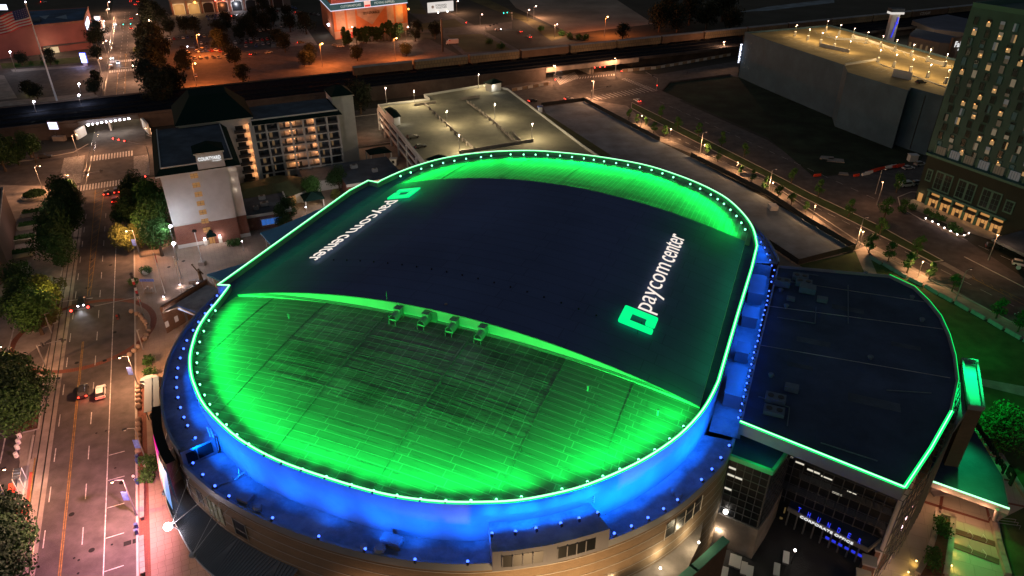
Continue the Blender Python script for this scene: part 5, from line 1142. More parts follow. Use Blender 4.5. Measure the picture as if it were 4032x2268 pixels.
for pts, z, wall in ((((965, 820), (1010, 803), (1060, 830), (1097, 880), (1040, 893)), 14.4, 1), ):
    pw = [T(1, 0, x, y, z) for x, y in pts]; c = sum(pw, Vector())/len(pw); mb = MB(); mb.hexa(pw, [p.lerp(c, .8)+W(0, 0, 1.3) for p in pw]); part('stair_roof', mb, 'roof_green', dk)
    mb = MB(); mb.prism([p.lerp(c, .2) for p in pw], ZF, z); part('stair_wall', mb, 'stucco', dk)
    light('POINT', T(1, 0, 1110, 900, ZF+2.2), 160, (1, .95, .8), dk, .2)
pw = [T(1, 0, 1712, 625, 14.4), T(1, 0, 1800, 588, 14.4), T(1, 0, 1870, 620, 14.4), T(1, 0, 1775, 640, 14.4)]; c = sum(pw, Vector())/4
mb = MB(); mb.hexa(pw, [p.lerp(c, .8)+W(0, 0, 1.3) for p in pw]); part('stair_roof', mb, 'roof_green', dk)
mb = MB(); mb.prism([p.lerp(c, .25) for p in pw], ZF, 14.4); part('stair_wall', mb, 'stucco_trim', dk)
mb = MB(); mb.ball(T(1, 0, 1805, 645, 13.3), .3, 8, 5); part('lamp', mb, 'lens_flare', dk); light('POINT', T(1, 0, 1800, 660, 13.0), 260, (1, .95, .8), dk, .2)
pw = [T(1, 0, x, y, 4.5) for x, y in ((820, 1135), (970, 1105), (1030, 1150), (860, 1172))]; ob = thing('booth_canopy', W(pw[0].x, pw[0].y, 0), 'dark hipped canopy over the driveway between hotel and deck', 'canopy'); c = sum(pw, Vector())/4
mb = MB(); mb.hexa(pw, [p.lerp(c, .75)+W(0, 0, 1.3) for p in pw]); part('roof', mb, 'roof_green', ob); mb = MB()
for p in pw: q = p.lerp(c, .1); mb.tube(W(q.x, q.y, 0), q, .25, 6)
part('post', mb, 'stucco_trim', ob); light('POINT', W(c.x+5, c.y-10, 4), 420, (1, .8, .5), ob, .3)
P = T(1, 0, 1040, 1245, 0); ob = thing('ticket_booth', P, 'small white ticket booth beside the deck wall', 'booth'); mb = MB(); mb.box(lambda a, b, c: P+W(a, b, c), -1.2, 1.2, -1, 1, 0, 2.6); part('wall', mb, 'metal_white', ob); mb = MB(); mb.box(lambda a, b, c: P+W(a, b, c), -1.5, 1.5, -1.3, 1.3, 2.6, 2.8); part('roof', mb, 'stucco_trim', ob); mb = MB(); mb.box(lambda a, b, c: P+W(a, b, c), -.5, .5, -1.05, -1, 1, 2.2); part('window', mb, 'glass_dark', ob)
P = T(1, 1, 300, -60, 0)
pw = [T(1, 0, x, y, ZD+2) for x, y in ((1275, 1200), (1400, 1165), (1480, 1195), (1330, 1225))]; c = sum(pw, Vector())/4; mb = MB(); mb.hexa(pw, [p.lerp(c, .8)+W(0, 0, 1.2) for p in pw]); part('stair_roof', mb, 'roof_green', dk)
# ================================================================== LARGE GARAGE (right)
gg = thing('large_garage', A(300, 250), 'large grey walled garage with warm lit roof deck of lamp posts', 'parking garage')
mat('garage_floor', (.33, .25, .12), .85, .1, .1, .2, 3, dirt=.25, dscale=.05); mat('garage_wall', (.05, .095, .14), .85, .12, .15, .15, 2, dirt=.2, dscale=.08)
G = {n: A(*toA(S(x, y, 24.5)), 0) for n, (x, y) in dict(a=(1875, 80), b=(1932, 100), c=(2085, 150), d=(2124, 163), e=(2132, 181), f=(2285, 227), g=(2292, 219), h=(2332, 230), i=(2374, 241), j=(2406, 148), k=(2089, 62)).items()}
ring_ = [G[n] for n in 'abcdefghijk']
mb = MB(); mb.prism(ring_, 0, 23.4); part('wall', mb, 'garage_wall', gg)
mb = MB(); mb.face([W(p.x, p.y, 23.43) for p in ring_]); part('roof_deck', mb, 'garage_floor', gg)
mb = MB(); mb.ribbon([W(p.x, p.y, 22.9) for p in ring_+[ring_[0]]], .35, 1.5); part('parapet', mb, 'garage_wall', gg)
mb = MB()
for t in [k/13 for k in range(14)]:
    p = G['a'].lerp(G['h'], t); d = (G['h']-G['a']).normalized(); n_ = Vector((d.y, -d.x, 0)); p = p+n_*.12; mb.beam(W(p.x, p.y, .5), W(p.x, p.y, 23), .3 if int(t*13) % 4 else .8, .16)
part('panel_joint', mb, 'metal_dark', gg)
mb = MB(); mb.prism([G['h']+W(.3, -.2, 0), G['i']+W(.3, -.2, 0), G['i']+W(3, 4, 0), G['h']+W(3, 4, 0)], 0, 22.9); part('side_wall', mb, 'black', gg)
ZG = 23.45
for pts, h in (([(388, 348), (610, 400)], 1.6), ([(500, 300), (740, 305), (850, 345), (975, 390)], 1.0), ([(640, 280), (735, 300)], 1.0), ([(580, 495), (830, 455)], 1.0), ([(935, 575), (1075, 605)], 3.2), ([(1210, 465), (1340, 500)], 1.6), ([(830, 480), (1340, 660)], .25), ([(440, 280), (850, 340)], .25), ([(850, 340), (1380, 500)], .25)):
    mb = MB(); mb.ribbon([T(3, 0, x, y, ZG) for x, y in pts], .4, h); part('ramp_wall', mb, 'stucco', gg)
mb = MB()
for k in range(22):
    for (x0, y0, x1, y1, dx, dy) in ((100, 290, 1150, 640, 50, -18), (300, 215, 1380, 480, 20, 30)):
        t = k/21; p = T(3, 0, x0+(x1-x0)*t, y0+(y1-y0)*t, ZG+.02); q = T(3, 0, x0+(x1-x0)*t+dx, y0+(y1-y0)*t+dy, ZG+.02); mb.beam(p, q, .14, .02)
part('bay_line', mb, 'line_white', gg)
mb = MB()
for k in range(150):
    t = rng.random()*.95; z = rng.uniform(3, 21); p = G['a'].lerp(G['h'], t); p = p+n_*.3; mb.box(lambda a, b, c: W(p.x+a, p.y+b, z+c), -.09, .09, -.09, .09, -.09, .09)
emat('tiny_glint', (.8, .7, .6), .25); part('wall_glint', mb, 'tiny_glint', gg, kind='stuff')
emat('sign_bluewhite', (.75, .8, 1.0), 3.0)
P = G['i']; mb = MB(); mb.prism([P+W(1.5, -.5, 0), P+W(4.5, -1.2, 0), P+W(4.5, 1, 0), P+W(1.5, 1.4, 0)], 0, 20); part('stair_glass', mb, 'stucco', gg)
mb = MB(); [mb.box(lambda a, b, c: P+W(2.9+a, -1.5+b, c), -.55, .55*(1 if k % 3 else .4), -.1, .1, 5.2+.95*k, 5.2+.95*k+.6) for k in range(14) if k != 6]; part('vertical_sign', mb, 'sign_bluewhite', gg)
P = S(1861, 160, 0); mb = MB()
a_ = G['a']; mb = MB(); [mb.box(lambda a, b, c: W(a_.x-1.2+a, a_.y-.6+b, c), -.5, .5*(1 if k % 3 else .4), -.1, .1, 8+.95*k, 8.6+.95*k) for k in range(11)]; part('vertical_sign', mb, 'sign_bluewhite', gg)
glamps = [(3, 0, x, y) for x, y in ((218, 190), (315, 220), (412, 247), (515, 277), (622, 310), (453, 158), (551, 187), (654, 214), (758, 242), (869, 271), (975, 300), (1103, 335), (1228, 371), (1356, 407), (850, 376), (972, 410), (1098, 447), (1231, 486), (1368, 527))]
# ================================================================== LIT TOWER (right)
tw = thing('tall_tower', A(235, 120), 'tall green tinted tower with a grid of lit windows at the right edge', 'tower')
mat('tower_panel', (.035, .082, .08), .8, .1, .2, dirt=.15, dscale=.1); mat('tower_frame', (.05, .12, .10), .8)
mb = MB(); mb.box(A, 229.2, 262, 60, 153.2, 17.5, 64); part('wall', mb, 'tower_panel', tw)
mb = MB(); mb.ribbon([A(229.5, 60, 64), A(229.5, 152.9, 64), A(262, 152.9, 64)], .6, 1.4); part('parapet', mb, 'tower_frame', tw)
mb = MB(); mb.box(A, 240, 256, 90, 140, 64, 67); part('penthouse', mb, 'roof_dark', tw)
emat('window_lamp', (1.0, .42, .12), 2.2); emat('window_amber', (1.0, .6, .25), .32, (.1, .06, .03)); emat('window_grey', (.55, .58, .6), .10, (.08, .09, .09)); emat('window_pale', (.8, .9, .95), .35, (.1, .1, .1)); emat('window_teal', (.05, .16, .16), .10, (.02, .04, .04))
mat('window_void', (.012, .02, .022), .2)
emat('window_gloom', (.4, .34, .24), .10, (.05, .045, .035)); emat('window_room', (.75, .62, .42), .16, (.07, .06, .045))
def room(name, par, z0, z1, q0_, q1_, p_):
    r = rng.random(); base = 'window_void' if r < .34 else ('window_teal' if r < .5 else ('window_gloom' if r < .74 else ('window_room' if r < .9 else 'window_amber')))
    mb = MB(); mb.face([A(p_, q0_, z0), A(p_, q1_, z0), A(p_, q1_, z1), A(p_, q0_, z1)]); w = part(name, mb, base, par)
    mb = MB(); mb.box(A, p_-.12, p_+.02, q0_-.12, q0_, z0-.1, z1+.1); mb.box(A, p_-.12, p_+.02, q1_, q1_+.12, z0-.1, z1+.1); mb.box(A, p_-.12, p_+.02, q0_, q1_, z1, z1+.12); part('window_frame', mb, 'tower_panel', w)
    if base != 'window_void' and rng.random() < .75:      # blind or curtain that covers part of the pane
        t = rng.uniform(.35, .85); mb = MB()
        if rng.random() < .5: mb.face([A(p_-.03, q0_, z0+(z1-z0)*t), A(p_-.03, q1_, z0+(z1-z0)*t), A(p_-.03, q1_, z1), A(p_-.03, q0_, z1)])
        else: mb.face([A(p_-.03, q0_+(q1_-q0_)*t, z0), A(p_-.03, q1_, z0), A(p_-.03, q1_, z1), A(p_-.03, q0_+(q1_-q0_)*t, z1)])
        part('blind', mb, rng.choice(['window_void', 'window_grey', 'window_void', 'window_gloom']), w)
    if rng.random() < .13:
        mb = MB(); c = A(p_-.15, q0_+(q1_-q0_)*rng.uniform(.25, .75), z0+(z1-z0)*rng.uniform(.35, .75)); mb.ball(c, .24, 8, 5, .7); part('lamp_glow', mb, 'window_lamp', w)
        mb = MB(); mb.face([A(p_-.05, q0_+.1, z0+.1), A(p_-.05, q1_-.1, z0+.1), A(p_-.05, q1_-.1, z0+(z1-z0)*.6), A(p_-.05, q0_+.1, z0+(z1-z0)*.6)]); part('lit_wall', mb, 'window_amber', w)
for c in range(9):
    for r in range(14):
        zc = 60.3-3.05*r; qc = 150.0-4.2*c+(-.25 if r % 2 else .25)
        room('window', tw, zc-1.15, zc+1.15, qc-.75, qc+.75, 229.1)
mb = MB(); mb.box(A, 227.6, 262, 60, 151.5, 0, 16.6); part('podium_wall', mb, mat('podium_brick', (.012, .018, .014), .85, .15, .3), tw)
mb = MB(); mb.box(A, 227.1, 262, 60, 152, 16.6, 17.4); part('podium_cornice', mb, 'tower_frame', tw)
for k in range(9):
    q_ = 150.5-5.1*k
    mb = MB(); mb.box(A, 228.7, 229.25, q_-3.8, q_-.6, 17.6, 20.2); w = part('mezzanine_window', mb, rng.choice(['window_gloom', 'window_teal', 'window_grey']), tw)
    mb = MB(); mb.box(A, 228.4, 229.3, q_-.6, q_-.1, 17.5, 20.6); part('mezzanine_pier', mb, 'tower_frame', w)
    mb = MB(); [mb.box(A, 228.62, 228.7, q_-3.8+.8*j, q_-3.74+.8*j, 17.6, 20.2) for j in range(1, 4)]; part('mullion', mb, 'metal_dark', w)
for (qa, qb, z0, z1) in ((149.9, 147.7, 8.0, 12.3), (146.5, 140.2, 6.2, 12.8), (138.3, 131.8, 6.2, 12.8), (129.8, 123.2, 6.2, 12.8), (121.8, 118.8, 7.6, 11.8)):
    mb = MB(); mb.box(A, 227.45, 227.6, qb, qa, z0, z1); w = part('window_surround', mb, 'tower_frame', tw); nn_ = 2 if qa-qb > 4 else 1
    for j in range(nn_):
        a_, b_ = qb+.45+(qa-qb)/nn_*j*.97, qb+(qa-qb)/nn_*(j+1)-.45; mb = MB(); mb.box(A, 227.38, 227.45, a_, b_, z0+.5, z1-.5); part('window', mb, 'window_void', w)
        mb = MB(); mb.box(A, 227.34, 227.38, (a_+b_)/2-.04, (a_+b_)/2+.04, z0+.5, z1-.5)
        for zz_ in (.33, .66): zq = z0+.5+(z1-z0-1)*zz_; mb.box(A, 227.34, 227.38, a_, b_, zq-.04, zq+.04)
        part('mullion', mb, 'tower_frame', w)
emat('shop_glow', (1.0, .46, .13), .5)
mb = MB(); mb.box(A, 226.7, 227.6, 119.5, 147.4, 5.2, 5.9); part('shop_cornice', mb, 'tower_frame', tw)
for k in range(6):
    q_ = 146.6-4.5*k
    mb = MB(); mb.box(A, 226.9, 227.6, q_-.35, q_+.35, 0, 5.2); part('shop_pier', mb, 'tower_frame', tw)
    mb = MB(); mb.box(A, 227.5, 227.6, q_-4.1, q_-.4, 0.1, 3.3); w = part('shop_window', mb, 'shop_glow', tw)
    mb = MB(); [mb.box(A, 227.38, 227.5, q_-4.1+1.2*j, q_-4.0+1.2*j, .1, 3.3) for j in range(4)]; mb.box(A, 227.38, 227.5, q_-3.2, q_-1.6, .2, 1.6); part('mullion', mb, 'metal_dark', w)
    mb = MB(); mb.box(A, 227.45, 227.58, q_-3.8, q_-.8, 4.1, 4.8); part('transom_window', mb, 'shop_glow', tw)
    mb = MB(); mb.box(A, 226.0, 227.4, q_-4.1, q_-.4, 3.4, 3.6); part('awning', mb, 'metal_dark', tw)
    light('POINT', A(226.4, q_-2.2, 2.3), 100, (1, .52, .2), tw, .3)
light('POINT', A(226.4, 149.7, 3), 130, (1, .7, .35), tw, .2); mb = MB(); mb.box(A, 227.45, 227.6, 148.8, 150.4, .2, 3.2); part('door', mb, 'shop_glow', tw)
sheet('terrace_floor', [A(219.5, 128), A(220, 150), A(227.6, 152), A(227.6, 118), A(222, 118)], .12, 'concrete')
tp_ = [T(3, 1, x, y, .8) for x, y in ((1190, 200), (1240, 224), (1285, 246), (1330, 272), (1378, 296), (1427, 322), (1480, 327), (1516, 311))]
ow = thing('lit_terrace_wall', W(tp_[3].x, tp_[3].y, 0), 'low terrace wall with a row of small pink lights before the tower', 'wall'); mb = MB(); mb.ribbon([W(p.x, p.y, 0) for p in tp_], .5, .7); part('wall', mb, 'concrete', ow)
for p in tp_: mb = MB(); mb.ball(p+W(0, 0, .1), .2, 6, 4); part('wall_light', mb, 'lens_white', ow); light('POINT', p+W(-.3, -.3, .4), 40, (1, .6, .5), ow, .1)
# porte cochere at the right edge
pc = thing('entrance_porch', T(3, 1, 1890, 560), 'wide dark roofed porch on a thick column at the right edge', 'porch'); pw = [T(3, 1, x, y, 5) for x, y in ((1690, 355), (1932, 290), (2200, 420), (2200, 600), (1932, 470))]
mb = MB(); mb.prism(pw, 4.4, 5.2); part('roof', mb, 'roof_dark', pc); mb = MB(); mb.tube(T(3, 1, 1890, 570, 0), T(3, 1, 1890, 570, 4.4), .6, 10); mb.tube(T(3, 1, 1740, 350, 0), T(3, 1, 1740, 350, 4.4), .5, 10); part('column', mb, 'stucco', pc)
# ================================================================== RAILWAY, TRAIN
vd = thing('railway_viaduct', A(0, 372), 'long dark railway embankment and bridges crossing behind the hotel', 'viaduct')
mat('viaduct_wall', (.09, .075, .07), .9, .15, .1, .2, 2, dirt=.3, dscale=.05, spec=.05); mat('ballast', (.014, .016, .022), 1.0, .4, .5, .4, 5, spec=.0)
for p0_, p1_ in ((-400, -44), (-20, 186), (247, 900)):
    mb = MB(); mb.box(A, p0_, p1_, 356 if p0_ < 0 else 362, 394, 0, 5.9); part('wall', mb, 'viaduct_wall', vd)
mb = MB(); mb.box(A, -400, 900, 357, 394, 5.92, 6.3); part('deck', mb, 'ballast', vd)
mb = MB(); mb.box(A, -400, 900, 356.4, 357, 5.4, 7.0); part('parapet', mb, 'viaduct_wall', vd); mb = MB(); mb.box(A, -400, 900, 394, 394.5, 5.4, 6.9); part('parapet', mb, 'viaduct_wall', vd)
mb = MB(); mb.box(A, 186, 247, 355.5, 356.3, 4.4, 6.8); part('bridge_girder', mb, 'concrete', vd); mb = MB(); mb.box(A, -44, -20, 355.5, 356.3, 4.6, 6.6); part('bridge_girder', mb, 'metal_dark', vd)
for p in (215, 216.5): mb = MB(); mb.box(A, p, p+.9, 357, 392, 0, 4.6); part('bridge_pier', mb, 'concrete', vd)
mb = MB(); mb.box(A, -32.8, -32.0, 358, 392, 0, 5.2); part('bridge_pier', mb, 'concrete', vd)
mb = MB(); mb.prism([A(-43.5, 357), A(-45.8, 350.5), A(-45.2, 350.2), A(-42, 357)], 0, 4.2); part('wing_wall', mb, 'stucco_trim', vd); mb = MB(); mb.prism([A(-19.6, 357), A(-17, 345), A(-16.3, 345.2), A(-18.5, 357)], 0, 4.8); part('wing_wall', mb, 'stucco_trim', vd)
for k in range(10):
    t = k/9; P = T(0, 0, 668+(975-668)*t, 940+(893-940)*t, 5.2); mb = MB(); mb.ball(P+W(0, -.3, 0), .5 if k in (0, 9) else .34, 8, 5); part('bridge_lamp', mb, 'lens_flare', vd); light('POINT', P+W(0, -1.2, -1.2), 260, (1, .88, .7), vd, .3)
for t in (.1, .5, .9): light('POINT', A(-42+22*t, 372, 4.4), 500, (1, .85, .55), vd, .3)
for t in (.25, .7): light('POINT', A(190+55*t, 374, 4.3), 900, (1, .45, .2), vd, .3)
mb = MB()
for q_ in (363, 364.5, 371, 372.5, 379, 380.5): mb.beam(A(-400, q_, 6.4), A(900, q_, 6.4), .12, .15)
part('track_rail', mb, 'black', vd)
brickmat('train_side', (.11, .09, .06), (.13, .10, .065), (.05, .045, .04), ANG_A, 1.8, 3.1, .12, vert=True, bumpd=.05); mat('train_roof', (.16, .17, .19), .6, .2, .2)
mat('train_rust', (.085, .055, .04), .9, .2, .3)
carL, carq = 31.0, 383.0
side_edges = [84, 118, 150.5, 182.5, 215, 248, 281, 314, 350, 385, 425, 465, 505, 545, 585]
trl = ['freight wagon nearest the hotel end of the train', 'pale roofed freight wagon behind the left part of the deck', 'freight wagon just left of the right bridge', 'first freight wagon standing over the right bridge', 'second freight wagon over the right bridge end', 'freight wagon right of the bridge before the small tree', 'freight wagon above the far right road wall', 'freight wagon approaching the garage corner', 'pale freight wagon behind the garage left corner', 'dark freight wagon behind the garage lamps', 'freight wagon left of the blue lit sign tower', 'freight wagon behind the far hotel roof', 'freight wagon at the upper right near the tower', 'last freight wagon at the upper right corner']
for k in range(14):
    p0_, p1_ = side_edges[k]+.8, side_edges[k+1]-.8; o = thing('freight_wagon', A((p0_+p1_)/2, carq, 6.5), trl[k], 'train wagon', 'freight train on the viaduct')
    mb = MB(); mb.box(A, p0_, p1_, carq-1.6, carq+1.6, 7.4, 11.3); part('body', mb, 'train_side' if k % 3 else 'train_rust', o)
    mb = MB(); mb.hexa([A(p0_, carq-1.65, 11.3), A(p1_, carq-1.65, 11.3), A(p1_, carq+1.65, 11.3), A(p0_, carq+1.65, 11.3)], [A(p0_, carq-.7, 11.9), A(p1_, carq-.7, 11.9), A(p1_, carq+.7, 11.9), A(p0_, carq+.7, 11.9)]); part('roof', mb, 'train_roof', o)
    for pp_ in (p0_+3, p1_-3): mb = MB(); mb.box(A, pp_-1.5, pp_+1.5, carq-1.2, carq+1.2, 6.45, 7.4); part('wheel_truck', mb, 'black', o)
    if k == 12: text('graffiti', 'COUGAR', A(p0_+8, carq-1.68, 8.2), BX, W(0, 0, 1), 11, 2.0, .04, 'line_white', o)
# ================================================================== BUILDINGS BEYOND
rb = thing('red_brick_building', A(-70, 570), 'long red brick windowless building with painted blue roof at upper left', 'building')
mat('mural_blue', (.035, .09, .19), .8, .5, .06, dirt=.3, dscale=.1); emat('window_cream', (1, .72, .4), .7)
mat('brick_plain', (.22, .08, .075), .85, .15, .15)
mb = MB(); mb.prism([A(-101, 545), A(-48, 557), A(-48, 620), A(-101, 620)], 0, 17); part('wall', mb, 'brick_plain', rb)
mb = MB(); mb.prism([A(-92, 551), A(-49, 562), A(-49, 615), A(-92, 615)], 17.01, 17.1); part('roof', mb, 'mural_blue', rb)
mb = MB(); mb.ribbon([A(-101, 545, 16.5), A(-48, 557, 16.5), A(-48, 620, 16.5)], .5, 1.2); part('parapet', mb, 'brick_red', rb)
mb = MB(); mb.prism([A(-74, 549), A(-48, 555), A(-47.7, 556.8), A(-74, 551)], 4.2, 4.8); part('ledge', mb, 'metal_dark', rb)
mb = MB(); mb.prism([A(-74, 550.2), A(-66, 552.0), A(-66, 552.6), A(-74, 550.8)], 0, 3.6); part('lit_entrance', mb, 'window_cream', rb)
for pts in ((-83, 575, -79, 568, -75, 578), (-66, 580, -58, 570, -60, 590), (-88, 580, -86, 572, -82, 588), (-76, 590, -71, 575, -70, 592)):
    mb = MB(); mb.face([A(pts[0], pts[1], 17.13), A(pts[2], pts[3], 17.13), A(pts[4], pts[5], 17.13)]); part('roof_shape', mb, mat('mural_pale%d' % pts[1], (.2, .26, .33), .8), rb)
mb = MB(); mb.box(A, -81, -73, 562, 572, 17.1, 18.5); part('roof_unit', mb, 'roof_dark', rb)
emat('sign_lilac', (.75, .8, 1), 2.2); mb = MB(); mb.prism([A(-47.8, 560), A(-47.3, 560), A(-47.3, 590), A(-47.8, 590)], 11, 15); part('side_sign', mb, 'sign_lilac', rb)
light('POINT', A(-70, 545, 6), 2200, (1, .7, .4), rb, .5); light('POINT', A(-95, 530, 10), 1800, (1, .5, .4), rb, 1); light('POINT', A(-60, 532, 10), 1500, (1, .5, .35), rb, 1)
dn = thing('neon_diner', A(-43, 620), 'small glowing white and red fronted building by the upper avenue', 'building'); emat('diner_glow', (1, .75, .6), 1.8)
mb = MB(); mb.box(A, -52, -42, 612, 640, 0, 7); part('wall', mb, 'brick_red', dn); 
for z in (1, 2.6, 4.2): mb = MB(); mb.box(A, -46+z, -41.7, 611.6, 611.9, z, z+1); mb.box(A, -41.9, -41.6, 613, 636, z, z+.9); part('lit_window', mb, 'diner_glow', dn)
mb = MB(); mb.box(A, -46, -42, 616, 622, 7, 11); part('sign_tower', mb, 'metal_white', dn); mb = MB(); mb.box(A, -45.5, -42.5, 615.6, 616, 8, 10.6); part('sign_face', mb, 'sign_lilac', dn)
light('POINT', A(-40, 608, 5), 3000, (1, .8, .7), dn, 1)
# self storage block
ss = thing('storage_building', A(130, 560), 'orange lit brick storage block with lettered billboard band on top', 'building')
mat('panel_pale', (.36, .25, .20), .85, .12, .1, dirt=.2, dscale=.1); mat('brick_orange', (.36, .12, .05), .85, .2, .2); mat('signband', (.012, .05, .06), .6, emit=(.02, .09, .11), es=.6); emat('line_lilac', (.75, .8, 1.0), 1.1)
s0, s1 = toA(T(1, 0, 600, 300)), toA(T(1, 0, 1150, 225)); sd = Vector((s1[0]-s0[0], s1[1]-s0[1])); sl_ = sd.length; sd.normalize(); sn = Vector((.073, .997))
def SS(x, y, z): return A(s0[0]+sd.x*x+sn.x*y, s0[1]+sd.y*x+sn.y*y, z)
mb = MB(); mb.box(SS, 0, sl_, 0, 62, 0, 27.5); part('wall', mb, 'brick_orange', ss)
mb = MB(); mb.box(SS, -.02, sl_, -.15, 0, .5, 5.2); part('pale_base', mb, 'panel_pale', ss)
for x0_, x1_ in ((2, 9), (10.5, 17), (42, 47.5), (49, 55)):
    mb = MB(); mb.box(SS, x0_, min(x1_, sl_-.6), -.2, 0, 6.2, 18.3); part('wall_panel', mb, 'panel_pale', ss)
mb = MB(); mb.hexa([SS(18.5, -.2, 18.3), SS(18.5, -.2, 14), SS(29.5, -.2, 7), SS(41, -.2, 18.3)], [SS(18.5, -.45, 18.3), SS(18.5, -.45, 14), SS(29.5, -.45, 7), SS(41, -.45, 18.3)]); part('pointed_panel', mb, 'panel_pale', ss)
text('wall_letters', 'SELF-STORAGE', SS(23, -.6, 14.2), SS(1, 0, 0)-SS(0, 0, 0), W(0, 0, 1), 13, 1.7, .1, 'black', ss)
mb = MB(); mb.box(SS, -1, sl_+.6, -1.0, -.2, 19.2, 23); part('sign_band', mb, 'signband', ss); mb = MB(); mb.box(SS, -1, sl_+.6, -1.1, -.2, 18.7, 19.2); mb.box(SS, -1, sl_+.6, -1.1, -.2, 23, 23.3); mb.box(SS, -1.2, -1, -1, 60, 18.7, 19.2); part('light_line', mb, 'line_lilac', ss)
mb = MB(); mb.box(SS, -1.1, -.2, 0, 60, 19.2, 23); part('sign_band', mb, 'signband', ss)
mat('letters_cyan', (.4, .6, .62), .6, emit=(.35, .6, .65), es=.45)
sx = SS(1, 0, 0)-SS(0, 0, 0)
text('band_letters', 'CUSTOM HITCHES', SS(6.5, -1.1, 20.3), sx, W(0, 0, 1), 15.5, 1.6, .1, 'letters_cyan', ss); text('band_letters', 'MOVING SUPPLIES', SS(32.5, -1.1, 20.3), sx, W(0, 0, 1), 16, 1.6, .1, 'letters_cyan', ss)
mb = MB(); mb.box(SS, 24.4, 29.4, -1.5, -1, 19.0, 23.2); part('badge', mb, mat('badge_white', (.6, .6, .6), .6, emit=(.9, .75, .75), es=.5), ss); mb = MB(); mb.box(SS, 24.7, 29.1, -1.6, -1.5, 19.3, 20.6); part('badge_band', mb, mat('badge_red', (.6, .05, .05), .6, emit=(.8, .05, .05), es=.4), ss)
for (x0_, x1_, m_, e_) in ((0, 17, (.35, .12, .12), .18), (17.5, 21, (.25, .5, .6), .6), (21, 34, (.4, .5, .6), .3), (34, 56, (.3, .1, .1), .12)): mb = MB(); mb.box(SS, x0_, min(x1_, sl_), -.9, -.2, 23.4, 28); part('poster_panel', mb, mat('pp%d' % int(x0_), m_, .7, emit=m_, es=e_), ss)
for x0_ in (4, 12, 20, 50): mb = MB(); mb.box(SS, x0_, x0_+3.4, -.22, -.1, .5, 3.8); part('roller_door', mb, mat('door_red%d' % x0_, (.3, .04, .03), .7), ss)
light('POINT', SS(17, -7, 9), 1200, (1, .28, .06), ss, .3); light('POINT', SS(55, -6, 15), 3800, (1, .38, .05), ss, .3); light('POINT', SS(38, -8, 6), 1300, (1, .27, .05), ss, .3); light('POINT', SS(5, -8, 6), 1100, (1, .27, .05), ss, .3)
light('POINT', SS(-6, 16, 6), 1500, (1, .85, .7), ss, .3); mb = MB(); mb.ball(SS(-1.0, 22, 6.5), .8, 8, 5); part('wall_lamp', mb, 'lens_flare', ss)
mb = MB(); mb.ball(SS(sl_+1, -1, 14.5), .7, 8, 5); emat('lens_orange', (1, .4, .08), 6.0); part('wall_lamp', mb, 'lens_orange', ss)
# billboard
P = T(1, 0, 1410, 388, 0); bb = thing('billboard', P, 'bright white billboard on one tall dark pole beside the railway', 'billboard')
mb = MB(); mb.tube(P, P+W(0, 0, 20), .6, 10); part('pole', mb, 'metal_dark', bb)
bq = [T(1, 0, 1300, 98, 20.5), T(1, 0, 1492, 80, 20.5)]; bdx = (bq[1]-bq[0]); bw = bdx.length; bdx.normalize(); emat('board_white', (1.0, .93, .86), .72)
f = lambda a, b, c: bq[0]+bdx*a+Vector((-bdx.y, bdx.x, 0))*b+W(0, 0, c)
mb = MB(); mb.box(f, 0, bw, 0, .8, 0, 6.2); part('board', mb, 'board_white', bb); mb = MB(); mb.box(f, 0, bw, -1, 0, -.5, -.1); part('catwalk', mb, 'metal_dark', bb)
text('board_letters', 'FORWARD', f(5.6, -.06, 3.6), bdx, W(0, 0, 1), 8, 1.2, .05, 'black', bb); text('board_letters', 'TOGETHER', f(5.6, -.06, 2.1), bdx, W(0, 0, 1), 8, 1.2, .05, 'black', bb)
mb = MB(); mb.tube(f(3.4, -.06, 3.4), f(3.4, 0, 3.4), .9, 12); part('board_mark', mb, 'metal_grey', bb)
for a in (bw*.35, bw*.72): mb = MB(); mb.ball(f(a, -1.2, 0), .4, 8, 5); part('board_lamp', mb, 'lens_white', bb); light('POINT', f(a, -1.6, .8), 500, (1, .85, .6), bb, .3)
# strip mall along the far lot
sm = thing('strip_mall', A(30, 730), 'low shopping row with arched fronts and orange lit windows at the top', 'building'); m0, m1 = toA(T(0, 0, 1300, 115)), toA(T(0, 0, 1932, 75))
def SM(x, y, z): return A(m0[0]+x, m0[1]+y, z)
mb = MB(); mb.box(SM, 0, 95, 0, 40, 0, 22); part('wall', mb, mat('mall_wall', (.16, .13, .12), .85, .1, .1), sm)
for k in range(8):
    x = 1+11.2*k; lit = k < 2; mb = MB(); mb.box(SM, x+.8, x+9.6, -.3, 0, 0, 8.5); a_ = part('arch_trim', mb, 'stucco_trim', sm)
    mb = MB(); pts = [SM(x+1.3, -.4, .2), SM(x+9.1, -.4, .2), SM(x+9.1, -.4, 6.5)]+[SM(x+5.2+3.9*math.cos(t*math.pi/5), -.4, 6.5+1.6*math.sin(t*math.pi/5)) for t in range(1, 5)]+[SM(x+1.3, -.4, 6.5)]
    mb.face(pts); part('shop_window', mb, 'shop_glow' if lit else 'glass_dark', a_)
    mb = MB(); mb.box(SM, x-.5, x+.7, -.5, 0, 0, 10); part('brick_pier', mb, 'brick_red', sm)
for k, c in ((0, (1, .5, .2)), (1, (1, .55, .2)), (3, (1, .3, .1)), (4, (.9, .9, 1))): light('POINT', SM(6+11.2*k, -4, 5), 2500, c, sm, .5)
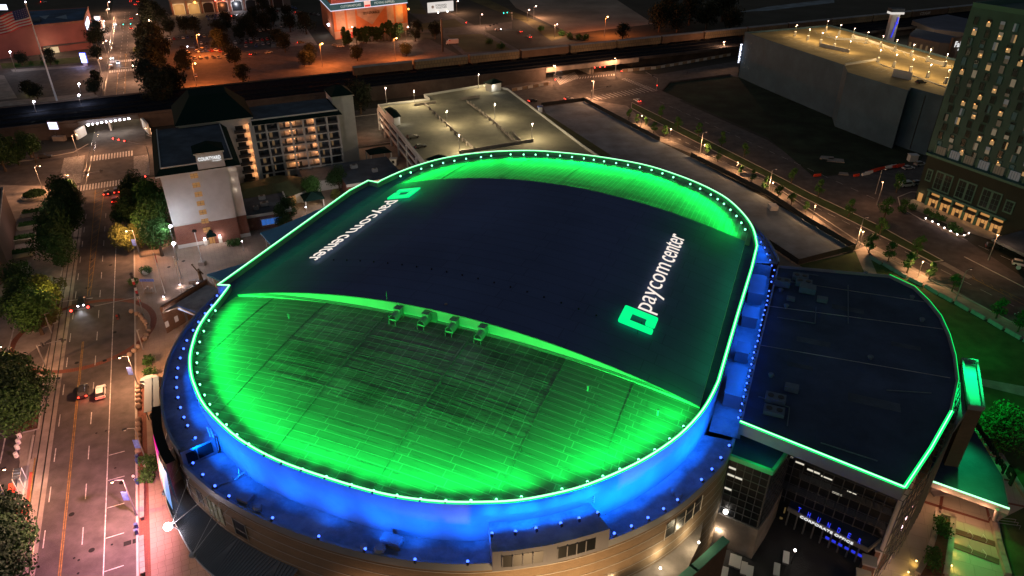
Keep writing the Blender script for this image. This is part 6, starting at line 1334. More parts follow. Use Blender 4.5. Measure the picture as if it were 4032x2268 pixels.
mb = MB(); mb.ball(SM(35, -1, 9.5), .9, 8, 5); mb.ball(SM(41, -1, 9.5), .9, 8, 5); part('wall_lamp', mb, emat('lens_red', (1, .12, .08), 7), sm); mb = MB(); mb.ball(SM(19, -1, 8.8), 1, 8, 5); part('wall_lamp', mb, 'lens_orange', sm); mb = MB(); mb.box(SM, 47, 53, -.8, -.3, 9.5, 10.4); part('sign_bar', mb, 'sign_lilac', sm)
# far hotels at the upper right
for k, (pts, z, lab) in enumerate(((((2295, 52), (2382, 38), (2440, 50), (2440, 84), (2349, 74)), 9, 'far low hotel wing with flat bluish roof behind the garage'), (((2289, 86), (2305, 74), (2414, 96), (2414, 112), (2363, 108), (2290, 92)), 12, 'nearer low hotel wing with lit small windows behind the garage'))):
    o = thing('far_hotel', S(*pts[0], 0), lab, 'hotel'); pw = [S(*q, z) for q in pts]; mb = MB(); mb.prism(pw, 0, z); part('wall', mb, mat('fh%d' % k, (.16, .13, .11), .9, .1, .1), o); mb = MB(); mb.prism(pw, z+.01, z+.5); part('roof', mb, mat('fr%d' % k, (.06, .07, .11), .9, .2, .1), o)
    a_, b_ = pw[0], pw[-1]
    for j in range(5): p = pw[-1].lerp(pw[-2], (j+.4)/5.2); mb = MB(); mb.box(lambda a, b, c: p+W(a, b-.2, c), -1, 1, -.3, .1, -7, -3); part('window', mb, 'window_soft', o)
    light('POINT', S(pts[-1][0]+15, pts[-1][1]+20, 8), 1500, (1, .7, .5), o, .5)
ft = thing('lit_sign_tower', S(2236, 100), 'slim sign tower with white cap light and blue neon stroke behind the garage', 'sign tower'); P = S(2240, 98, 2)
mb = MB(); mb.box(lambda a, b, c: P+W(a, b, c), -2.6, 2.6, 0, 4, -2, 16); part('tower_wall', mb, 'stucco', ft); mb = MB(); mb.box(lambda a, b, c: P+W(a, b, c), -4.4, 4.4, -1, 5, 17.4, 19.6); part('cap', mb, 'roof_dark', ft); mb = MB(); mb.box(lambda a, b, c: P+W(a, b, c), -4.4, 4.4, -1.1, 5, 16, 17.3); part('cap_light', mb, 'board_white', ft)
mb = MB(); mb.tube(P+W(0, -.3, 1), P+W(1.0, -.3, 9), .35, 6); mb.tube(P+W(1.4, -.3, 9), P+W(1.6, -.3, 14), .35, 6); mb.ball(P+W(1.5, -.3, 10.5), .8, 8, 5); part('neon_stroke', mb, 'neon_blue', ft); light('POINT', P+W(10, -6, 12), 2500, (1, .9, .7), ft, .5)
fs = thing('hotel_wall_sign', S(2385, 128), 'white lettered sign on the dark wall left of the tower', 'sign'); P = S(2384, 125, 8)-W(0, 6, 0); mb = MB(); mb.box(lambda a, b, c: P+BX*a*.9+W(0, b, c), -3, 18, .5, 2.5, -6, 8); part('sign_wall', mb, 'brick_brown', fs)
text('sign_letters', 'Fairfield', P+W(0, .3, 2.6), W(1, .15, 0), W(0, 0, 1), 11, 3.4, .1, 'neon_white', fs, bold=.02); text('sign_letters', 'INN & SUITES', P+W(2.6, .3, .6), W(1, .15, 0), W(0, 0, 1), 7.5, 1.2, .1, 'neon_white', fs)
# building behind the tower on the upper left, wall at far left with stripes of light
for k, (pts, z, lab, c_) in enumerate((((( -10, 500), (20, 480), (8, 620), (-10, 700)), 12, 'corner of a dark building wall at the left edge beside the planters', (.08, .05, .045)),)):
    o = thing('edge_building', S(*pts[0], 0), lab, 'building'); pw = [S(-160, 470, z), S(8, 475, z), S(-6, 600, z), S(-160, 700, z)]; mb = MB(); mb.prism(pw, 0, z); part('wall', mb, mat('eb%d' % k, c_, .9, .1, .1), o); mb = MB(); mb.ribbon([p for p in pw], .4, .5); part('parapet', mb, 'concrete', o)
# flag on its tall pole
P = T(0, 0, 435, 775); fo = thing('giant_flagpole', P, 'very tall pale flagpole with a large striped flag at upper left', 'flagpole')
mb = MB(); mb.tube(P, P+W(0, 0, 46.5), .5, 10, .22); part('pole', mb, 'metal_white', fo); mb = MB(); mb.ball(P+W(0, 0, 46.9), .6, 8, 5); part('finial', mb, 'metal_white', fo)
mat('flag_red', (.45, .05, .06), .8); mat('flag_white', (.5, .48, .48), .8); mat('flag_blue', (.03, .04, .14), .8)
fd = (T(0, 0, 40, 130, 43)-T(0, 0, 215, 110, 43)); fd.z = 0; fd.normalize()
def fpt(s, t): return P+W(0, 0, 45.5)+fd*(.3+14*s)+W(0, 0, -8*t-3.0*s)+Vector((-fd.y, fd.x, 0))*(1.1*math.sin(s*9+t*1.5))
for j in range(13):
    mb = MB()
    for i in range(14):
        if j < 7 and i < 6: continue
        a = [fpt(i/14, j/13), fpt((i+1)/14, j/13), fpt((i+1)/14, (j+1)/13), fpt(i/14, (j+1)/13)]; mb.face(a)
    part('flag_stripe', mb, 'flag_red' if j % 2 == 0 else 'flag_white', fo)
mb = MB(); gridsurf(mb, lambda s, t: fpt(s*6/14, t*7/13), 6, 4); part('flag_canton', mb, 'flag_blue', fo)
stars = MB()
for i in range(6):
    for j in range(5): p = fpt((.05+i*.062), .05+j*.1); stars.ball(p, .13, 5, 3)
part('flag_star', stars, 'flag_white', fo, kind='stuff')
light('SPOT', P+W(-3, -9, 2), 4500, (1, .9, .8), fo, .3, P+W(-5, 0, 44), math.radians(30), 1)
# lit pylon sign near the flag, message board by the bridge
P = T(0, 0, 648, 500, 0); o = thing('pylon_sign', P, 'small bright white and blue pylon sign beside the upper avenue', 'sign'); mb = MB(); mb.box(lambda a, b, c: P+W(a, b, c), -1.4, 1.4, -.3, .3, 2.2, 7.4); part('sign_face', mb, emat('pylon_white', (.75, .85, 1), 6), o); mb = MB(); mb.box(lambda a, b, c: P+W(a, b, c), -1.7, 1.7, -.2, .5, 2.0, 7.8); part('sign_case', mb, emat('pylon_blue', (.1, .15, 1), 2.5), o); mb = MB(); mb.box(lambda a, b, c: P+W(a, b, c), -1.2, 1.2, -.3, .3, 0, 2.2); part('base', mb, 'concrete', o); light('POINT', P+W(0, -4, 4), 1500, (.5, .45, 1), o, .8)
P = T(0, 0, 455, 1060, 0); o = thing('message_board', P, 'small lit message board on a square base left of the bridge', 'sign'); mb = MB(); mb.box(lambda a, b, c: P+W(a, b, c), -2.6, 2.4, -1, 1, 0, 2.0); part('base', mb, 'concrete', o); mb = MB(); mb.box(lambda a, b, c: P+W(a-1, b, c), -1.9, 1.9, -.2, .2, 5, 8); part('face', mb, 'sign_lilac', o); mb = MB(); mb.box(lambda a, b, c: P+W(a-1, b, c), -2.3, 2.3, 0, .4, 4.7, 8.3); part('case', mb, emat('case_red', (.3, .03, .1), .15), o); mb = MB(); mb.tube(P+W(-1, 0, 2), P+W(-1, .2, 5), .25, 6); part('post', mb, 'metal_dark', o)
mb = MB(); [mb.box(lambda a, b, c: P+W(a-1, b-.25, c), -1.6, 1.6, -.05, 0, 5.5+.8*j, 5.8+.8*j) for j in range(3)]; part('text_line', mb, 'metal_grey', o)
P = T(0, 0, 20, 75, 6); o = thing('corner_sign', W(P.x, P.y, 0), 'cropped white lit sign in the upper left corner', 'sign'); mb = MB(); mb.box(lambda a, b, c: P+W(a, b, c), -6, 4, 0, .5, 0, 4); part('face', mb, 'sign_lilac', o); mb = MB(); mb.tube(W(P.x, P.y, 0), P, .3, 6); part('post', mb, 'metal_dark', o)

# ================================================================== STREET LAMPS
def lamp_proto(h, head, lens, energy, col, arm=1.6, r=.11, name='street_lamp', spot=True, pole='metal_grey', lr=.28):
    o = thing(name, (0, 0, 0), 'lamp', 'street lamp')
    mb = MB(); mb.tube((0, 0, 0), (0, 0, h), r*1.3, 8, r*.8); mb.tube((0, 0, 0), (0, 0, .6), r*2.2, 8, r*1.6); part('pole', mb, pole, o)
    if arm: mb = MB(); mb.tube((0, 0, h-.1), (arm*.6, 0, h+.25), r*.6, 6); mb.tube((arm*.6, 0, h+.25), (arm, 0, h+.3), r*.6, 6); part('arm', mb, pole, o)
    mb = MB(); mb.box(W, arm-.35, arm+.45, -.2, .2, h+.2, h+.4); hd = part('lamp_head', mb, 'metal_dark', o)
    if lens: mb = MB(); mb.ball((arm+.05, 0, h+.12), lr, 8, 5, .7); part('lens', mb, lens, hd)
    if energy: light('POINT', (arm+.05, 0, h-.35), energy, col, o, .25)
    return o
emat('lens_sodium', (1.0, .50, .22), 12.0); emat('lens_pinkwhite', (1.0, .62, .5), 22.0); emat('lens_off', (1, .6, .4), .4)
SOD = (1, .46, .22)
LP = lamp_proto(9, 1, 'lens_sodium', 9000, SOD)
LPb = lamp_proto(9, 1, 'lens_sodium', 15000, SOD)
LPf = lamp_proto(9, 1, 'lens_pinkwhite', 14000, (1, .50, .28), lr=.45)          # far avenue
LPo = lamp_proto(13, 1, 'lens_sodium', 55000, (1, .22, .04), lr=.45)            # deep orange lot lamps
LPn = lamp_proto(9, 1, 'lens_sodium', 1800, SOD)
LPoff = lamp_proto(9, 1, 'lens_off', 0, SOD)
LPw = lamp_proto(11, 1, 'lens_flare', 2300, (.85, .85, 1), arm=.3, lr=.5)
LPd = lamp_proto(6.5, 1, 'lens_pinkwhite', 6500, (1, .80, .46), arm=.2, lr=.18)   # deck
LPg = lamp_proto(5.5, 1, 'lens_pinkwhite', 3400, (1, .66, .28), arm=.15, lr=.24)   # garage
LPs = lamp_proto(3.2, 1, 'lens_flare', 160, (1, .7, .6), arm=0, lr=.24, r=.07)     # small lanterns
def head(proto, P, h, rot, label, group, arm=1.6, zb=0.0):
    d = W(math.cos(rot)*arm, math.sin(rot)*arm, 0); dup(proto, W(P.x-d.x, P.y-d.y, zb), rot, label, group)
ra = ANG_A
# avenue, beyond the railway (both kerbs), and neighbourhood
far = [(0, 0, 825, 15), (0, 0, 820, 68), (0, 0, 1035, 110), (0, 0, 1125, 155), (0, 0, 1045, 225), (0, 0, 800, 310), (0, 0, 1040, 345), (0, 0, 760, 440), (0, 0, 1005, 495), (0, 0, 785, 160)]
for k, t in enumerate(far):
    left = t[2] < 900; head(LPf, T(*t, 9), 9, ra if left else ra+math.pi, f"{ORD[k]} lit street lamp down the upper avenue on its {'left' if left else 'right'} side", 'street lamps of the upper avenue')
for k, t in enumerate([(0, 0, 30, 280), (0, 0, 80, 405), (0, 0, 195, 25), (0, 0, 600, 650), (0, 0, 600, 735), (0, 0, 260, 785)]):
    head(LPw if k > 0 else LPf, T(*t, 10), 10, ra, ['pinkish lamp at the left edge above the brick building corner', 'lilac lamp at the lower left corner of the red brick building', 'white lamp left of the flag top', 'white lamp over the dark lawn below the pylon sign', 'white lamp at the railway edge below the dark lawn', 'lamp by the railway edge left of the flagpole foot'][k], 'white lamps round the upper left lawn', .3)
for k, t in enumerate([(1, 0, 725, 205), (1, 0, 1145, 205), (1, 0, -460, 480), (1, 0, 500, 330), (1, 0, 1060, 290), (0, 0, 1500, 262)]):
    lab = ['orange lamp before the left pale panels of the storage block', 'orange lamp on a pole at the right corner of the storage block', 'orange lot lamp left of the round dark tree in the parking lot', 'orange lamp near the paired trees on the storage drive', 'orange lamp behind the single tree in the orange lot', 'lot lamp between the back row of cars and the upper short row'][k]
    if k > 1: head(LPo, T(*t, 13), 13, ra, lab, 'orange lot lamps')
    else: head(LPf, T(*t, 9), 9, ra, lab, 'orange lot lamps')
for k, t in enumerate([(1, 0, 1525, 10), (1, 0, 1705, 110), (2, 0, 180, 48), (2, 0, 130, 75), (2, 0, 340, 185), (2, 0, 720, 172)]):
    head(LPf if k != 5 else LPo, T(*t, 9), 9, ra, ['lamp on the verge right of the billboard top', 'lamp left of the green signals on the upper boulevard', 'violet white lamp at the edge of the sand lot', 'pink lamp on the verge left of the sand lot', 'lamp standing above the lower corner of the sand lot', 'strong orange lamp behind the train by the small shed frame'][k], 'lamps of the upper boulevard')
# avenue in front of the hotel and arena
near = [(0, 0, 575, 1015, 1), (0, 0, 300, 1255, 1), (0, 0, 510, 1325, 1), (0, 0, 1100, 970, 0), (0, 1, 955, 297, 0), (0, 1, 905, 1252, 0), (0, 1, 0, 1172, 1), (0, 2, 30, 648, 1), (0, 2, 850, 742, 0), (0, 2, 945, 350, 2)]
nl = ['tall lamp at the left end of the railway bridge', 'lamp pole on the left cross street, farthest left', 'lamp on the left cross street corner beside the crosswalk', 'lamp at the right bridge corner next to the hotel roof', 'lamp rising through the yellow lit tree by the hotel', 'lamp with blue banner beside the row of stone balls', 'ornate lamp at the left edge above the dark trees', 'lamp behind the tram shelter', 'large two headed lamp with blue banner in front of the benches', 'unlit lamp with blue banner near the planted pots']
bmat = mat('pole_banner', (.10, .16, .5), .7, .3, 2, emit=(.1, .15, .6), es=.05)
for k, t in enumerate(near):
    proto = (LPb if k in (5, ) else LP) if t[4] != 2 else LPoff
    o_ = T(t[0], t[1], t[2], t[3], 9); rot = ra if t[4] == 1 else ra+math.pi
    head(proto, o_, 9, rot, nl[k], 'lamps along the avenue')
    if k in (4, 5, 7, 8, 9):
        d = W(math.cos(rot)*1.6, math.sin(rot)*1.6, 0); b0 = W(o_.x-d.x, o_.y-d.y, 0); mb = MB(); mb.box(lambda a, b, c: b0+W(a, b, c), -1.25, -.15, -.03, .03, 3.9, 6.0)
        solo('pole_banner', mb, 'pole_banner', 'blue banner on the '+nl[k].split(' beside')[0].split(' in front')[0].replace('with blue banner ', ''), 'banner', 'blue pole banners', org=b0)
for k, (i, j, x, y, lab) in enumerate(((0, 1, 1310, 390, 'tall bright white lamp at the left corner of the hotel'), (0, 1, 1285, 262, 'white lamp by the trees beside the hotel wall'))):
    head(LPw, T(i, j, x, y, 11), 11, ra, lab, 'white plaza lamps', .3)
for k, (x, y, lab) in enumerate(((1825, 372, 'small pink lantern before the hotel shrubs'), (1358, 700, 'small lamp at the foot of the right plaza flagpole'), (1490, 685, 'upper small lamp on the stone bench by the statue'), (1470, 715, 'lower small lamp on the stone bench by the statue'), (1232, 790, 'small lamp left of the gatehouse banner'))):
    P = T(0, 1, x, y, 3.2 if k == 0 else .8); dup(LPs, W(P.x, P.y, 0 if k == 0 else -2.4), 0, lab, 'small plaza lanterns')
P = T(1, 1, 375, 115, 3.2); dup(LPs, W(P.x, P.y, 0), 0, 'small pink lantern beside the garden gazebo', 'small plaza lanterns')
# boulevard lamps right
bl = [(2, 0, 778, 440), (2, 0, 317, 497), (2, 0, 605, 612), (2, 0, 1597, 318), (2, 0, 980, 870), (2, 0, 1200, 970), (2, 0, 1455, 1088), (2, 0, 1703, 1222), (3, 0, 40, 1372), (3, 1, 358, 98), (3, 1, 720, 295), (3, 1, 1170, 520), (3, 1, 1735, 325), (3, 0, 865, 1375)]
for k, t in enumerate(bl):
    z = 9 if k in (0, 1, 2, 3, 12, 13) else 6.5
    lab = ['street lamp at the far corner of the right intersection', 'street lamp at the left corner of the right intersection', 'street lamp at the near corner of the right intersection', 'street lamp on the far right road left of the garage']
    s = lab[k] if k < 4 else ('lamp before the tower porch at the right edge' if k == 12 else ('lamp near the white van by the tower' if k == 13 else f"{ORD[k-4]} small sidewalk lamp counting down the right boulevard from the intersection"))
    if z == 9: head((LPn if k > 10 else LP) if k > 3 else LPb, T(*t, z), 9, -2.2, s, 'boulevard street lamps')
    else:
        P = T(*t, 5.2)
        if 'LPk' not in globals(): LPk = lamp_proto(5, 1, 'lens_sodium', 4800, (1, .5, .22), arm=0, lr=.22, r=.07)
        dup(LPk, W(P.x, P.y, 0), 0, s, 'sidewalk lamps along the right boulevard')
for k, t in enumerate([(3, 0, 60, 1280), (3, 0, 885, 1280), (3, 1, 750, 195), (3, 1, 1530, 585), (2, 0, 1465, 1000)]):
    head(LPoff, T(*t, 9), 9, 0.4, ['unlit pole in the median near the empty field edge', 'unlit pole beside the side street at right', 'unlit pole in the grass median above the first crossing path', 'unlit short pole at the tip of the grass median', 'unlit pole in the median between young trees'][k], 'unlit median poles')
light('POINT', A(68, 300, 9), 2600, SOD, dk, .3); light('POINT', A(110, 345, 9), 1500, SOD, dk, .3)
# deck and garage lamps
dlp = [(1, 0, 975, 660), (1, 0, 1190, 680), (1, 0, 1677, 558), (1, 0, 1437, 832), (1, 0, 1800, 780), (1, 0, 1530, 1012), (2, 0, 152, 930)]
for k, t in enumerate(dlp):
    P = T(*t, ZD+5.8); dup(LPd, W(P.x, P.y, ZF-.1), 0, ['lamp outside the deck at its far left corner', 'lamp at the far wall of the deck, second from left', 'tall lamp at the far right of the deck beside the ramp end', 'lamp on the left ramp wall of the deck', 'lamp on the picket ramp wall of the deck', 'nearest lamp of the deck close to the green roof edge', 'rightmost lamp of the deck'][k], 'lamps on the parking deck')
for k, t in enumerate(glamps):
    P = T(*t, ZG+5.6); dup(LPg, W(P.x, P.y, ZG), 0, f"{ORD[k if k < 5 else (k-5 if k < 14 else k-14)]} lamp of the {'left inner' if k < 5 else ('far edge' if k < 14 else 'right inner')} row on the large garage roof", 'lamps on the large garage roof')
    if t[2] > 640 or t[2] < 560: mb = MB(); mb.box(lambda a, b, c: P+W(a, b, c), -.5, .5, -.5, .5, -5.6, -3.2); part('lamp_pier', mb, 'stucco', gg)
for o in (LP, LPn, LPb, LPf, LPo, LPoff, LPw, LPd, LPg, LPs, LPk): remove(o)
# ================================================================== TRAFFIC SIGNALS
emat('sig_red', (1, .03, .02), 14.0); emat('sig_green', (.02, .9, .65), 9.0); emat('head_white', (.9, .9, 1.0), 25.0); emat('tail_red', (1, .04, .02), 6.0)
def signal(base, d, L_, heads, colr, label, h=5.8):
    o = thing('traffic_signal', base, label, 'traffic light', 'traffic signals'); d = Vector(d).normalized()
    mb = MB(); mb.tube(base, base+W(0, 0, h), .14, 8); part('pole', mb, 'metal_grey', o); mb = MB(); mb.tube(base+W(0, 0, h-.2), base+d*L_+W(0, 0, h), .09, 6); part('mast_arm', mb, 'metal_grey', o)
    for t in heads:
        p = base+d*(L_*t)+W(0, 0, h); mb = MB(); mb.beam(p+W(0, -.2, -.55), p+W(0, -.2, .55), .4, .3); mb.tube(p+W(-.8, 0, 0), p+W(.8, 0, 0), .2, 6); hh = part('signal_head', mb, 'metal_dark', o)
        if colr: mb = MB(); mb.ball(p+W(-.5, -.4, .1), .27, 8, 5); part('signal_lens', mb, colr, hh)
q = T(0, 0, 1060, 245, 0)
signal(T(0, 0, 1130, 1200), T(0, 0, 820, 1035, 5.8)-W(0, 0, 5.8)-T(0, 0, 1130, 1200), 19, (.62, .8, .98), 'sig_red', 'signal arm with three red lights below the railway bridge')
signal(T(0, 1, 1085, 930), T(0, 1, 640, 875, 5.8)-W(0, 0, 5.8)-T(0, 1, 1085, 930), 15, (.72, .97), 'sig_red', 'long signal arm with two red lights over the brick ring crossing')
signal(T(0, 1, 390, 1065), BX, 1.5, (), None, 'bare signal pole at the corner of the planted bed')
signal(T(0, 1, 340, 1310), BX, 5.5, (.2, .95), None, 'dark backs of two signal heads at the lower end of the ring crossing')
signal(T(0, 0, 590, 1430), BX, 9, (.45, .98), None, 'dark backs of two signal heads above the left crosswalk')
signal(T(0, 0, 920, 250), -BX*-1, 12, (.25, .65), 'sig_green', 'pair of green lights over the upper avenue')
signal(T(0, 1, 1080, 1190), BX, .6, (), None, 'bare signal pole at the lower right of the ring crossing')
signal(T(2, 0, 780, 575), T(2, 0, 625, 510, 5.8)-W(0, 0, 5.8)-T(2, 0, 780, 575), 13, (.5, .72, .98), 'sig_red', 'signal arm with red lights at the far corner of the right intersection')
signal(T(2, 0, 1088, 690), T(2, 0, 965, 520, 7)-W(0, 0, 7)-T(2, 0, 1088, 690), 14, (.4,), None, 'pale signal arm at the right corner of the right intersection', 7)
signal(T(2, 0, 597, 765), T(2, 0, 780, 640, 5.8)-W(0, 0, 5.8)-T(2, 0, 597, 765), 13, (.8, .97), None, 'signal arm reaching over the near corner of the right intersection')
signal(T(2, 0, 315, 640), T(2, 0, 415, 612, 5.8)-W(0, 0, 5.8)-T(2, 0, 315, 640), 9, (.9,), None, 'short signal arm at the left corner of the right intersection')
signal(T(1, 0, 1735, 265), T(1, 0, 1850, 168, 6)-W(0, 0, 6)-T(1, 0, 1735, 265), 14, (.4, .7, .98), None, 'dark signal arm on the upper boulevard')
signal(T(1, 0, 1932, 150), T(1, 0, 1850, 100, 6)-W(0, 0, 6)-T(1, 0, 1932, 150), 8, (.5, .95), 'sig_green', 'pair of green lights on the upper boulevard')
for k, (i, j, x, y) in enumerate(((2, 0, 823, 575), (2, 0, 325, 640), (2, 0, 1090, 685), (1, 0, 1588, 200), (0, 0, 1113, 1385))):
    P = T(i, j, x, y); o = thing('pedestrian_signal', P, ['small red crossing light at the far corner of the right intersection', 'small red crossing light at the left corner of the right intersection', 'small red crossing light at the right corner of the right intersection', 'small red crossing light on the upper boulevard', 'small red crossing light at the hotel corner'][k], 'signal', 'pedestrian signals')
    mb = MB(); mb.tube(P, P+W(0, 0, 3.2), .07, 6); part('pole', mb, 'metal_dark', o); mb = MB(); mb.ball(P+W(0, -.2, 2.9), .24, 8, 5); part('signal_lens', mb, 'sig_red', o)
# ================================================================== TREES
for nm, c in (('leaf_dark', (.018, .05, .012)), ('leaf_far', (.008, .014, .006)), ('leaf_mid', (.035, .10, .02)), ('leaf_olive', (.085, .095, .02)), ('leaf_bright', (.07, .14, .03))):
    mat(nm, c, .8, .35, 1.2)
def tree_mesh(seed, w, h, trunk_h, n, leaf, conic=0.0):
    r = random.Random(seed); mb = MB(); tk = MB()
    tk.tube((0, 0, 0), (0, 0, trunk_h+h*.35), w*.045+.06, 7, w*.02)
    cl = []
    for k in range(13):
        a = r.uniform(0, 6.28); zz_ = r.uniform(.12, .92); rr = (w*.5)*math.sin(math.pi*min(1, .22+zz_*.72))*(1-conic*zz_)*r.uniform(.35, .8); p = Vector((math.cos(a)*rr, math.sin(a)*rr, trunk_h+h*zz_)); cl.append((p, r.uniform(.22, .36)*w*(1-conic*zz_*.6)))
        if k < 7: tk.tube((0, 0, trunk_h*.9+h*.1*r.random()), p, .03*w*.5+.03, 5, .03)
    for k in range(n):
        c, cr_ = r.choice(cl); d = Vector((r.gauss(0, 1), r.gauss(0, 1), r.gauss(0, .8))).normalized(); p = c+d*cr_*(r.random()**.4)
        t = Vector((r.gauss(0, 1), r.gauss(0, 1), r.gauss(0, 1))).normalized(); u = d.cross(t); u = u.normalized() if u.length > .01 else Vector((1, 0, 0)); v = t.cross(u).normalized(); s_ = leaf*r.uniform(.6, 1.4)
        mb.face([p-u*s_, p+v*s_*.6, p+u*s_, p-v*s_*.6])
    return mb, tk
TREE = {}
def tproto(key, seed, w, h, th, n, leaf, conic, m):
    mb, tk = tree_mesh(seed, w, h, th, n, leaf, conic); o = thing('tree', (0, 0, 0), 't', 'tree'); part('trunk', tk, 'trunk', o); part('crown', mb, m, o); TREE[key] = o
for s in range(3):
    tproto(('big', s), 10+s, 9.5, 8.0, 2.5, 5200, .27, 0, 'leaf_dark'); tproto(('far', s), 70+s, 9.5, 8.0, 2.5, 2200, .38, 0, 'leaf_far'); tproto(('mid', s), 20+s, 9, 7.5, 2.5, 5200, .26, 0, 'leaf_mid'); tproto(('olive', s), 30+s, 8, 6.5, 2.3, 4200, .25, 0, 'leaf_olive')
    tproto(('young', s), 40+s, 3.7, 4.6, 1.5, 700, .24, .35, 'leaf_mid'); tproto(('cone', s), 50+s, 5.0, 8.5, .8, 1300, .36, .6, 'leaf_dark'); tproto(('shrub', s), 60+s, 2.6, 1.5, .1, 420, .18, 0, 'leaf_mid')
def tree(key, i, j, x, y, label, group=None, sc=1.0, zb=0, name=None, catg='tree', ctr=True):
    """x, y: middle of the crown in the photograph"""
    hh = {'big': 6.2, 'far': 6.2, 'mid': 6, 'olive': 5.2, 'young': 3.8, 'cone': 4.5, 'shrub': .8}[key]*sc
    P = T(i, j, x, y, hh+zb); o = dup(TREE[(key, rnd.randrange(3))], W(P.x, P.y, zb), rnd.uniform(0, 6.28), label, group); o.scale = (sc, sc, sc*rnd.uniform(.92, 1.1)); o['category'] = catg
    o.name = name or {'cone': 'cypress_tree', 'shrub': 'shrub', 'young': 'young_tree'}.get(key, 'leafy_tree'); return o
tl = [('mid', 1000, 70, .8, 'olive leaved tree top behind the row beside the hotel road'), ('olive', 950, 80, 1.0, 'yellow lit leafy tree nearest the upper red cars'), ('mid', 1150, 60, 1.25, 'dark leafy tree at the hotel corner, topmost'), ('big', 960, 165, 1.0, 'dark tree between the yellow tree and the hotel trees'), ('mid', 1160, 200, 1.3, 'bright green leafy tree in the middle beside the hotel wall'), ('mid', 1180, 320, 1.2, 'dark green leafy tree at the lower hotel corner'), ('olive', 940, 345, .95, 'yellow lit tree pierced by a street lamp'), ('olive', 1040, 330, .85, 'olive tree right of the lamp tree'), ('mid', 1220, 100, 1.0, 'narrow dark tree against the hotel wall')]
for k, (key, x, y, sc, lab) in enumerate(tl): tree(key, 0, 1, x, y, lab, 'trees beside the hotel', sc)
for k, (x, y, sc) in enumerate(((490, 20, 1.1), (470, 110, 1.15), (460, 200, 1.1), (400, 280, 1.15), (390, 370, 1.05), (430, 440, .9), (520, 140, .8))): tree('big', 0, 1, x, y, f"{ORD[k]} dark tree counting down the dense row between planters and tram rails", 'tree row left of the avenue', sc)
for k, (key, x, y, sc) in enumerate((('big', 190, 720, 1.05), ('olive', 340, 690, 1.0), ('olive', 330, 790, 1.05), ('big', 180, 820, 1.1), ('mid', 250, 900, 1.15), ('olive', 350, 900, .8))): tree(key, 0, 1, x, y, ['dark top tree of the lit corner clump', 'brightly yellow lit top tree of the corner clump', 'orange lit middle tree of the corner clump', 'dark left tree of the corner clump', 'green lowest tree of the corner clump', 'small olive right tree of the corner clump'][k], 'corner clump of trees', sc)
for k, (j, x, y, sc) in enumerate(((1, 150, 1400, 1.2), (1, 30, 1330, 1.0), (2, 130, 60, 1.35), (2, 60, 200, 1.3), (2, 190, 150, 1.1), (2, 20, 1040, 1.2), (2, 40, 1180, 1.1), (2, 30, 1330, 1.2))): tree('mid' if k in (3, 4, 6) else 'big', 0, j, x, y, ['topmost dark tree of the left edge clump', 'leftmost dark tree of the left edge clump', 'large dark tree in the middle of the left edge clump', 'lower green tree of the left edge clump', 'right green tree of the left edge clump', 'dark tree by the red barrier, upper', 'dark tree by the red barrier, middle', 'dark tree at the bottom left corner'][k], 'left edge trees', sc*.88)
for k, (x, y, sc) in enumerate(((110, 1150, 1.2), (240, 1130, 1.2), (200, 1080, 1.0), (0, 1180, 1.0), (-20, 1130, 1))): tree('cone' if k < 2 else 'big', 0, 0, x, y, ['left dark conical tree below the railway', 'right conical tree below the railway', 'dark tree behind the conical pair', 'dark tree at the left edge below the railway', 'second dark tree at the left edge below the railway'][k], 'trees below the railway', sc)
tree('big', 0, 0, 1010, 1385, 'dark tree above the queue of red cars', None, .95); tree('mid', 0, 0, 490, 1430, 'small green tree left of the near crosswalk', None, .8)
for k in range(22):      # belt of trees right of the upper avenue
    x = 1130+rnd.uniform(-75, 95)+(60 if k > 14 else 0); y = 240+k*21; tree('far', 0, 0, x, y, f"dark tree of the dense belt right of the upper avenue, {ORD[k]} from the top", 'tree belt beside the upper avenue', rnd.uniform(1.2, 1.6))
tree('olive', 0, 0, 1075, 375, 'yellow lit tree at the crosswalk of the upper avenue', None, 1.0)
far_trees = [(0, 1090, 20, 1.9), (0, 1150, 90, 1.9), (0, 1220, 130, 1.6), (0, 1110, 150, 1.7), (0, 1270, 190, 1.5), (0, 1390, 180, 1.5), (0, 1460, 190, 1.5), (0, 1640, 190, 1.6), (0, 1700, 160, 1.6), (0, 1850, 170, 1.9), (0, 1910, 130, 1.7), (0, 1640, 300, 1.5), (0, 1690, 320, 1.4), (0, 1380, 440, 1.5), (0, 1375, 470, 1.2), (0, 1760, 410, 1.5), (0, 1820, 550, 1.35), (0, 1800, 240, 1.3), (0, 1900, 230, 1.3),
  (1, 120, 110, 1.7), (1, 230, 110, 1.7), (1, 370, 170, 1.8), (1, 250, 170, 1.5), (1, 40, 20, 1.6), (1, 60, 160, 1.6), (1, 150, 270, 1.5), (1, 210, 320, 1.4), (1, 410, 380, 1.3), (1, 360, 440, 1.1), (1, 400, 430, 1.0), (1, 760, 390, 1.25), (1, 1130, 360, 1.2), (1, 1200, 235, 1.5), (1, 1350, 220, 1.5), (2, 835, 230, 1.2), (2, 1120, 120, 2.0), (2, 1200, 60, 2.0), (2, 1260, 120, 2.0), (2, 1350, 60, 2.2), (2, 1480, 100, 2.0), (2, 1600, 40, 2.2), (2, 1660, 120, 2.0), (0, 360, 420, 1.0), (0, 150, 430, .9), (0, 710, 260, 1.5), (0, 745, 220, 1.3), (0, 720, 380, 1.0), (0, 700, 640, .9), (0, 720, 590, .8), (0, 200, 660, .9), (0, 265, 685, .8), (1, 780, 730, 1.5), (1, 720, 700, 1.2), (1, 760, 680, 1.3)]
zone = {0: 'parking lot', 1: 'storage drive', 2: 'upper right scrub'}
cnt = {}
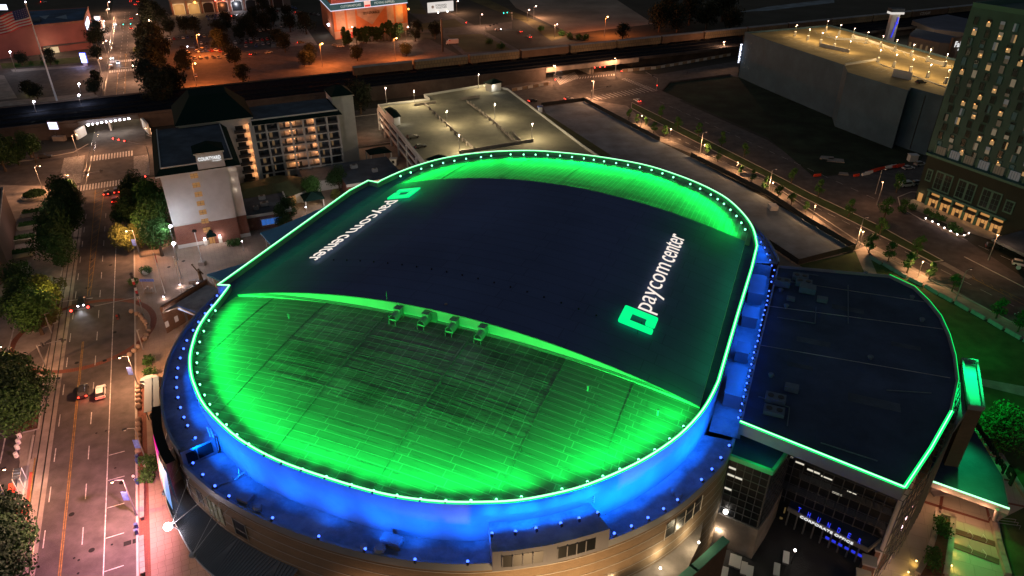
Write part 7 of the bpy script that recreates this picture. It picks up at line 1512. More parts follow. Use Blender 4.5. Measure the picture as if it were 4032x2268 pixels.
for (i, x, y, sc) in far_trees:
    z_ = ('small lawn by the red brick building' if i == 0 and x < 800 else ('dark verge behind the hotel' if i == 1 and y > 600 else zone[i])); cnt[z_] = cnt.get(z_, 0)+1
    tree('far', i, 0, x, y, f"{ORD[cnt[z_]-1]} round dark tree of the {z_}, from top left", 'trees of the '+z_, sc*(.72 if z_ in ('parking lot', 'storage drive') else .9))
tree('olive', 0, 0, 232, 672, 'small tree lit yellow from below near the flagpole', None, .8); light('POINT', T(0, 0, 232, 695, 1), 500, (1, .9, .3), fo, .3)
for k in range(16): tree('cone', 1, 0, 665+k*31 if k < 2 else 700+k*26, 278-k*3+(4 if k < 2 else 0), f"{ORD[k]} dark conifer from the left in the row before the storage block", 'conifer row', (1.25 if k == 0 else rnd.uniform(1.0, 1.35)))
yt = [(2, 0, 885, 855), (2, 0, 945, 885), (2, 0, 1012, 905), (2, 0, 1075, 945), (2, 0, 1155, 975), (2, 0, 1480, 1118), (2, 0, 1560, 1170), (2, 0, 1733, 1270), (2, 0, 1818, 1325), (2, 0, 1915, 1385), (3, 0, 85, 1440), (3, 1, 185, 45), (3, 1, 295, 100), (3, 1, 785, 365), (3, 1, 930, 440), (3, 1, 1080, 510), (3, 1, 1240, 580), (3, 1, 1415, 670), (3, 1, 1760, 855), (3, 1, 1925, 960)]
for k, t in enumerate(yt): tree('young' if k not in (13, 14, 15, 17, 18) else 'young', *t, f"{ORD[k]} young tree along the right sidewalk counting down from the intersection", 'young sidewalk trees', rnd.uniform(.75, 1.05)*(1.15 if k > 12 else .9))
for k, t in enumerate([(2, 0, 1130, 830), (2, 0, 1255, 915), (2, 0, 1415, 965), (2, 0, 1590, 1040), (2, 0, 1762, 1120), (3, 0, 190, 1310), (3, 0, 395, 1410), (3, 1, 628, 105), (3, 1, 865, 240), (3, 1, 1150, 380)]): tree('young', *t, f"{ORD[k]} dark young tree on the grass median counting from the intersection", 'median trees', 1.05)
tree('young', 3, 0, 992, 1365, 'small green tree left of the white van', None, 1.2); tree('young', 3, 1, 905, 95, 'small tree on the bed before the tower terrace', None, 1.3)
tree('mid', 3, 2, 1780, 330, 'green lit tree beyond the plaza wall at right', None, .95)
tree('mid', 1, 0, 415, 1420, 'green tree in the hotel garden', None, .75); tree('big', 1, 0, 620, 1350, 'dark tree left of the brick hotel annex', None, .75); tree('big', 1, 1, 240, 130, 'dark tree by the garden gazebo', None, .7); tree('olive', 1, 1, 590, 10, 'yellow lit bush in the hotel garden corner', None, .45); tree('big', 1, 1, 200, 190, 'low dark tree under the gazebo beside the green light line', None, .6)
sk = 0
shr = [(0, 2, 1100, 590), (0, 2, 1155, 590), (0, 2, 1115, 670), (0, 2, 1105, 715), (0, 1, 1125, 1270), (0, 1, 1130, 1360), (0, 1, 1000, 680), (0, 1, 1095, 590), (3, 2, 1320, 1050), (3, 2, 1320, 1120), (3, 2, 1255, 1300), (3, 2, 1240, 1360), (3, 1, 1210, 150), (3, 1, 1260, 180), (3, 1, 1310, 205), (3, 1, 1390, 260), (3, 1, 1440, 290), (3, 1, 1040, 80), (3, 1, 1090, 120), (3, 1, 1020, 130), (0, 0, 330, 475), (0, 0, 230, 480), (0, 0, 130, 490), (0, 0, 430, 470), (0, 1, 1745, 385), (0, 1, 1800, 375), (1, 0, 1755, 310), (1, 0, 1850, 345), (2, 0, 380, 250), (2, 0, 440, 275), (2, 0, 500, 280), (2, 0, 220, 220), (2, 0, 555, 280)]
sn_ = ['left bushy pot plant of the upper pair by the benches', 'right bright green pot plant by the benches', 'upper shrub of the lower pot group by the benches', 'lower shrub of the lower pot group by the benches', 'thin shrub above the big white pot', 'shrub in the big white pot', 'low bush at the corner of the plaza crossing', 'green plant in the square pot near the welcome post', 'hedge shrub at the top of the plaza planter', 'second hedge shrub in the plaza planter', 'yellow lit shrub low in the plaza planter', 'lowest yellow shrub in the plaza planter', 'first terrace hedge shrub from the left', 'second terrace hedge shrub from the left', 'third terrace hedge shrub from the left', 'fourth terrace hedge shrub from the left', 'rightmost terrace hedge shrub', 'bed shrub at the curved kerb, upper', 'bed shrub at the curved kerb, right', 'bed shrub at the curved kerb, lower', 'middle shrub on the brick building lawn', 'left middle shrub on the brick building lawn', 'leftmost shrub on the brick building lawn', 'right shrub on the brick building lawn', 'left shrub beside the hotel door', 'right shrub beside the hotel door', 'shrub at the lawn corner of the upper crossing', 'yellow green shrub on the verge above the train', 'first bush on the verge above the train', 'second bush on the verge above the train', 'third bush on the verge above the train', 'upper bush on the verge left of the sand lot', 'last bush on the verge above the train']
for k, t in enumerate(shr): tree('shrub', *t, sn_[k], 'shrubs', 1.25 if k < 26 else 2.2, catg='shrub')
for o in TREE.values(): remove(o)
# ================================================================== CARS
def car_parts(L_, Wd, H_, kind):
    body = MB(); gl = MB(); hw = Wd/2; hb = H_*.55
    if kind == 'van': prof = [(-L_/2, .3), (-L_/2, H_*.92), (-L_/2+.25, H_), (L_/2-1.5, H_), (L_/2-.7, H_*.6), (L_/2-.05, H_*.5), (L_/2, .3)]
    else: prof = [(-L_/2, .3), (-L_/2-.02, hb*.95), (-L_/2+.3, hb*1.04), (L_/2-1.2, hb*1.02), (L_/2-.15, hb*.85), (L_/2, .3)]
    def loft(mb, prof, w0, w1):
        n = len(prof); zt = max(p[1] for p in prof); P = []
        for s in (-1, 1): P.append([(x, s*(w0+(w1-w0)*max(0, z-.5)/(zt-.5)), z) for x, z in prof])
        i = [mb.vi(p) for p in P[0]]; j = [mb.vi(p) for p in P[1]]; mb.f.append(i[::-1]); mb.f.append(j); mb.mi += [mb.cm]*2
        for k in range(n): mb.f.append([i[k], i[(k+1) % n], j[(k+1) % n], j[k]]); mb.mi.append(mb.cm)
    loft(body, prof, hw, hw*.9)
    roofm = MB()
    if kind != 'van':
        r0, r1 = (-L_/2+.95, L_/2-2.25) if kind == 'sedan' else (-L_/2+.35, L_/2-2.3)
        b0, b1 = (-L_/2+.35, L_/2-1.35) if kind == 'sedan' else (-L_/2+.08, L_/2-1.45)
        zt = H_
        gl.hexa([(b0, -hw*.88, hb), (b1, -hw*.88, hb), (b1, hw*.88, hb), (b0, hw*.88, hb)], [(r0, -hw*.72, zt-.04), (r1, -hw*.72, zt-.04), (r1, hw*.72, zt-.04), (r0, hw*.72, zt-.04)])
        roofm.hexa([(r0-.05, -hw*.74, zt-.05), (r1+.05, -hw*.74, zt-.05), (r1+.05, hw*.74, zt-.05), (r0-.05, hw*.74, zt-.05)], [(r0+.1, -hw*.66, zt+.02), (r1-.1, -hw*.66, zt+.02), (r1-.1, hw*.66, zt+.02), (r0+.1, hw*.66, zt+.02)])
    else:
        for s in (-1, 1): gl.hexa([(-L_/2+.5, s*hw*.97, H_*.58), (L_/2-1.3, s*hw*.97, H_*.58), (L_/2-1.3, s*hw*.96, H_*.6), (-L_/2+.5, s*hw*.96, H_*.6)], [(-L_/2+.5, s*hw*.93, H_*.9), (L_/2-1.6, s*hw*.93, H_*.9), (L_/2-1.6, s*hw*.91, H_*.9), (-L_/2+.5, s*hw*.91, H_*.9)])
        gl.hexa([(L_/2-.85, -hw*.85, H_*.62), (L_/2-.8, -hw*.85, H_*.6), (L_/2-.8, hw*.85, H_*.6), (L_/2-.85, hw*.85, H_*.62)], [(L_/2-1.5, -hw*.8, H_*.98), (L_/2-1.4, -hw*.8, H_*.98), (L_/2-1.4, hw*.8, H_*.98), (L_/2-1.5, hw*.8, H_*.98)])
        roofm.box(W, -L_/2+.4, L_/2-1.7, -hw*.8, hw*.8, H_, H_+.04)
    return body, gl, roofm
paints = {'white': (.6, .6, .6), 'black': (.012, .012, .014), 'silver': (.3, .31, .32), 'grey': (.10, .10, .11), 'red': (.3, .02, .02), 'blue': (.03, .06, .2), 'dark': (.03, .03, .035)}
for k, c in paints.items(): mat('paint_'+k, c, .3, spec=.5)
CARS = {}
def carproto(kind, colr, lights):
    key = (kind, colr, lights)
    if key in CARS: return CARS[key]
    L_, Wd, H_ = {'sedan': (4.7, 1.85, 1.45), 'suv': (4.8, 1.95, 1.75), 'van': (5.6, 2.05, 2.15)}[kind]
    o = thing('car', (0, 0, 0), 'c', 'car'); b, g_, r_ = car_parts(L_, Wd, H_, kind); bo = part('body', b, 'paint_'+colr, o); part('windows', g_, 'glass_dark', o); part('roof_panel', r_, 'paint_'+colr, bo)
    for sx in (-1, 1):
        for sy in (-1, 1): mb = MB(); mb.tube((sx*L_*.3, sy*(Wd/2-.2), .33), (sx*L_*.3, sy*(Wd/2+.01), .33), .34, 10); part('wheel', mb, 'black', o)
    for sy in (-1, 1):
        mb = MB(); mb.box(W, L_/2-.1, L_/2+.03, sy*Wd*.36-.18, sy*Wd*.36+.18, .55, .75); mb.ball((L_/2+.05, sy*Wd*.36, .68), .17 if 'h' in lights else .05, 6, 4); part('headlight', mb, 'head_white' if 'h' in lights else 'metal_white', o)
        mb = MB(); mb.box(W, -L_/2-.03, -L_/2+.1, sy*Wd*.38-.2, sy*Wd*.38+.2, .6, .85); (mb.ball((-L_/2-.03, sy*Wd*.38, .75), .2, 6, 4) if 't' in lights else None); part('taillight', mb, 'tail_red' if 't' in lights else 'flag_red', o)
    if 'h' in lights: light('SPOT', (L_/2+.3, 0, .8), 1500, (.85, .88, 1), o, .2, (L_/2+14, 0, 0), math.radians(60), .8, name='beam_light')
    if 't' in lights: light('POINT', (-L_/2-1.0, 0, .8), 60, (1, .05, .03), o, .2, name='tail_light_glow')
    if 's' in lights: mb = MB(); mb.box(W, -.1, .3, -.6, .6, H_, H_+.15); part('light_bar', mb, 'metal_white', o)
    CARS[key] = o; return o
def hd_(v): return math.atan2(v.y, v.x)
AV = hd_(BY)      # heading up the avenue
UPB = hd_(T(2, 0, 870, 780)-T(2, 0, 1932, 1340))
near_cars = [  # i, j, x, y, heading, kind, colour, lights, label
 (0, 1, 612, 825, AV+math.pi, 'sedan', 'black', 'h', 'black car with white headlights coming down the avenue at the signal'),
 (0, 2, 625, 50, AV, 'suv', 'dark', 't', 'dark car with red tail lights, left of the two in the lower avenue'),
 (0, 2, 758, 55, AV, 'suv', 'white', 'ts', 'white car with roof bar and red tail lights in the lower avenue'),
 (0, 1, 800, 0, AV, 'sedan', 'grey', 't', 'left car of the queue with red tail lights before the hotel corner'),
 (0, 1, 865, 55, AV, 'suv', 'red', 't', 'nearest red lit car of the queue before the crosswalk'),
 (0, 1, 880, -15, AV, 'suv', 'dark', 't', 'middle car of the queue at the crosswalk'),
 (0, 1, 935, -35, AV, 'sedan', 'silver', 't', 'right car of the queue at the crosswalk beside the dark tree'),
 (0, 0, 340, 1180, ANG_A, 'suv', 'black', '', 'dark car parked by the conical trees below the railway'),
 (0, 0, 845, 435, AV+math.pi, 'sedan', 'silver', 'h', 'leftmost white headlights on the upper avenue above the pink lit car'),
 (0, 0, 890, 470, AV+math.pi, 'sedan', 'blue', 'h', 'bluish headlights right of the pair on the upper avenue'),
 (0, 0, 838, 500, AV, 'suv', 'dark', '', 'dark car with a pale roof glow low on the upper avenue'),
 (0, 0, 868, 180, AV+math.pi, 'sedan', 'white', 'h', 'car with bright headlights before the upper crosswalk'),
 (0, 0, 990, 135, AV, 'sedan', 'grey', 't', 'single red tail lights under the upper lamps'),
 (0, 0, 990, 210, AV, 'sedan', 'dark', 't', 'red tail lights just below the green signals'),
 (0, 0, 985, 5, AV, 'sedan', 'grey', 't', 'left red tail lights at the top of the avenue'),
 (0, 0, 1020, 30, AV, 'suv', 'grey', 't', 'lower red tail lights at the top of the avenue'),
 (0, 0, 1040, 8, AV, 'sedan', 'red', 't', 'right red tail lights at the top of the avenue'),
 (0, 0, 330, 12, ANG_A, 'sedan', 'silver', 't', 'blurred pale car on the far upper left street'),
 (1, 0, 1183, 1030, ANG_A+.15, 'suv', 'black', '', 'upper of two dark cars parked on the deck'),
 (1, 0, 1240, 1100, ANG_A+.15, 'sedan', 'black', '', 'lower of two dark cars parked on the deck'),
 (2, 0, 370, 502, -1.9, 'sedan', 'dark', 'h', 'car with bluish headlights coming out under the right bridge'),
 (2, 0, 158, 757, ANG_A, 'sedan', 'dark', 't', 'left red lit car on the cross street behind the deck'),
 (2, 0, 430, 742, ANG_A, 'sedan', 'silver', 't', 'second car on the cross street near the fence corner'),
 (2, 0, 945, 755, UPB, 'sedan', 'white', 't', 'white car with red tail lights waiting at the right crosswalk'),
 (2, 0, 60, 235, UPB, 'sedan', 'dark', 't', 'upper of two red lit cars on the upper boulevard'),
 (2, 0, 130, 275, UPB, 'suv', 'silver', 't', 'lower of two red lit cars on the upper boulevard'),
 (1, 0, 1825, 222, .3, 'sedan', 'white', 'h', 'white pickup size car with pink lights on the upper crossing'),
 (3, 0, 1060, 1262, .25, 'sedan', 'white', '', 'white sedan parked by the orange barriers'),
 (3, 0, 1150, 1235, .25, 'suv', 'silver', '', 'pale car parked behind the white sedan near the tower'),
 (3, 0, 1045, 1392, .25, 'van', 'white', '', 'white passenger van at the tower corner'),
 (3, 0, 1130, 1378, .3, 'suv', 'silver', '', 'pale car half hidden behind the white van'),
 (3, 1, 1710, 410, -.35, 'suv', 'black', '', 'black car beside the tower porch'),
 (3, 1, 1915, 540, -.5, 'suv', 'white', '', 'white car cut by the right edge under the porch'),
 (3, 1, 1945, 945, UPB+.1, 'sedan', 'dark', 't', 'car with a red light at the right edge of the boulevard'),
 (3, 0, 1155, 615, .2, 'sedan', 'dark', '', 'single dark car parked on the large garage roof'),
 (0, 0, 1475, 568, AV, 'sedan', 'white', '', 'single white car on the orange lit lot floor'),
 (1, 0, 340, 318, .3, 'suv', 'black', 't', 'dark car with red light on the storage drive'),
 (1, 0, 320, 90, .4, 'sedan', 'red', 't', 'car with bright red lights near the violet sign'),
 (1, 0, 600, 340, .1, 'sedan', 'black', '', 'black car parked at the hedge corner by the storage block'), (1, 0, 638, 347, .1, 'sedan', 'silver', '', 'pale car parked at the hedge corner by the storage block'),
 (0, 0, 1385, 352, .2, 'suv', 'dark', 'h', 'car with pink headlights in the orange lot'), (0, 0, 1908, 405, 1.2, 'sedan', 'dark', 't', 'car with red tail lights in the dark part of the lot'),
 (1, 0, 95, 392, .8, 'sedan', 'silver', '', 'silver car alone in the lot aisle'), (0, 0, 730, 250, AV, 'sedan', 'red', 't', 'red lit car in the yard left of the upper avenue'),
 (0, 0, 1900, 215, .5, 'sedan', 'dark', 't', 'red lit car between the trees of the far lot'), (0, 0, 1770, 118, .5, 'sedan', 'dark', 't', 'red light of a car before the shopping row'), (0, 0, 1090, 215, .3, 'sedan', 'dark', 't', 'red light by the trees right of the upper crossing')]
for (i, j, x, y, hdg, kind, colr, lg_, lab) in near_cars:
    zc = ZF+.02 if 'on the deck' in lab else (ZG+.02 if 'garage roof' in lab else .05)
    P = T(i, j, x, y, zc+.7); o = dup(carproto(kind, colr, lg_), W(P.x, P.y, zc), hdg, lab); o['category'] = 'van' if kind == 'van' else 'car'; o.name = 'parked_car' if not lg_ else 'car'
for o in CARS.values(): remove(o)
# small distant parked cars: one mesh each
SM_ = {}
def small_car(colr):
    if colr not in SM_:
        b, g_, r_ = car_parts(4.6, 1.85, 1.5, 'sedan'); m = MB(); 
        for q_, idx in ((b, 0), (g_, 1), (r_, 0)):
            off = len(m.v); m.v += q_.v; m.f += [[a+off for a in f] for f in q_.f]; m.mi += [idx]*len(q_.f)
        m.cm = 2
        for sx in (-1.4, 1.4):
            for sy in (-1, 1): m.tube((sx, sy*.72, .33), (sx, sy*.93, .33), .34, 8)
        SM_[colr] = meshof('parked_car', m, ['paint_'+colr, 'glass_dark', 'black'])
    return SM_[colr]
rows = [((0, 0, 1245, 295), (0, 0, 1640, 262), 13, 'back row under the hedge', AV), ((0, 0, 1478, 325), (0, 0, 1560, 325), 3, 'upper short row of the orange lot', AV), ((0, 0, 1415, 388), (0, 0, 1630, 378), 7, 'middle row of the orange lot', AV+.3), ((0, 0, 1468, 435), (0, 0, 1650, 430), 5, 'lower row of the orange lot', AV+.2),
        ((0, 0, 1700, 350), (0, 0, 1932, 345), 7, 'dark row right of the orange lot', AV), ((0, 0, 1820, 250), (0, 0, 1960, 230), 5, 'upper dark row of the lot', AV), ((0, 0, 1820, 300), (0, 0, 1960, 290), 5, 'second dark row of the lot', AV), ((1, 0, 10, 335), (1, 0, 130, 320), 4, 'dark row near the storage drive', AV),
        ((0, 0, 1340, 130), (0, 0, 1450, 122), 6, 'left cluster by the shops', AV), ((0, 0, 1345, 150), (0, 0, 1440, 145), 5, 'second left cluster by the shops', AV), ((0, 0, 1560, 120), (0, 0, 1690, 108), 7, 'right cluster by the shops', AV), ((0, 0, 1570, 140), (0, 0, 1690, 132), 6, 'second right cluster by the shops', AV),
        ((1, 0, 170, 25), (1, 0, 300, 60), 6, 'far row near the violet sign', AV), ((1, 0, 20, 225), (1, 0, 130, 215), 4, 'row between the lot trees', AV), ((0, 0, 1430, 455), (0, 0, 1420, 508), 2, 'pair beside the round tree', AV), ((0, 0, 1200, 95), (0, 0, 1270, 100), 3, 'trio left of the shopping row', 0), ((0, 0, 690, 230), (0, 0, 720, 240), 2, 'yard left of the upper avenue', 0), ((1, 0, 410, 100), (1, 0, 470, 110), 3, 'trio under the violet sign', AV), ((0, 0, 1660, 385), (0, 0, 1700, 420), 3, 'short diagonal row beside the round tree', AV), ((0, 0, 1480, 355), (0, 0, 1600, 350), 4, 'second short row of the orange lot', AV), ((0, 0, 1700, 320), (0, 0, 1930, 315), 7, 'third dark row of the lot', AV), ((1, 0, 10, 300), (1, 0, 120, 290), 4, 'upper row near the storage drive', AV), ((1, 0, 20, 60), (1, 0, 160, 80), 5, 'second far row by the trees', AV), ((1, 0, 150, 195), (1, 0, 260, 200), 4, 'row beneath the pale drive lamps', AV), ((0, 0, 1720, 60), (0, 0, 1900, 50), 6, 'row right of the shopping fronts', AV)]
pc_ = ['dark', 'grey', 'silver', 'white', 'black', 'grey', 'blue', 'silver', 'red']
for ri, (a, b, n, desc, hdg) in enumerate(rows):
    Pa, Pb = T(*a, .7), T(*b, .7)
    for k in range(n):
        t = k/max(1, n-1); P = Pa.lerp(Pb, t); c = pc_[rnd.randrange(len(pc_))]
        if rnd.random() < .06 and n > 4: continue
        o = bpy.data.objects.new('parked_car', small_car(c)); COL.objects.link(o); o.location = (P.x+rnd.uniform(-.2, .2), P.y+rnd.uniform(-.5, .5), .05); o.rotation_euler = (0, 0, hdg+(math.pi if rnd.random() < .4 else 0))
        setp(o, f"{c} car, {ORD[k]} from the left in the {desc}", 'car', 'cars parked in the far lots')
# box truck
P = T(1, 0, 1490, 335, 0); o = thing('box_truck', P, 'white box truck parked beside the billboard lawn', 'truck', rot=.25); ORG[o] = Vector((0, 0, 0))
mb = MB(); mb.box(W, -3.2, 3.4, -1.2, 1.2, .8, 3.4); part('cargo_box', mb, 'metal_white', o); mb = MB(); mb.hexa([(-5, -1.1, .5), (-3.2, -1.1, .5), (-3.2, 1.1, .5), (-5, 1.1, .5)], [(-4.6, -1, 2.4), (-3.2, -1, 2.6), (-3.2, 1, 2.6), (-4.6, 1, 2.4)]); part('cab', mb, 'metal_white', o)
mb = MB(); mb.hexa([(-4.95, -.9, 1.5), (-4.85, -.9, 1.5), (-4.85, .9, 1.5), (-4.95, .9, 1.5)], [(-4.75, -.85, 2.2), (-4.65, -.85, 2.2), (-4.65, .85, 2.2), (-4.75, .85, 2.2)]); part('windscreen', mb, 'glass_dark', o)
for x in (-4.2, 2.2):
    for y in (-1, 1): mb = MB(); mb.tube((x, y, .45), (x, y*1.2, .45), .45, 10); part('wheel', mb, 'black', o)
mb = MB(); mb.box(W, -3.3, -2.2, -1.22, -1.2, 2.6, 3.3); part('stripe', mb, 'barrier_red', o)
# ================================================================== PLANTERS ON THE LEFT PLAZA
mat('planter_stone', (.42, .38, .30), .85, .1, .5)
for k, (x, y) in enumerate(((250, 175), (228, 270), (200, 370), (170, 480), (140, 595))):
    P = T(0, 1, x, y); o = thing('stone_planter', P, f"{ORD[k]} white stone planter with clipped hedge counting down the left plaza", 'planter', 'row of white planters')
    f = lambda a, b, c: P+BX*a+BY*b+W(0, 0, c)
    mb = MB(); mb.hexa([f(-3.0, -1.4, 0), f(3.0, -1.4, 0), f(3.0, 1.4, 0), f(-3.0, 1.4, 0)], [f(-3.4, -1.6, 1.3), f(3.4, -1.6, 1.3), f(3.4, 1.6, 1.3), f(-3.4, 1.6, 1.3)]); part('trough', mb, 'planter_stone', o)
    mb = MB(); r_ = random.Random(k)
    for q_ in range(420):
        c = f(r_.uniform(-2.8, 2.8), r_.uniform(-1.1, 1.1), 1.3+r_.random()*.8); u = Vector((r_.gauss(0, 1), r_.gauss(0, 1), r_.gauss(0, 1))).normalized()*.22; v = u.orthogonal().normalized()*.16; mb.face([c-u, c+v, c+u, c-v])
    mb.box(f, -2.7, 2.7, -1.0, 1.0, 1.25, 1.75); part('hedge', mb, 'leaf_mid', o)
    for q_ in range(3): mb = MB(); p = f(-.8+.6*q_, 2.6, 0); mb.box(lambda a, b, c: p+BX*a+BY*b+W(0, 0, c), -.12, .12, -.6, .6, .04, .45); part('bench_slat', mb, 'metal_dark', o)
P = T(0, 1, 270, 40); o = thing('round_planter', P, 'large round planter with a dark shrub above the planter row', 'planter'); mb = MB(); mb.tube(P, P+W(0, 0, 1.1), 4.2, 24, 4.5); part('rim', mb, 'planter_stone', o); mb = MB(); r_ = random.Random(3)
for q_ in range(900): a = r_.uniform(0, 6.28); rr = r_.random()**.5*3.6; c = P+W(math.cos(a)*rr, math.sin(a)*rr, 1.1+r_.random()*2.2*(1-rr/5)); u = Vector((r_.gauss(0, 1), r_.gauss(0, 1), r_.gauss(0, 1))).normalized()*.35; v = u.orthogonal().normalized()*.25; mb.face([c-u, c+v, c+u, c-v])
part('shrub', mb, 'leaf_dark', o)
light('POINT', T(0, 1, 330, 600, 7), 1100, (.8, .9, .5), o, .5); light('POINT', T(0, 1, 300, 200, 7), 1200, (1, .7, .6), o, .5); light('POINT', T(0, 1, 370, 730, 9.5), 1500, (1, .75, .2), o, .3)
light('POINT', T(0, 1, 1230, 280, 9), 900, (.75, 1, .8), o, .5)
# ================================================================== STONE BALLS, POSTS, BENCHES
stone = bpy.data.meshes
def ball_mesh(r, m):
    mb = MB(); mb.ball((0, 0, r*.85), r, 12, 8); return meshof('stone_ball', mb, m, smooth=True)
bm_ = ball_mesh(.62, mat('ball_stone', (.32, .24, .19), .85, .15, 1)); balls = [(0, 1, 995, 912), (0, 1, 1035, 930), (0, 1, 1065, 943), (0, 1, 1080, 968), (0, 1, 1098, 988), (0, 1, 1110, 1010), (0, 1, 1120, 1035), (0, 1, 1123, 1060), (0, 1, 1110, 1093), (0, 1, 1098, 1118), (0, 1, 1045, 1180), (0, 1, 1015, 1210), (0, 1, 982, 1240)] + [(0, 2, 1048, y) for y in (38, 70, 105, 140, 178, 285, 320, 360, 402, 440, 480, 520)]
for k, t in enumerate(balls):
    P = T(*t); o = bpy.data.objects.new('stone_ball', bm_); COL.objects.link(o); o.location = (P.x, P.y, .02); c13 = k < 13
    setp(o, f"{ORD[k if c13 else k-13]} round stone bollard {'around the ring crossing, counting from the top' if c13 else 'of the straight line beside the shelter, counting down'}", 'bollard', 'stone ball bollards')
cyl = MB(); cyl.tube((0, 0, 0), (0, 0, 1.0), .42, 12); cyl.ball((0, 0, 1.0), .42, 12, 4, .4); cm_ = meshof('bollard', cyl, 'barrier_white')
for k, (x, y) in enumerate(((150, 405), (143, 450), (135, 492), (127, 550))):
    P = T(0, 2, x, y); o = bpy.data.objects.new('bollard', cm_); COL.objects.link(o); o.location = (P.x, P.y, .02); setp(o, f"{ORD[k]} pale round bollard in the line of four above the tram shelter", 'bollard', 'four pale bollards')
bx_ = MB(); bx_.tube((0, 0, 0), (0, 0, 1.05), .3, 10); bx_.tube((0, 0, 1.05), (0, 0, 1.15), .36, 10); bmesh_ = meshof('trash_bin', bx_, 'paint_blue')
for k, (x, y) in enumerate(((1040, 570), (1040, 600), (1040, 755), (1035, 1090), (1035, 1135))):
    P = T(0, 2, x, y); o = bpy.data.objects.new('blue_bin', bmesh_); COL.objects.link(o); o.location = (P.x, P.y, .02); setp(o, ['upper blue bin below the stone balls', 'lower blue bin below the stone balls', 'blue bin beside the walking person', 'upper blue bin between the benches', 'lower blue bin between the benches'][k], 'bin', 'blue bins')
for k, (x0, y0, x1, y1) in enumerate(((1078, 770, 1078, 1030), (1075, 1165, 1085, 1449))):
    a_, b_ = T(0, 2, x0, y0), T(0, 2, x1, y1); d = (b_-a_); n_p = 6 if k == 0 else 7; o = thing('stone_bench', a_, ['long pale stone bench beside the lower pavement, upper', 'long pale stone bench beside the lower pavement, lower'][k], 'bench')
    for q_ in range(n_p):
        s0_, s1_ = a_+d*(q_/n_p+.004), a_+d*((q_+1)/n_p-.004); mb = MB(); mb.beam(s0_+W(0, 0, .72), s1_+W(0, 0, .72), .75, .16); part('seat_slab', mb, 'concrete', o)
    mb = MB(); mb.beam(a_+W(0, 0, .32), b_+W(0, 0, .32), .5, .63); part('base', mb, 'viaduct_wall', o)
# bus shelter with long roof, tram shelter
a_, b_ = T(0, 1, 1145, 1405, 2.8), T(0, 2, 1145, 205, 2.8); o = thing('long_shelter', T(0, 2, 1145, 100), 'long pale roofed shelter beside the stone balls', 'shelter'); d = (b_-a_).normalized(); s_ = Vector((d.y, -d.x, 0))*1.5
mb = MB(); mb.hexa([a_-s_, a_+s_, b_+s_, b_-s_], [a_-s_*.98+W(0, 0, .12), a_+s_*.98+W(0, 0, .12), b_+s_*.98+W(0, 0, .12), b_-s_*.98+W(0, 0, .12)]); mb.beam(a_+W(0, 0, .2), b_+W(0, 0, .2), .2, .2); part('roof', mb, mat('shelter_roof', (.16, .24, .30), .6), o)
for t in (.08, .92):
    for g_ in (-.8, .8): p = a_.lerp(b_, t)+s_*g_; mb = MB(); mb.tube((p.x, p.y, 0), (p.x, p.y, 2.8), .1, 6); part('post', mb, 'metal_dark', o)
for x, y in ((1188, 78), (1190, 165)): P = T(0, 2, x, y, 1.5); mb = MB(); mb.ball(P, .14, 6, 4); part('lamp', mb, 'lens_warm', o); light('POINT', P+W(.4, 0, .2), 60, (1, .6, .25), o, .1)
P = T(0, 2, 1158, 262); mb = MB(); mb.box(lambda a, b, c: P+W(a, b, c), -.45, .45, -.4, .4, 0, 1.2); mb.ball(P+W(0, 0, 1.2), .4, 8, 4, .5); solo('trash_bin', mb, 'black', 'black bin at the lower end of the long shelter', 'bin', org=P)
ts = thing('tram_shelter', T(0, 2, 130, 760), 'small tram shelter with dark slatted curved roof beside the rails', 'shelter'); 
a_, b_, c_, d_ = T(0, 2, 105, 640, 3), T(0, 2, 160, 630, 3), T(0, 2, 148, 715, 3), T(0, 2, 92, 725, 3); 
for k in range(4):
    t0, t1 = k/4+.02, (k+1)/4-.02; mb = MB(); q1, q2, q3, q4 = a_.lerp(d_, t0), b_.lerp(c_, t0), b_.lerp(c_, t1), a_.lerp(d_, t1); mb.hexa([q1, q2, q3, q4], [q+W(0, 0, .1) for q in (q1, q2, q3, q4)]); part('roof_panel', mb, 'roof_dark', ts)
mb = MB()
for q in (a_, d_, b_, c_): mb.tube((q.x, q.y, 0), q, .08, 6)
mb.beam(a_, d_, .12, .12); mb.beam(b_, c_, .12, .12); part('frame', mb, 'metal_white', ts); light('POINT', T(0, 2, 120, 720, 2.3), 330, (1, .85, .8), ts, .2)
sheet('platform', [T(0, 2, 150, 600), T(0, 2, 262, 560), T(0, 2, 205, 1040), T(0, 2, 90, 1060)], .14, 'concrete'); sheet('platform_red', [T(0, 2, 225, 670), T(0, 2, 250, 668), T(0, 2, 205, 1000), T(0, 2, 185, 1000)], .155, mat('platform_red', (.40, .07, .05), .85, .2, .6).name); sheet('platform_edge', [T(0, 2, 262, 560), T(0, 2, 272, 560), T(0, 2, 212, 1045), T(0, 2, 203, 1045)], .165, 'line_yellow')
mb = MB(); P = T(0, 2, 95, 830); mb.box(lambda a, b, c: P+BX*a+BY*b+W(0, 0, c), -.4, .4, -2.2, 1.6, .15, 1.3); solo('red_partition', mb, 'barrier_red', 'low red panel beside the tram shelter lamp', 'panel', org=P)
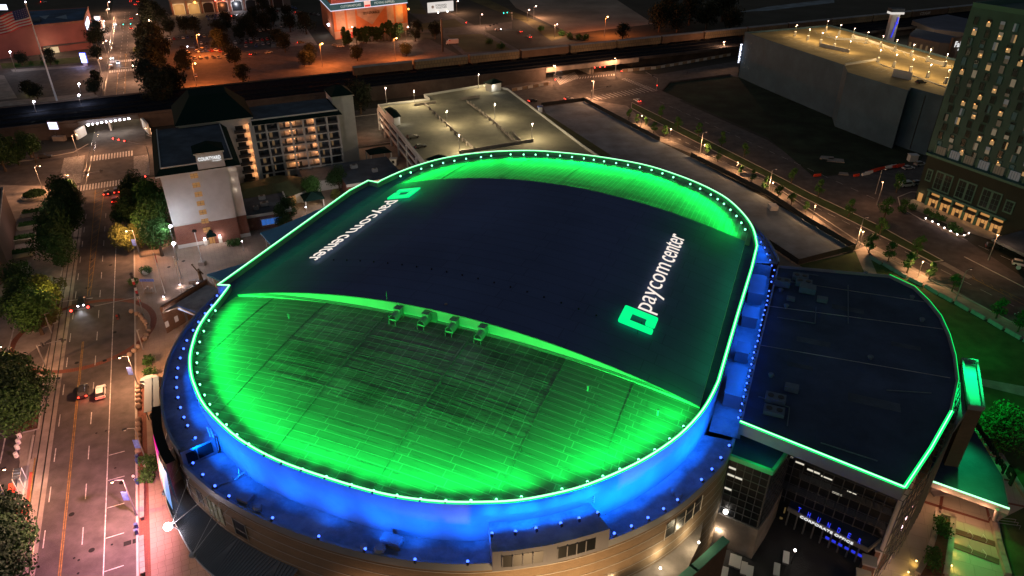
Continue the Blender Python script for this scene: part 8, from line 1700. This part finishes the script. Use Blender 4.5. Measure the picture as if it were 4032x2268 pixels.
def wbar(name, P, d, L_, m, label, group): 
    d = Vector(d).normalized(); s_ = Vector((-d.y, d.x, 0)); f = lambda a, b, c: P+d*a+s_*b+W(0, 0, c); mb = MB(); mb.hexa([f(-L_/2, -.35, 0), f(L_/2, -.35, 0), f(L_/2, .35, 0), f(-L_/2, .35, 0)], [f(-L_/2, -.14, 1.0), f(L_/2, -.14, 1.0), f(L_/2, .14, 1.0), f(-L_/2, .14, 1.0)]); mb.box(f, -L_*.3, -L_*.1, -.37, .37, 0, .15); mb.box(f, L_*.1, L_*.3, -.37, .37, 0, .15)
    return solo(name, mb, m, label, 'barrier', group, org=P)
wbar('water_barrier', T(0, 2, 118, 990), T(0, 2, 170, 980)-T(0, 2, 90, 1000), 2.4, 'barrier_red', 'left red plastic barrier below the tram shelter', 'red barriers'); wbar('water_barrier', T(0, 2, 165, 975), T(0, 2, 170, 980)-T(0, 2, 90, 1000), 2.0, 'barrier_red', 'right red plastic barrier below the tram shelter', 'red barriers')
a_, b_ = T(3, 0, 725, 1325), T(3, 0, 1015, 1258)
for k in range(11):
    t = (k+.5)/11; wbar('water_barrier', a_.lerp(b_, t)+W(0, math.sin(t*3)*2, 0), b_-a_, 4.2, 'barrier_white' if k in (0, 1, 7, 8) else 'barrier_red', f"{ORD[k]} plastic barrier from the left along the dark field, {'white' if k in (0, 1, 7, 8) else 'red'}", 'plastic barriers by the field')
wbar('water_barrier', T(3, 0, 370, 1330), W(1, .3, 0), 3, 'barrier_red', 'single red barrier at the near edge of the dark field', 'plastic barriers by the field'); wbar('water_barrier', T(3, 0, 665, 1330), W(1, .3, 0), 2.5, 'barrier_red', 'small red barrier left of the white barrier pair', 'plastic barriers by the field')
for k, (x, y, s_) in enumerate(((440, 1195, 2.4), (505, 1215, 2.8), (565, 1315, 1.6))): P = T(3, 0, x, y); mb = MB(); mb.prism([P+W(-s_*1.3, -.8, 0), P+W(s_, -s_*.9, 0), P+W(s_*1.4, s_*.5, 0), P+W(-s_*.5, s_, 0)], .05, .35); solo('concrete_slab', mb, 'concrete', ['left pale slab lying in the dark field', 'right pale slab lying in the dark field', 'pale rubble piece near the barriers'][k], 'slab', org=P)
P = T(3, 0, 1085, 1215); mb = MB(); mb.box(lambda a, b, c: P+W(a, b, c), -1.6, 1.6, -1.2, 1.2, 0, 2.6); mb.box(lambda a, b, c: P+W(a, b, c), -1.8, 1.8, -1.4, 1.4, 2.6, 2.8); solo('site_cabin', mb, 'stucco', 'small pale cabin at the end of the barriers by the tower', 'cabin', org=P)
# green lit concrete barriers on the arena lawn
gb_ = [((765, 498), (850, 548)), ((868, 548), (945, 598)), ((950, 600), (1045, 652)), ((1062, 660), (1160, 712)), ((1182, 715), (1278, 775)), ((1290, 778), (1388, 832)), ((1410, 840), (1512, 900)), ((1532, 905), (1635, 965)), ((1660, 975), (1768, 1040)), ((1790, 1048), (1905, 1115)), ((1925, 1125), (2040, 1190))]
for k, (p, q_) in enumerate(gb_):
    a_, b_ = T(3, 1, *p), T(3, 1, *q_); d = (b_-a_).normalized(); s_ = Vector((-d.y, d.x, 0)); mb = MB()
    for m_ in range(3):
        u, v = a_.lerp(b_, m_/3+.01), a_.lerp(b_, (m_+1)/3-.01); mb.hexa([u-s_*.4, v-s_*.4, v+s_*.4, u+s_*.4], [u-s_*.15+W(0, 0, .95), v-s_*.15+W(0, 0, .95), v+s_*.15+W(0, 0, .95), u+s_*.15+W(0, 0, .95)])
    solo('concrete_barrier', mb, 'wall_panel', f"{ORD[k]} green lit concrete barrier counting down from the path on the arena lawn", 'barrier', 'concrete barriers on the arena lawn', org=a_)
for x0, y0, x1, y1 in ((900, 700, 960, 570), (1200, 950, 1300, 780), (1600, 1150, 1650, 970)): light('SPOT', T(3, 1, x0, y0, 10), 2600, (0, 1, .2), wing, .3, T(3, 1, x1, y1, .5), math.radians(80), 1, name='green_floodlight')
# ================================================================== FENCES
mat('fence_mesh', (.06, .05, .04), .8)
def fence(pts, label, post_n, m='fence_mesh', h=2.0):
    o = thing('fence', pts[0], label, 'fence', None)
    for a_, b_ in zip(pts, pts[1:]):
        n = max(2, int((b_-a_).length/3.2)); 
        for k in range(n):
            u, v = a_.lerp(b_, k/n), a_.lerp(b_, (k+1)/n-.03/ n); mb = MB(); mb.ribbon([u+W(0, 0, .15), v+W(0, 0, .15)], .05, h-.15); part('fence_panel', mb, m, o)
            mb = MB(); mb.tube(u, u+W(0, 0, h+.1), .07, 5); part('post', mb, 'metal_dark', o)
fence([T(2, 0, 222, 805), T(2, 0, 540, 765), T(2, 0, 1115, 1070)], 'long brown screen fence from the deck corner down to the lot gap', 30)
fence([T(2, 0, 1348, 1185), T(2, 0, 1932, 1480), T(3, 1, 280, 220), T(3, 1, 652, 440), T(3, 1, 225, 552), T(2, 1, 1932, 400)], 'brown screen fence round the lower part of the blue grey lot', 40)
wp_ = [T(2, 0, x, y) for x, y in ((0, 672), (290, 635), (280, 590), (200, 530))]
def panel_wall(pts, label):
    o = thing('panel_wall', pts[0], label, 'wall')
    for a_, b_ in zip(pts, pts[1:]):
        n = max(1, int((b_-a_).length/3.4))
        for k in range(n): u, v = a_.lerp(b_, k/n), a_.lerp(b_, (k+.85)/n); mb = MB(); mb.ribbon([u, v], .3, 1.5); part('wall_panel', mb, 'trim_pale' if k % 2 else 'brick_buff', o)
    mb = MB(); mb.ribbon([p+W(0, 0, 1.5) for p in pts], .4, .2); part('coping', mb, 'concrete', o)
panel_wall([T(2, 0, 0, 690), T(2, 0, 280, 640)], 'low wall of pale panels left of the right intersection'); panel_wall([T(2, 0, 830, 545), T(2, 0, 1090, 520), T(2, 0, 1290, 485), T(2, 0, 1650, 420)], 'low wall of pale panels along the far right road')
mb = MB(); mb.ribbon([T(2, 0, 1135, 690), T(2, 0, 1190, 628), T(2, 0, 1645, 570)], .5, .9); solo('field_wall', mb, 'viaduct_wall', 'low dark retaining wall round the corner of the empty field', 'wall')
# ================================================================== PLAZA FLAGPOLES, BANNERS, STATUE, PEOPLE
for k, (x, y, h, lab) in enumerate(((1245, 765, 12.5, 'left plaza flagpole with a limp flag'), (1390, 795, 12.5, 'right plaza flagpole with a limp pale flag'))):
    P = T(0, 1, x, y); o = thing('plaza_flagpole', P, lab, 'flagpole', 'plaza flagpoles'); mb = MB(); mb.tube(P, P+W(0, 0, h), .12, 8, .06); mb.ball(P+W(0, 0, h), .14, 6, 4); part('pole', mb, 'metal_white', o)
    mb = MB()
    for q_ in range(4): mb.face([P+W(.1+.1*(q_ % 2), -.05, h-.4-.6*q_), P+W(.45, -.2+.1*(q_ % 2), h-.5-.6*q_), P+W(.4, -.15, h-1.1-.6*q_), P+W(.1, 0, h-1.0-.6*q_)])
    part('flag', mb, 'flag_red' if k == 0 else 'metal_white', o)
P = T(0, 1, 1530, 550); o = thing('lamp_pole', P, 'unlit tall plaza pole on a stone foot before the hotel door', 'pole'); mb = MB(); mb.tube(P, P+W(0, 0, 11), .13, 8); part('pole', mb, 'metal_white', o); mb = MB(); mb.box(lambda a, b, c: P+W(a, b, c), -.9, .9, -.8, .8, 0, 1.2); part('foot', mb, 'concrete', o); mb = MB(); mb.box(lambda a, b, c: P+W(a, b, c), -.5, .5, -.3, .3, 10.8, 11.4); part('head', mb, 'black', o)
def person(P, label, shirt, trousers, face=0.0, arm=.25, lean=0.0):
    o = thing('person', P, label, 'person'); c, s_ = math.cos(face), math.sin(face)
    f = lambda a, b, z: P+W(a*c-b*s_+lean*z*c, a*s_+b*c+lean*z*s_, z)
    me = bpy.data.meshes.new('body'); vs = [f(0, 0, .95), f(0, 0, 1.2), f(0, 0, 1.43), f(.02, 0, 1.52), f(.02, 0, 1.66), f(.02, 0, 1.74), f(0, .11, .90), f(.10, .12, .50), f(.02, .13, .06), f(.16, .13, .03), f(0, -.11, .90), f(-.06, -.12, .50), f(-.16, -.13, .08), f(-.03, -.13, .03), f(0, .19, 1.40), f(.02, .25, 1.14), f(arm, .22, .92), f(0, -.19, 1.40), f(-.02, -.25, 1.14), f(arm*.6, -.22, .90)]
    ed = [(0, 1), (1, 2), (2, 3), (3, 4), (4, 5), (0, 6), (6, 7), (7, 8), (8, 9), (0, 10), (10, 11), (11, 12), (12, 13), (2, 14), (14, 15), (15, 16), (2, 17), (17, 18), (18, 19)]
    rad = [.15, .145, .15, .06, .10, .085, .10, .07, .05, .04, .10, .07, .05, .04, .065, .05, .035, .065, .05, .035]
    me.from_pydata([tuple(Vector(v)-P) for v in vs], ed, []); ob = bpy.data.objects.new('body', me); COL.objects.link(ob); ob.parent = o
    md_ = ob.modifiers.new('skin', 'SKIN'); sk_ = me.skin_vertices[0].data
    for i_, r_ in enumerate(rad): sk_[i_].radius = (r_, r_)
    sk_[0].use_root = True; ob.modifiers.new('sub', 'SUBSURF').levels = 1; ob.modifiers['sub'].render_levels = 1
    me.materials.append(MATS[shirt]); mb = MB(); mb.tube(f(0, .11, .5), f(0, .09, 1.0), .10, 8, .13); mb.tube(f(0, -.11, .5), f(0, -.09, 1.0), .10, 8, .13); ORG[o] = P; part('trousers', mb, trousers, o)
    mb = MB(); mb.ball(f(0, 0, 1.74), .115, 8, 6, .8); part('hair', mb, 'black', o)
    mb = MB(); mb.ball(f(.07, 0, 1.67), .075, 8, 6, 1.2); part('face', mb, mat('skin_%d' % int(P.x*7), (.35, .2, .14), .6), o)
mat('cloth_red', (.3, .04, .03), .9); mat('cloth_white', (.5, .5, .5), .9); mat('cloth_dark', (.02, .02, .03), .9)
person(T(0, 1, 890, 965), 'left of two people in red walking over the ring crossing', 'cloth_red', 'cloth_dark', AV); person(T(0, 1, 905, 960), 'right of two people in dark tops walking over the ring crossing', 'cloth_dark', 'cloth_dark', AV)
person(T(0, 2, 1018, 730), 'person in dark clothes walking past the blue bin', 'cloth_white', 'cloth_dark', AV+math.pi); person(T(2, 0, 1320, 560), 'single person near the field wall on the right road', 'cloth_dark', 'cloth_dark', 0)
person(T(1, 1, 330, 30), 'person in the hotel garden by the gazebo', 'cloth_dark', 'cloth_dark', 0)
# planters and welcome signs near the gate
for k, (i, j, x, y, r_, h, lab) in enumerate(((0, 1, 1135, 1449, 1.9, 1.3, 'large white pot above the long shelter'), (0, 2, 1120, 610, 1.0, .9, 'stone pot under the upper shrubs'), (0, 2, 1120, 715, 1.2, .8, 'round stone bed under the lower shrubs'), (0, 1, 1100, 620, .9, 1.0, 'square pot on the plaza near the street'))):
    P = T(i, j, x, y); mb = MB(); mb.tube(P, P+W(0, 0, h), r_*.8, 14, r_); solo('plant_pot', mb, 'stucco', lab, 'pot', org=P)
P = T(0, 1, 1060, 850); o = thing('welcome_post', P, 'tall striped welcome post with a dark finial at the plaza corner', 'post'); mb = MB()
for k in range(10): mb = MB(); mb.tube(P+W(0, 0, .9*k), P+W(0, 0, .9*k+.85), .32, 8); part('post_band', mb, ('metal_dark', 'flag_red', 'metal_white')[k % 3], o)
mb = MB(); mb.ball(P+W(0, 0, 9.4), .5, 8, 6); part('finial', mb, 'metal_dark', o)
P = T(0, 1, 1135, 760); o = thing('plaza_sign', P, 'blue topped sign frame beside the welcome post', 'sign'); mb = MB(); mb.box(lambda a, b, c: P+W(a, b, c), -1.9, 1.9, -.1, .1, 3.6, 4.3); part('header', mb, 'pole_banner', o); mb = MB(); mb.tube(P+W(1.6, 0, 0), P+W(1.6, 0, 3.6), .08, 5); mb.tube(P+W(-1.6, 0, 0), P+W(-1.6, 0, 3.6), .08, 5)
for k in range(5): mb.box(lambda a, b, c: P+W(a, b, c), -1.5+.5*k, -1.2+.5*k, -.3, .3, .2, 1+.5*(k % 3))
part('frame', mb, 'metal_grey', o)
P = T(0, 1, 1525, 690); o = thing('statue', P, 'dark bronze statue with a raised arm on a pale plinth beside the arena', 'statue'); mb = MB(); mb.box(lambda a, b, c: P+W(a, b, c), -1.3, 1.3, -1.1, 1.1, 0, 1.1); part('plinth', mb, 'concrete', o)
mb = MB(); B_ = P+W(0, 0, 1.1); mb.tube(B_+W(-.3, 0, 0), B_+W(-.1, 0, 1.6), .25, 8, .32); mb.tube(B_+W(.4, 0, 0), B_+W(.15, 0, 1.6), .25, 8, .32); mb.tube(B_+W(0, 0, 1.5), B_+W(0, 0, 3.0), .45, 8, .5); mb.tube(B_+W(-.4, 0, 2.8), B_+W(-1.3, 0, 4.6), .17, 6); mb.tube(B_+W(.4, 0, 2.8), B_+W(1.0, 0, 1.9), .17, 6); mb.ball(B_+W(0, 0, 3.4), .33, 8, 6); mb.ball(B_+W(-1.4, 0, 4.9), .3, 8, 6); part('figure', mb, mat('bronze', (.10, .07, .04), .4, metal=.8), o)
for k, (x0, y0, x1, y1) in enumerate(((1400, 735, 1465, 712), (1425, 680, 1490, 668))): mb = MB(); a_, b_ = T(0, 1, x0, y0, .4), T(0, 1, x1, y1, .4); mb.beam(a_, b_, .9, .8); solo('stone_bench', mb, 'concrete', ['lower stone seat with a lamp beside the statue', 'upper stone seat with a lamp beside the statue'][k], 'bench', org=a_)
P = T(2, 0, 212, 845); o = thing('guard_booth', P, 'small lit booth with blue top at the deck corner', 'booth'); mb = MB(); mb.box(lambda a, b, c: P+W(a, b, c), -1, 1, -.9, .9, 0, 2.6); part('wall', mb, 'metal_white', o); mb = MB(); mb.box(lambda a, b, c: P+W(a, b, c), -1.3, 1.3, -1.2, 1.2, 2.6, 3.1); part('roof', mb, 'paint_blue', o); light('POINT', P+W(-2, -2, 3), 180, (1, .85, .6), o, .2)
P = T(3, 1, 35, 130); mb = MB(); mb.box(lambda a, b, c: P+W(a, b, c), -1.3, 1.3, -1.5, 1.5, 0, 1.6); solo('utility_box', mb, 'stucco', 'grey utility box inside the fence of the blue grey lot', 'box', org=P)
P = T(3, 2, 1780, 1070); mb = MB()
for k in range(3): mb.tube(P+W(-2, k*.7, .9), P+W(2.2, k*.7-.8, .9), .05, 5); mb.tube(P+W(-2, k*.7, 0), P+W(-2, k*.7, .9), .04, 5); mb.tube(P+W(2.2, k*.7-.8, 0), P+W(2.2, k*.7-.8, .9), .04, 5)
solo('bike_rack', mb, 'metal_grey', 'low metal rack of rails at the right end of the canopy', 'rack', org=P)
P = T(3, 2, 1320, 840, 0); mb = MB(); mb.box(lambda a, b, c: P+W(a, b, c), -2.2, 2.2, -.6, .6, .4, .7); mb.box(lambda a, b, c: P+W(a, b, c), -2.2, 2.2, .5, .7, .7, 1.4); mb.box(lambda a, b, c: P+W(a, b, c), -2, -1.8, -.5, .5, 0, .4); mb.box(lambda a, b, c: P+W(a, b, c), 1.8, 2, -.5, .5, 0, .4); solo('metal_bench', mb, 'metal_grey', 'metal bench under the triangle canopy edge', 'bench', org=P)
# lamps whose pools lie on the ground though their poles stand outside the picture
